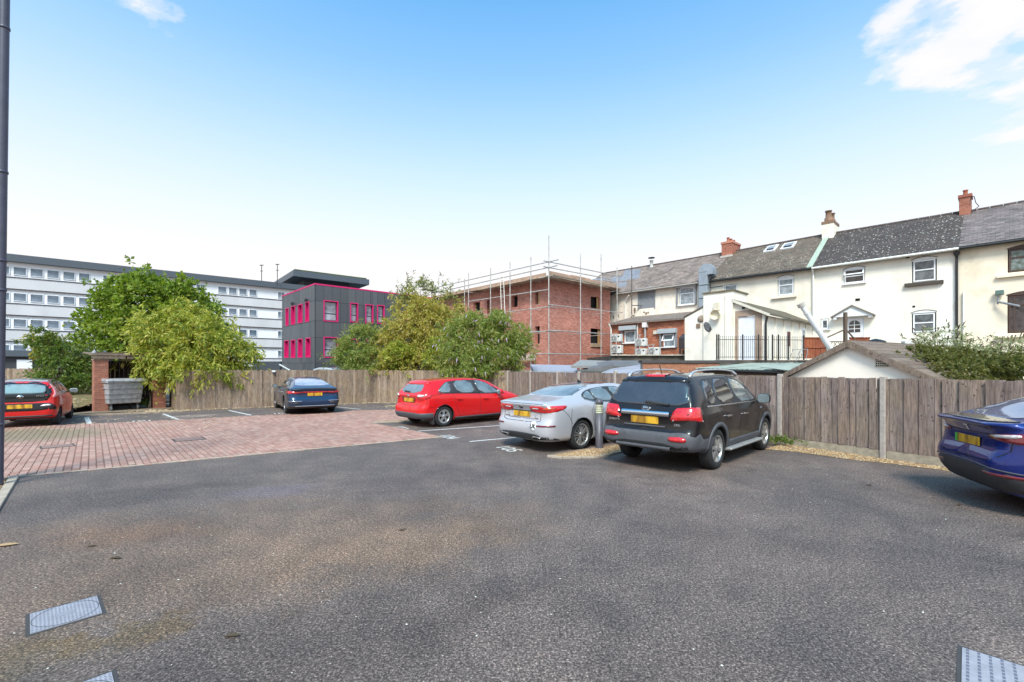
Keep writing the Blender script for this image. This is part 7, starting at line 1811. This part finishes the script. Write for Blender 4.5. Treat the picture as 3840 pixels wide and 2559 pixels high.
for px, py0 in ((2176.8, 950), (2254, 953), (2314, 1002)): pole(SFR, px, py0, 1340, R(90))
def ledger(fr_, pa, pb, rz, ext=0, thick=.036, dy=.03, name='ledger'):
    a = fr_.px(*pa); b = fr_.px(*pb); z = (a[1]+b[1])/2; mb = MB(); mb.tube((a[0], dy, a[1]), (b[0], dy, b[1]), thick, 8); mb.build(name, STEEL, sc_, rot=(0, 0, rz))
ledger(SFL, (1640, 1077), (2093, 974), 0); ledger(SFL, (1690, 1085), (2089, 996), 0)
ledger(SFL, (1757, 1131), (2058, 1086), 0); ledger(SFL, (1800, 1183), (2058, 1151), 0); ledger(SFL, (1985, 1245), (2058, 1243), 0); ledger(SFL, (1990, 1329), (2058, 1327), 0)
ledger(SFR, (2040, 978), (2330, 1038), R(90)); ledger(SFR, (2040, 1000), (2290, 1047), R(90))
ledger(SFR, (2058, 1143), (2330, 1174), R(90)); ledger(SFR, (2058, 1239), (2300, 1254), R(90)); ledger(SFR, (2058, 1327), (2280, 1331), R(90))
SBRD = plain('scaffold_board', (.46, .37, .28), .85, var=.3, vscale=3)
for (fr_, p0, p1, rz) in ((SFL, (1790, 1094), (2055, 1045), 0), (SFR, (2062, 1044), (2285, 1085), R(90))):
    a = fr_.px(*p0); b = fr_.px(*p1); zz = zt_-.12; lo, hi = min(a[0], b[0]), max(a[0], b[0])
    for k in range(3):
        for j in range(3): mb = MB(); mb.box(lo+(hi-lo)*j/3+.02, lo+(hi-lo)*(j+1)/3-.02, .05+k*.24, .27+k*.24, zz+random.uniform(0, .02), zz+.045); mb.build('scaffold_board', SBRD, sc_, rot=(0, 0, rz))
for fr_, xs_p, rz in ((SFL, (1757, 1839.7, 1912.6, 1990.6, 2056), 0), (SFR, (2062, 2176.8, 2254), R(90))):
    for px in xs_p:
        x = fr_.px(px, 1050)[0]; mb = MB()
        for z in (zt_-.14, SFL.px(2058, 1151)[1], SFL.px(2058, 1243)[1]): mb.tube((x, -.25, z), (x, 1.05, z), .024, 6)
        mb.build('transom', STEEL, sc_, rot=(0, 0, rz))
    mb = MB(); xs2 = [fr_.px(px, 1050)[0] for px in xs_p]
# ladder
a0 = SFL.px(1912, 1200); a1 = SFL.px(1878, 1036); ld = SFL.empty('ladder', 0, 0, 0, label='aluminium ladder leaning against the scaffold left of the dark upper window', cat='ladder')
p0, p1 = Vector((a0[0], -.75, a0[1]-.6)), Vector((a1[0], -.05, a1[1])); wv = Vector((.38, 0, 0)); LM = plain('ladder_metal', (.55, .50, .45), .5, metal=.3)
for k in (0, 1): mb = MB(); mb.tube(p0+wv*k, p1+wv*k*.9, .03, 6); mb.build('stile', LM, ld)
for k in range(15):
    t = (k+.5)/15; mb = MB(); mb.tube(p0.lerp(p1, t), p0.lerp(p1, t)+wv*.97, .017, 5); mb.build('rung', LM, ld)
# ------------------------------------------------------------------ dark grey clad building with magenta trim
GC = (-17.3, 40.0); GFL = Frame(GC[0], GC[1], TH); GFR = Frame(GC[0], GC[1], TH+R(90))
CLAD = plain('dark_cladding', (.085, .09, .105), .45, var=.05, vscale=1); CLADJ = plain('cladding_joint', (.02, .02, .025), .7); MAG = plain('magenta', (.62, .008, .14), .5, var=.04)
def cladp(name):
    m, nt, b = mat(name); r = rand_piece(nt)
    L(nt, ramp(nt, r, [(0, (.072, .076, .088)), (.5, (.09, .094, .106)), (1, (.11, .112, .124))]), b.inputs['Base Color']); b.inputs['Roughness'].default_value = .38; b.inputs['Metallic'].default_value = .2; return m
CLP = cladp('cladding_panel')
gb = empty('clad_building', (GC[0], GC[1], 0), TH, 'two-storey dark grey panelled building with magenta window reveals', 'building')
zt_g = GFR.px(1190, 1069)[1]
gl = [(1075, 1159, 1083, 1220), (1095, 1151, 1108, 1215), (1121, 1145, 1135, 1209), (1149, 1136, 1160, 1205), (1070, 1280, 1083, 1340), (1095, 1278, 1108, 1340), (1121, 1274, 1135, 1339), (1150, 1271, 1165, 1338)]
grr = [(1216, 1132, 1264, 1204), (1315, 1140, 1339, 1207), (1372, 1146, 1396, 1211), (1416, 1148, 1438, 1212), (1526, 1160, 1549, 1207), (1216, 1268, 1265, 1339), (1315, 1274, 1339, 1339), (1372, 1278, 1396, 1339)]
def align(h, rows):
    return h
HL = [br(GFL, *p) for p in gl]; HR = [br(GFR, *p) for p in grr]
for H_ in (HL, HR):
    pass
xgl = GFL.px(1059, 1113)[0]; xgr = 17.5
zj = [0, GFL.px(1182, 1390)[1]*0+2.2, GFR.px(1182, 1266)[1], GFR.px(1182, 1203)[1], GFR.px(1182, 1128)[1], zt_g]
def clad_face(x0, x1, holes, rz, ncol):
    wall(gb, x0, x1, 0, zt_g, 0, holes, CLADJ, .45, MAG, rz=rz)
    for c in range(ncol):
        a, b = x0+(x1-x0)*c/ncol+.012, x0+(x1-x0)*(c+1)/ncol-.012
        for z0_, z1_ in zip(zj, zj[1:]):
            # panels are cut round the windows
            z0p, z1p = z0_+.012, z1_-.012; rects = [(a, b, z0p, z1p)]
            for h in holes:
                g_ = .08; hh = (h[0]-g_, h[1]+g_, h[2]-g_, h[3]+g_); nr_ = []
                for r_ in rects:
                    if hh[0] >= r_[1] or hh[1] <= r_[0] or hh[2] >= r_[3] or hh[3] <= r_[2]: nr_.append(r_); continue
                    if r_[0] < hh[0]: nr_.append((r_[0], hh[0], r_[2], r_[3]))
                    if r_[1] > hh[1]: nr_.append((hh[1], r_[1], r_[2], r_[3]))
                    m0, m1 = max(r_[0], hh[0]), min(r_[1], hh[1])
                    if r_[2] < hh[2]: nr_.append((m0, m1, r_[2], hh[2]))
                    if r_[3] > hh[3]: nr_.append((m0, m1, hh[3], r_[3]))
                rects = nr_
            if not rects: continue
            mb = MB()
            for r_ in rects: mb.box(r_[0], r_[1], -.04, -.002, r_[2], r_[3])
            mb.build('panel', CLP, gb, rot=(0, 0, rz))
clad_face(xgl, -.02, HL, 0, 12); clad_face(.02, xgr, HR, R(90), 24)
for hs, rz_, dp in ((HL, 0, .40), (HR, R(90), .10)):
    for i, h in enumerate(hs):
        mb = MB(); g_ = .08
        mb.box(h[0]-g_, h[1]+g_, -.09, .02, h[3], h[3]+g_); mb.box(h[0]-g_, h[1]+g_, -.09, .02, h[2]-g_, h[2]); mb.box(h[0]-g_, h[0], -.09, .02, h[2], h[3]); mb.box(h[1], h[1]+g_, -.09, .02, h[2], h[3]); mb.build('magenta_trim', MAG, gb, rot=(0, 0, rz_))
        big = (h[1]-h[0]) > 1.3
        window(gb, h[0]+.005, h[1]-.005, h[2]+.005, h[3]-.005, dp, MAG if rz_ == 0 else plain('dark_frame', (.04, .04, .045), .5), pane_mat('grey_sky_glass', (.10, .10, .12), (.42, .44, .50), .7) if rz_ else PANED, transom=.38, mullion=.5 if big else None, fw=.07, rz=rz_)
mb = MB(); mb.box(xgl, .06, -.06, .1, zt_g, zt_g+.12); mb.box(-.1, .06, .1, xgr, zt_g, zt_g+.12); mb.build('parapet_trim', MAG, gb)
mb = MB(); mb.box(xgl, -.1, .1, xgr, zt_g-.2, zt_g-.1); mb.build('roof', FELT, gb)
for px, py in ((1101, 1140), (1153, 1127)): r_ = GFL.px(px, py); slab(gb, 'wall_light', BLACKP, r_[0]-.15, r_[0]+.15, -.25, -.05, r_[1]-.12, r_[1]+.12)
# ------------------------------------------------------------------ long white flat block
WF = Frame(-51.3, 47.5, math.atan2(.634, .773))
wb = WF.empty('apartment_block', -9, 0, 0, label='long five-storey white apartment block with ribbon windows and dark roof edge', cat='apartment block'); ob = (-9, 0, 0)
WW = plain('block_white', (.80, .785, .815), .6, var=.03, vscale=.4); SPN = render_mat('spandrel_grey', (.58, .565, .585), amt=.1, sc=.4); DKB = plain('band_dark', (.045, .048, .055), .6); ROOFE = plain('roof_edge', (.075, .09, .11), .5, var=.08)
zr_t = WF.px(76, 959)[1]; zr_b = WF.px(76, 986)[1]; Lb = 62
slab(wb, 'wall', WW, -9, Lb, 0, 14, 0, zr_b+.2, ob); slab(wb, 'roof_edge', ROOFE, -9.4, Lb+.4, -.5, 14.5, zr_b, zr_t, ob)
lst = [(0, 37), (49.5, 100.5), (113, 163), (176, 223), (236, 282), (295, 338), (386, 420), (434, 462), (468, 495), (540, 566), (575, 600), (609, 634), (709, 727), (735, 768), (817, 849.5), (857, 888), (896, 926), (934, 963), (1041, 1067), (1075, 1100), (1106, 1130)]
wm = None
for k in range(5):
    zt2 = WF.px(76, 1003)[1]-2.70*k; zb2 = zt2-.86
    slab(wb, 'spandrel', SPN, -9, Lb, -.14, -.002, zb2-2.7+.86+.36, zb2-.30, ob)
    slab(wb, 'sill_band', DKB, -9, Lb, -.20, -.002, zb2-.29, zb2-.22, ob); slab(wb, 'foot_band', DKB, -9, Lb, -.20, -.002, zb2-1.84+.33, zb2-1.84+.43-.02, ob)  # dark bands along the top and foot of each spandrel
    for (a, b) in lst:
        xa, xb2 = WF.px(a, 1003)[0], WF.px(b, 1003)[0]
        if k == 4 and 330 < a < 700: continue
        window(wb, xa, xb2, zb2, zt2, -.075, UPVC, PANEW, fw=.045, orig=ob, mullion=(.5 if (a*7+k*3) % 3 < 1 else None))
slab(wb, 'canopy', ROOFE, -9, 12, -4, -.002, WF.px(76, 1340)[1], WF.px(76, 1318)[1], ob)
slab(wb, 'ground_floor_wall', DKB, -9, 12, -3.6, -3.2, 0, WF.px(76, 1340)[1]-.01, ob)
q = WF.px(63, 1370, -3.7); q2 = WF.px(121, 1350, -3.7); slab(wb, 'white_panel', WW, q[0], q2[0], -3.75, -3.65, 0.3, q2[1], ob)
# rooftop plant canopy behind the clad building
PF = Frame(*PX(1093, 68), math.atan2(.634, .773))
pc_ = PF.empty('rooftop_pavilion', 0, 0, 0, label='dark overhanging rooftop canopy behind the panelled building', cat='rooftop pavilion')
za, zb3 = PF.px(1100, 1018)[1], PF.px(1100, 1040)[1]; x_e = PF.px(1376, 1052)[0]
slab(pc_, 'roof_edge', ROOFE, 0, x_e, -1, 13, zb3, za); slab(pc_, 'core', BLACKP, 2, x_e-2.5, 1, 11, 0, zb3-.01)
mb = MB(); mb.box(.3, x_e-.3, -.6, 12.6, za, za+.25); mb.build('green_roof', plain('sedum', (.07, .09, .035), .95, var=.5, vscale=.8), pc_)
for px in (981, 1040):
    a = P(px, 1050, 62); b = P(px, 995 if px < 1000 else 992, 62); e = empty('aerial_mast', a, 0, ('left' if px < 1000 else 'right')+' thin aerial mast on the white block roof', 'aerial'); mb = MB(); mb.tube((0, 0, -1), (0, 0, b[2]-a[2]), .05, 5); mb.tube((-.25, 0, b[2]-a[2]), (.25, 0, b[2]-a[2]), .06, 5); mb.tube((-.2, 0, b[2]-a[2]-.8), (.2, 0, b[2]-a[2]-.8), .04, 5); mb.build('mast', BLACKP, e)
# low dark boundary wall and van roofs peeping over the back fence
a = P(950, 1390, 33); b = P(1050, 1390, 33); tag(slab(None, 'boundary_wall', plain('dark_hoarding', (.05, .058, .075), .6), a[0], b[0], 33, 33.3, 0, P(1000, 1356, 33)[2]), 'dark blue-grey hoarding behind the back fence left of the panelled building', 'wall')
def van(px0, px1, py, Y, label):
    a = P(px0, py, Y); b = P(px1, py, Y); H = a[2]; w = b[0]-a[0]; e = empty('parked_van', (a[0], Y, 0), 0, label, 'car')
    M1 = car_paint('van_silver', (.42, .43, .47), metal=.3, rough=.35); mb = MB(); mb.prism([(0, .35), (w, .35), (w, .9), (w-.35, 1.0), (w-.75, H-.06), (w-1.1, H), (.5, H), (.16, H-.1), (0, 1.0)], 'y', 0, 1.8); bevel(mb.build('body', M1, e), .06, 3)
    mb = MB(); mb.prism([(.3, 1.05), (w-.6, 1.05), (w-.9, H-.18), (.4, H-.18)], 'y', -.006, 0); mb.build('side_window', GLASSD, e)
    for xx in (.8, w-.8): w_ = MB(); w_.lathe([(.0, -.1), (.3, -.1), (.33, -.07), (.33, .07), (.3, .1)], 24, 'y'); w_.build('wheel', TYRE, e, (xx, .1, .33))
van(1163, 1290, 1379, 27, 'silver car whose roof just shows above the back fence')
mb = MB(); mb.tube((0, 0, 0), Vector(P(1092, 1393, 25))-Vector(P(1048, 1368, 25)), .05, 6); tag(mb.build('barrier_arm', plain('barrier_grey', (.5, .52, .52), .5), None, P(1048, 1368, 25)), 'pale slanting barrier arm above the back fence', 'barrier')
# ------------------------------------------------------------------ trees and shrubs
def leaf_mat(name, cols, hue=(1, 1, 1)):
    m, nt, b = mat(name); g = nt.nodes.new('ShaderNodeNewGeometry'); q = world_pos(nt)
    r = g.outputs['Random Per Island']; n = noise(nt, 1.1, 4, .6, q)
    f = math_(nt, 'ADD', math_(nt, 'MULTIPLY', r, .55), math_(nt, 'MULTIPLY', math_(nt, 'SUBTRACT', n, .25), .9), clamp=True)
    c = ramp(nt, f, [(i/(len(cols)-1), cc) for i, cc in enumerate(cols)])
    out = nt.nodes['Material Output']; b.inputs['Roughness'].default_value = .5; b.inputs['Specular IOR Level'].default_value = .3
    L(nt, c, b.inputs['Base Color'])
    t = nt.nodes.new('ShaderNodeBsdfTranslucent'); L(nt, mix(nt, 1.0, c, (1.5, 1.6, .7), 'MULTIPLY'), t.inputs[0])
    ms = nt.nodes.new('ShaderNodeMixShader'); ms.inputs[0].default_value = .38; L(nt, b.outputs[0], ms.inputs[1]); L(nt, t.outputs[0], ms.inputs[2]); L(nt, ms.outputs[0], out.inputs[0]); return m
BARK = plain('bark', (.10, .075, .055), .95, var=.35, vscale=8)
def leaf_mesh(name, pos, dirs, size, m, aspect=.45):
    """pos Nx3, dirs Nx3 leaf axis; one folded 2-quad leaf each"""
    n = len(pos); d = dirs/np.maximum(np.linalg.norm(dirs, axis=1, keepdims=True), 1e-6)
    rv = rng.normal(size=(n, 3)); s = np.cross(d, rv); s /= np.maximum(np.linalg.norm(s, axis=1, keepdims=True), 1e-6)
    L_ = size*rng.uniform(.6, 1.35, (n, 1)); w = L_*aspect*.5
    nrm = np.cross(d, s)
    v = np.empty((n, 4, 3)); v[:, 0] = pos; v[:, 1] = pos+d*L_*.5+s*w-nrm*w*.25; v[:, 2] = pos+d*L_-nrm*L_*.12; v[:, 3] = pos+d*L_*.5-s*w-nrm*w*.25
    me = bpy.data.meshes.new(name); me.vertices.add(n*4); me.vertices.foreach_set('co', v.reshape(-1))
    me.loops.add(n*4); me.loops.foreach_set('vertex_index', np.arange(n*4, dtype=np.int32))
    me.polygons.add(n); me.polygons.foreach_set('loop_start', np.arange(0, n*4, 4, dtype=np.int32)); me.polygons.foreach_set('loop_total', np.full(n, 4, dtype=np.int32))
    me.update(calc_edges=True); me.materials.append(m); return me
def crown(blobs, n, size, m, aspect=.45, droop=.4, twigs=14, per=None, shell=.55):
    """blobs: (x,y,z, rx,ry,rz, weight). Leaves sit on many short twigs spread through the outer part of each blob."""
    P_ = []; D_ = []; tw = []
    W_ = np.array([b[6] if len(b) > 6 else b[3]*b[4]*b[5] for b in blobs]); W_ = W_/W_.sum()
    per = per or 16; nt_ = n//per
    for b, wt in zip(blobs, W_):
        k = int(nt_*wt)+1; u = rng.normal(size=(k, 3)); u /= np.linalg.norm(u, axis=1, keepdims=True)
        lump = 1+.26*np.sin(u[:, 0:1]*6+b[0]*3)*np.cos(u[:, 2:3]*7+b[1])+.16*np.sin(u[:, 1:2]*12+b[2]*5)
        r = (shell+(1-shell)*rng.random((k, 1))**.6)*lump*(1+.17*rng.normal(size=(k, 1)))
        c = np.array(b[:3])+u*r*np.array(b[3:6])
        keep = (np.sin(c[:, 0]*3.1+1.3*c[:, 2])*np.sin(c[:, 2]*4.3+c[:, 1])+.5*np.sin(c[:, 0]*7.3-c[:, 2]*5.1) > -.42)|(rng.random(k) < .18); u = u[keep]; c = c[keep]; k = len(c)
        ax = u+np.array([0, 0, .25])+.5*rng.normal(size=(k, 3)); ax /= np.linalg.norm(ax, axis=1, keepdims=True)
        tl = rng.uniform(.25, .75, (k, 1))*min(b[3:6])*.6*(1+1.2*(rng.random((k, 1)) < .07))
        for j in range(per):
            t = (j+.5)/per
            p = c+ax*tl*t+rng.normal(size=(k, 3))*size*.35-np.array([0, 0, 1])*tl*droop*t*t
            P_.append(p); D_.append(ax*.6+rng.normal(size=(k, 3))*.6-np.array([0, 0, droop]))
        tw.append((c, c+ax*tl-np.array([0, 0, 1])*tl*droop))
    return np.concatenate(P_), np.concatenate(D_), tw
def plant(name, label, cat, base, blobs, n, size, m, aspect=.45, droop=.4, per=16, stems=6, sr=.04, trunk='trunk', group=None, shell=.55, spikes=None):
    e = empty(name, base, 0, label, cat, group); bx, by, bz = base
    P_, D_, tw = crown(blobs, n, size, m, aspect, droop, per=per, shell=shell)
    P_ = P_-np.array(base); keep = P_[:, 2]+bz > .05; P_ = P_[keep]; D_ = D_[keep]
    me = leaf_mesh('crown', P_, D_, size, m, aspect); o = link('crown', me, e)
    mb = MB(); 
    for k in range(stems):
        b = blobs[k % len(blobs)]; tgt = Vector((b[0]-bx+random.uniform(-.5, .5)*b[3], b[1]-by+random.uniform(-.4, .4)*b[4], b[2]-bz+random.uniform(.0, .6)*b[5]))
        a = Vector((random.uniform(-.15, .15)*min(3, stems), random.uniform(-.1, .1), -.05)); mid = a.lerp(tgt, .5)+Vector((random.uniform(-.15, .15), random.uniform(-.15, .15), .25)); r_ = sr*random.uniform(.7, 1.2)
        mb.tube(a, mid, r_, 7, r2=r_*.7, caps=False); mb.tube(mid, tgt, r_*.7, 6, r2=r_*.3, caps=False)
        for q in range(5):
            s0 = mid.lerp(tgt, random.uniform(.1, .9)); u = Vector((random.gauss(0, 1), random.gauss(0, 1), random.gauss(.4, .7))).normalized()
            mb.tube(s0, s0+u*min(b[3:6])*random.uniform(.5, 1.0), r_*.3, 5, r2=r_*.1, caps=False)
    mb.build(trunk, BARK, e, recalc=False)
    if spikes:
        cnt, ln, mm, where, nm = spikes; sp, sd = [], []
        for c, t in tw: sp.append(t); sd.append(t-c)
        sp = np.concatenate(sp); sd = np.concatenate(sd); idx = rng.choice(len(sp), min(cnt, len(sp)), replace=False); mb = MB()
        for i in idx:
            p = Vector(sp[i]-np.array(base)); d = Vector(sd[i]).normalized()
            if where == 'up': d = (d+Vector((random.uniform(-.5, .5), 0, .6))).normalized()
            else: d = (d*.6+Vector((0, 0, -.8))).normalized()
            q = p+d*ln*random.uniform(.6, 1.2); mid = p.lerp(q, .5)+Vector((0, 0, .02)); mb.tube(p, mid, ln*.07, 5, r2=ln*.11, caps=False); mb.tube(mid, q, ln*.11, 5, r2=ln*.02, caps=False)
        mb.build(nm, mm, e, kind='stuff', recalc=False)
    return e
def bl(px, py, Y, rpx, rpy, ry=None):
    """blob whose outline covers rpx x rpy photo pixels at depth Y"""
    c = P(px, py, Y); k = Y/F; return (c[0], c[1], c[2], rpx*k, ry if ry else rpx*k*.8, rpy*k)
TREE = leaf_mat('tree_leaf', [(.06, .10, .014), (.11, .17, .022), (.18, .25, .03), (.27, .32, .045), (.38, .33, .06)])
YEL = leaf_mat('yellow_green_leaf', [(.09, .13, .03), (.18, .23, .04), (.33, .35, .055), (.48, .42, .09), (.46, .32, .15)])
BUD = leaf_mat('grey_green_leaf', [(.08, .12, .035), (.14, .19, .045), (.23, .27, .06), (.33, .33, .10), (.46, .38, .19)])
MIX = leaf_mat('autumn_mixed_leaf', [(.12, .15, .035), (.26, .26, .05), (.42, .36, .08), (.50, .38, .13), (.42, .29, .17)])
DKG = leaf_mat('dark_bush_leaf', [(.04, .07, .016), (.08, .13, .025), (.15, .19, .035), (.28, .25, .07)])
FLOW = plain('faded_flower', (.12, .07, .055), .9, var=.4); LIL = plain('lilac_flower', (.42, .30, .42), .8, var=.3)
Y = 25.5
plant('tree', 'large round green tree behind the bin store in front of the white block', 'tree', (P(545, 1400, Y)[0], Y, 0),
      [bl(560, 1150, Y, 150, 105), bl(420, 1180, Y, 85, 85), bl(700, 1160, Y, 95, 90), bl(520, 1080, Y, 95, 52), bl(640, 1090, Y, 80, 52), bl(370, 1270, Y, 75, 60), bl(560, 1260, Y, 150, 70), bl(420, 1095, Y, 55, 38), bl(745, 1215, Y, 60, 60), bl(345, 1200, Y, 45, 40), bl(680, 1050, Y, 40, 25), bl(800, 1190, Y, 42, 50), bl(815, 1270, Y, 45, 45)],
      34000, .18, TREE, .72, .35, stems=9, sr=.09)
Y = 20.3
plant('shrub', 'yellow-green shrub spilling over the bin store and the back fence', 'shrub', (P(800, 1400, 22)[0], 22.4, 0),
      [bl(640, 1230, 20.9, 120, 70), bl(580, 1330, Y, 85, 60), bl(740, 1290, 20.6, 120, 85), bl(860, 1330, 21, 90, 75), bl(720, 1385, 20.2, 130, 50), bl(880, 1405, 20.8, 65, 45), bl(635, 1385, 19.6, 45, 32), bl(560, 1270, 20.6, 70, 55), bl(700, 1180, 21.2, 70, 40), bl(820, 1230, 21.5, 60, 45), bl(585, 1345, 20.2, 45, 30), bl(870, 1445, 20.6, 40, 18)],
      38000, .215, YEL, .28, .85, stems=12, sr=.045)
plant('shrub', 'dark green bush with bare twigs behind the small red car', 'shrub', (P(220, 1450, 22)[0], 22, .3),
      [bl(230, 1400, 22, 85, 60), bl(180, 1440, 21, 60, 40), bl(290, 1440, 21.4, 45, 45), bl(240, 1330, 22.5, 75, 40), bl(150, 1270, 23, 38, 32), bl(300, 1360, 22.8, 50, 60), bl(200, 1290, 23, 60, 35)],
      12000, .14, DKG, .5, .3, stems=14, sr=.03)
plant('shrub', 'thin browning sapling left of the bin store', 'shrub', (P(170, 1400, 23.5)[0], 23.5, .3), [bl(155, 1262, 23.5, 40, 30), bl(195, 1300, 23.6, 45, 38), bl(140, 1310, 23.6, 30, 30)], 2600, .15, MIX, .5, .3, stems=6, sr=.025, shell=.3)
plant('climber', 'leafy climber at the foot of the dark fence', 'plant', (P(590, 1500, 20.2)[0], 20.0, 0), [bl(548, 1480, 20.2, 12, 40, .2)], 350, .12, DKG, .6, .4, stems=3, sr=.02)
plant('shrub', 'olive bush above the back fence at the left of the middle group', 'shrub', (P(1350, 1400, 25)[0], 25, 0),
      [bl(1340, 1290, 25, 60, 75), bl(1300, 1340, 24.8, 50, 55), bl(1380, 1350, 24.5, 75, 60), bl(1400, 1250, 25.2, 45, 40), bl(1360, 1395, 24, 45, 28)], 16000, .17, BUD, .26, .65, stems=8)
plant('shrub', 'yellowing middle bush above the back fence', 'shrub', (P(1520, 1400, 25)[0], 25, 0),
      [bl(1480, 1300, 25, 75, 75), bl(1560, 1260, 25.2, 90, 90), bl(1640, 1240, 25.4, 85, 80), bl(1520, 1360, 24.4, 100, 42), bl(1470, 1240, 25.4, 50, 45), bl(1690, 1170, 25.6, 60, 45), bl(1600, 1160, 25.6, 80, 45), bl(1540, 1140, 25.8, 60, 40), bl(1500, 1395, 23.8, 55, 22)],
      27000, .19, MIX, .3, .5, stems=14, shell=.5)
plant('shrub', 'tall sparse twiggy bush with dark seed heads against the sky', 'shrub', (P(1580, 1400, 26)[0], 26, 0),
      [bl(1560, 1080, 26, 60, 42), bl(1640, 1080, 26, 55, 32), bl(1500, 1110, 26, 40, 30), bl(1700, 1120, 26, 45, 30), bl(1590, 1050, 26, 25, 18)], 3200, .13, BUD, .3, .2, per=8, stems=24, sr=.02, shell=.2, spikes=(150, .22, FLOW, 'up', 'seed_heads'))
Y = 22.3
plant('butterfly_bush', 'dark green butterfly bush with drooping lilac flower spikes behind the red hatchback', 'shrub', (P(1800, 1400, 23)[0], 23.4, 0),
      [bl(1780, 1260, 23.3, 100, 80), bl(1880, 1270, 23.2, 85, 75), bl(1720, 1330, Y, 80, 65), bl(1830, 1350, Y, 100, 50), bl(1930, 1330, 22.8, 55, 60), bl(1770, 1395, 21.6, 90, 28), bl(1840, 1200, 23.6, 70, 35), bl(1680, 1390, 21.8, 30, 30), bl(1950, 1260, 23.4, 40, 40), bl(1850, 1410, 21.2, 22, 18)],
      32000, .21, BUD, .24, .6, stems=14, spikes=(260, .24, LIL, 'down', 'flower_spikes'))
plant('shrub', 'bushy yellow-green growth between the middle bush and the butterfly bush', 'shrub', (P(1500, 1400, 24)[0], 24, 0),
      [bl(1510, 1330, 23.9, 55, 40), bl(1470, 1350, 23.9, 40, 40), bl(1640, 1340, 23.5, 45, 60)], 9000, .15, YEL, .4, .4, stems=6)
plant('shrub', 'ivy-green mound growing over the shed roof at the right', 'shrub', (P(3500, 1400, 11.5)[0], 11.5, 0),
      [bl(3480, 1375, 10.9, 90, 32, .7), bl(3400, 1330, 11.2, 60, 14, .5), bl(3375, 1315, 10.8, 45, 12, .8), bl(3430, 1345, 10.4, 60, 20, .9), bl(3500, 1372, 10.0, 60, 20, .9), bl(3570, 1392, 9.7, 60, 18, .8), bl(3480, 1335, 11.2, 80, 22, .8), bl(3580, 1385, 10.5, 90, 38, .7), bl(3700, 1380, 10.2, 100, 40, .8), bl(3820, 1375, 10.4, 80, 45, .8), bl(3440, 1355, 11.2, 60, 20, .6), bl(3640, 1350, 11.5, 90, 30, .8)], 30000, .055, leaf_mat('ivy_leaf', [(.045, .06, .015), (.09, .10, .025), (.15, .14, .035), (.28, .27, .12)]), .7, .3, stems=8)
plant('butterfly_bush', 'butterfly bush with brown seed spikes in front of the stained cream house', 'shrub', (P(3650, 1400, 11.8)[0], 11.8, 0),
      [bl(3530, 1280, 11.8, 75, 50, .8), bl(3620, 1320, 11.6, 70, 40, .8), bl(3740, 1330, 11.4, 60, 38, .8), bl(3820, 1330, 11.2, 50, 40, .8), bl(3440, 1310, 12, 45, 22, .6), bl(3570, 1250, 12, 45, 18, .5), bl(3780, 1290, 11.6, 55, 35, .6)], 6500, .085, leaf_mat('pale_leaf', [(.10, .12, .06), (.22, .24, .12), (.38, .38, .24), (.52, .50, .38)]), .26, .3, per=10, stems=40, sr=.010, shell=.15, spikes=(230, .13, FLOW, 'up', 'seed_heads'))
plant('weed_clump', 'green weeds at the fence foot beside the front wheel of the black car', 'plant', (P(2940, 1660, 10.6)[0], 10.6, 0),
      [(6.22, 10.55, .06, .30, .2, .10), (6.55, 10.35, .05, .25, .15, .08)], 1500, .06, leaf_mat('weed_leaf', [(.07, .12, .02), (.14, .2, .04), (.2, .24, .08)]), .3, -.6, stems=3, sr=.006)
plant('weed_clump', 'small green weeds on the gravel island behind the bollard', 'plant', (P(2310, 1660, 10.8)[0], 10.8, 0), [(2.62, 10.95, .06, .28, .2, .09)], 500, .06, DKG, .3, -.6, stems=2, sr=.005)
IVR = []
for s_ in (1.75, 2.1, 2.45, 2.8, 3.05):
    for d_ in (.35, .95, 1.55, 2.15, 2.75, 3.2):
        if s_ < 2 and d_ < 1.8 or s_ < 2.3 and d_ < .8: continue
        p_ = FP(s_, d_, 2.40-(s_-1.4)*.56); IVR.append((p_[0], p_[1], p_[2], .34, .34, .09, 1.0+.4*d_))
plant('ivy', 'low ivy and moss spreading over the right slope of the gabled shed roof', 'plant', (FP(2.9, 1.5)[0], FP(2.9, 1.5)[1], 0), IVR, 15000, .055,
      leaf_mat('roof_ivy_leaf', [(.05, .06, .018), (.10, .11, .03), (.17, .15, .045), (.26, .21, .09)]), .7, .3, stems=6, sr=.008)
# ------------------------------------------------------------------ groups of like things
GROUPS = {'car': 'cars parked in the bays', 'fence': 'timber fences round the car park', 'brick pillar': 'brick pillars of the bin store', 'leaf': 'dead leaves on the asphalt',
          'shrub': 'shrubs along and behind the fences', 'railing': 'black railings of the raised yard', 'fence panel': 'red-brown boarded panels', 'flat roof': 'low flat roofs behind the right fence',
          'canopy': 'grey canopies behind the right fence', 'aerial': 'aerial masts on the white block', 'metal stand': 'galvanised stands round the air conditioners',
          'drain cover': 'covers let into the block paving', 'tube frame': 'thin grey tube frames in the raised yard'}
for ob_ in list(scn.objects):
    if ob_.parent is None and ob_.get('category') in GROUPS and 'group' not in ob_: ob_['group'] = GROUPS[ob_['category']]
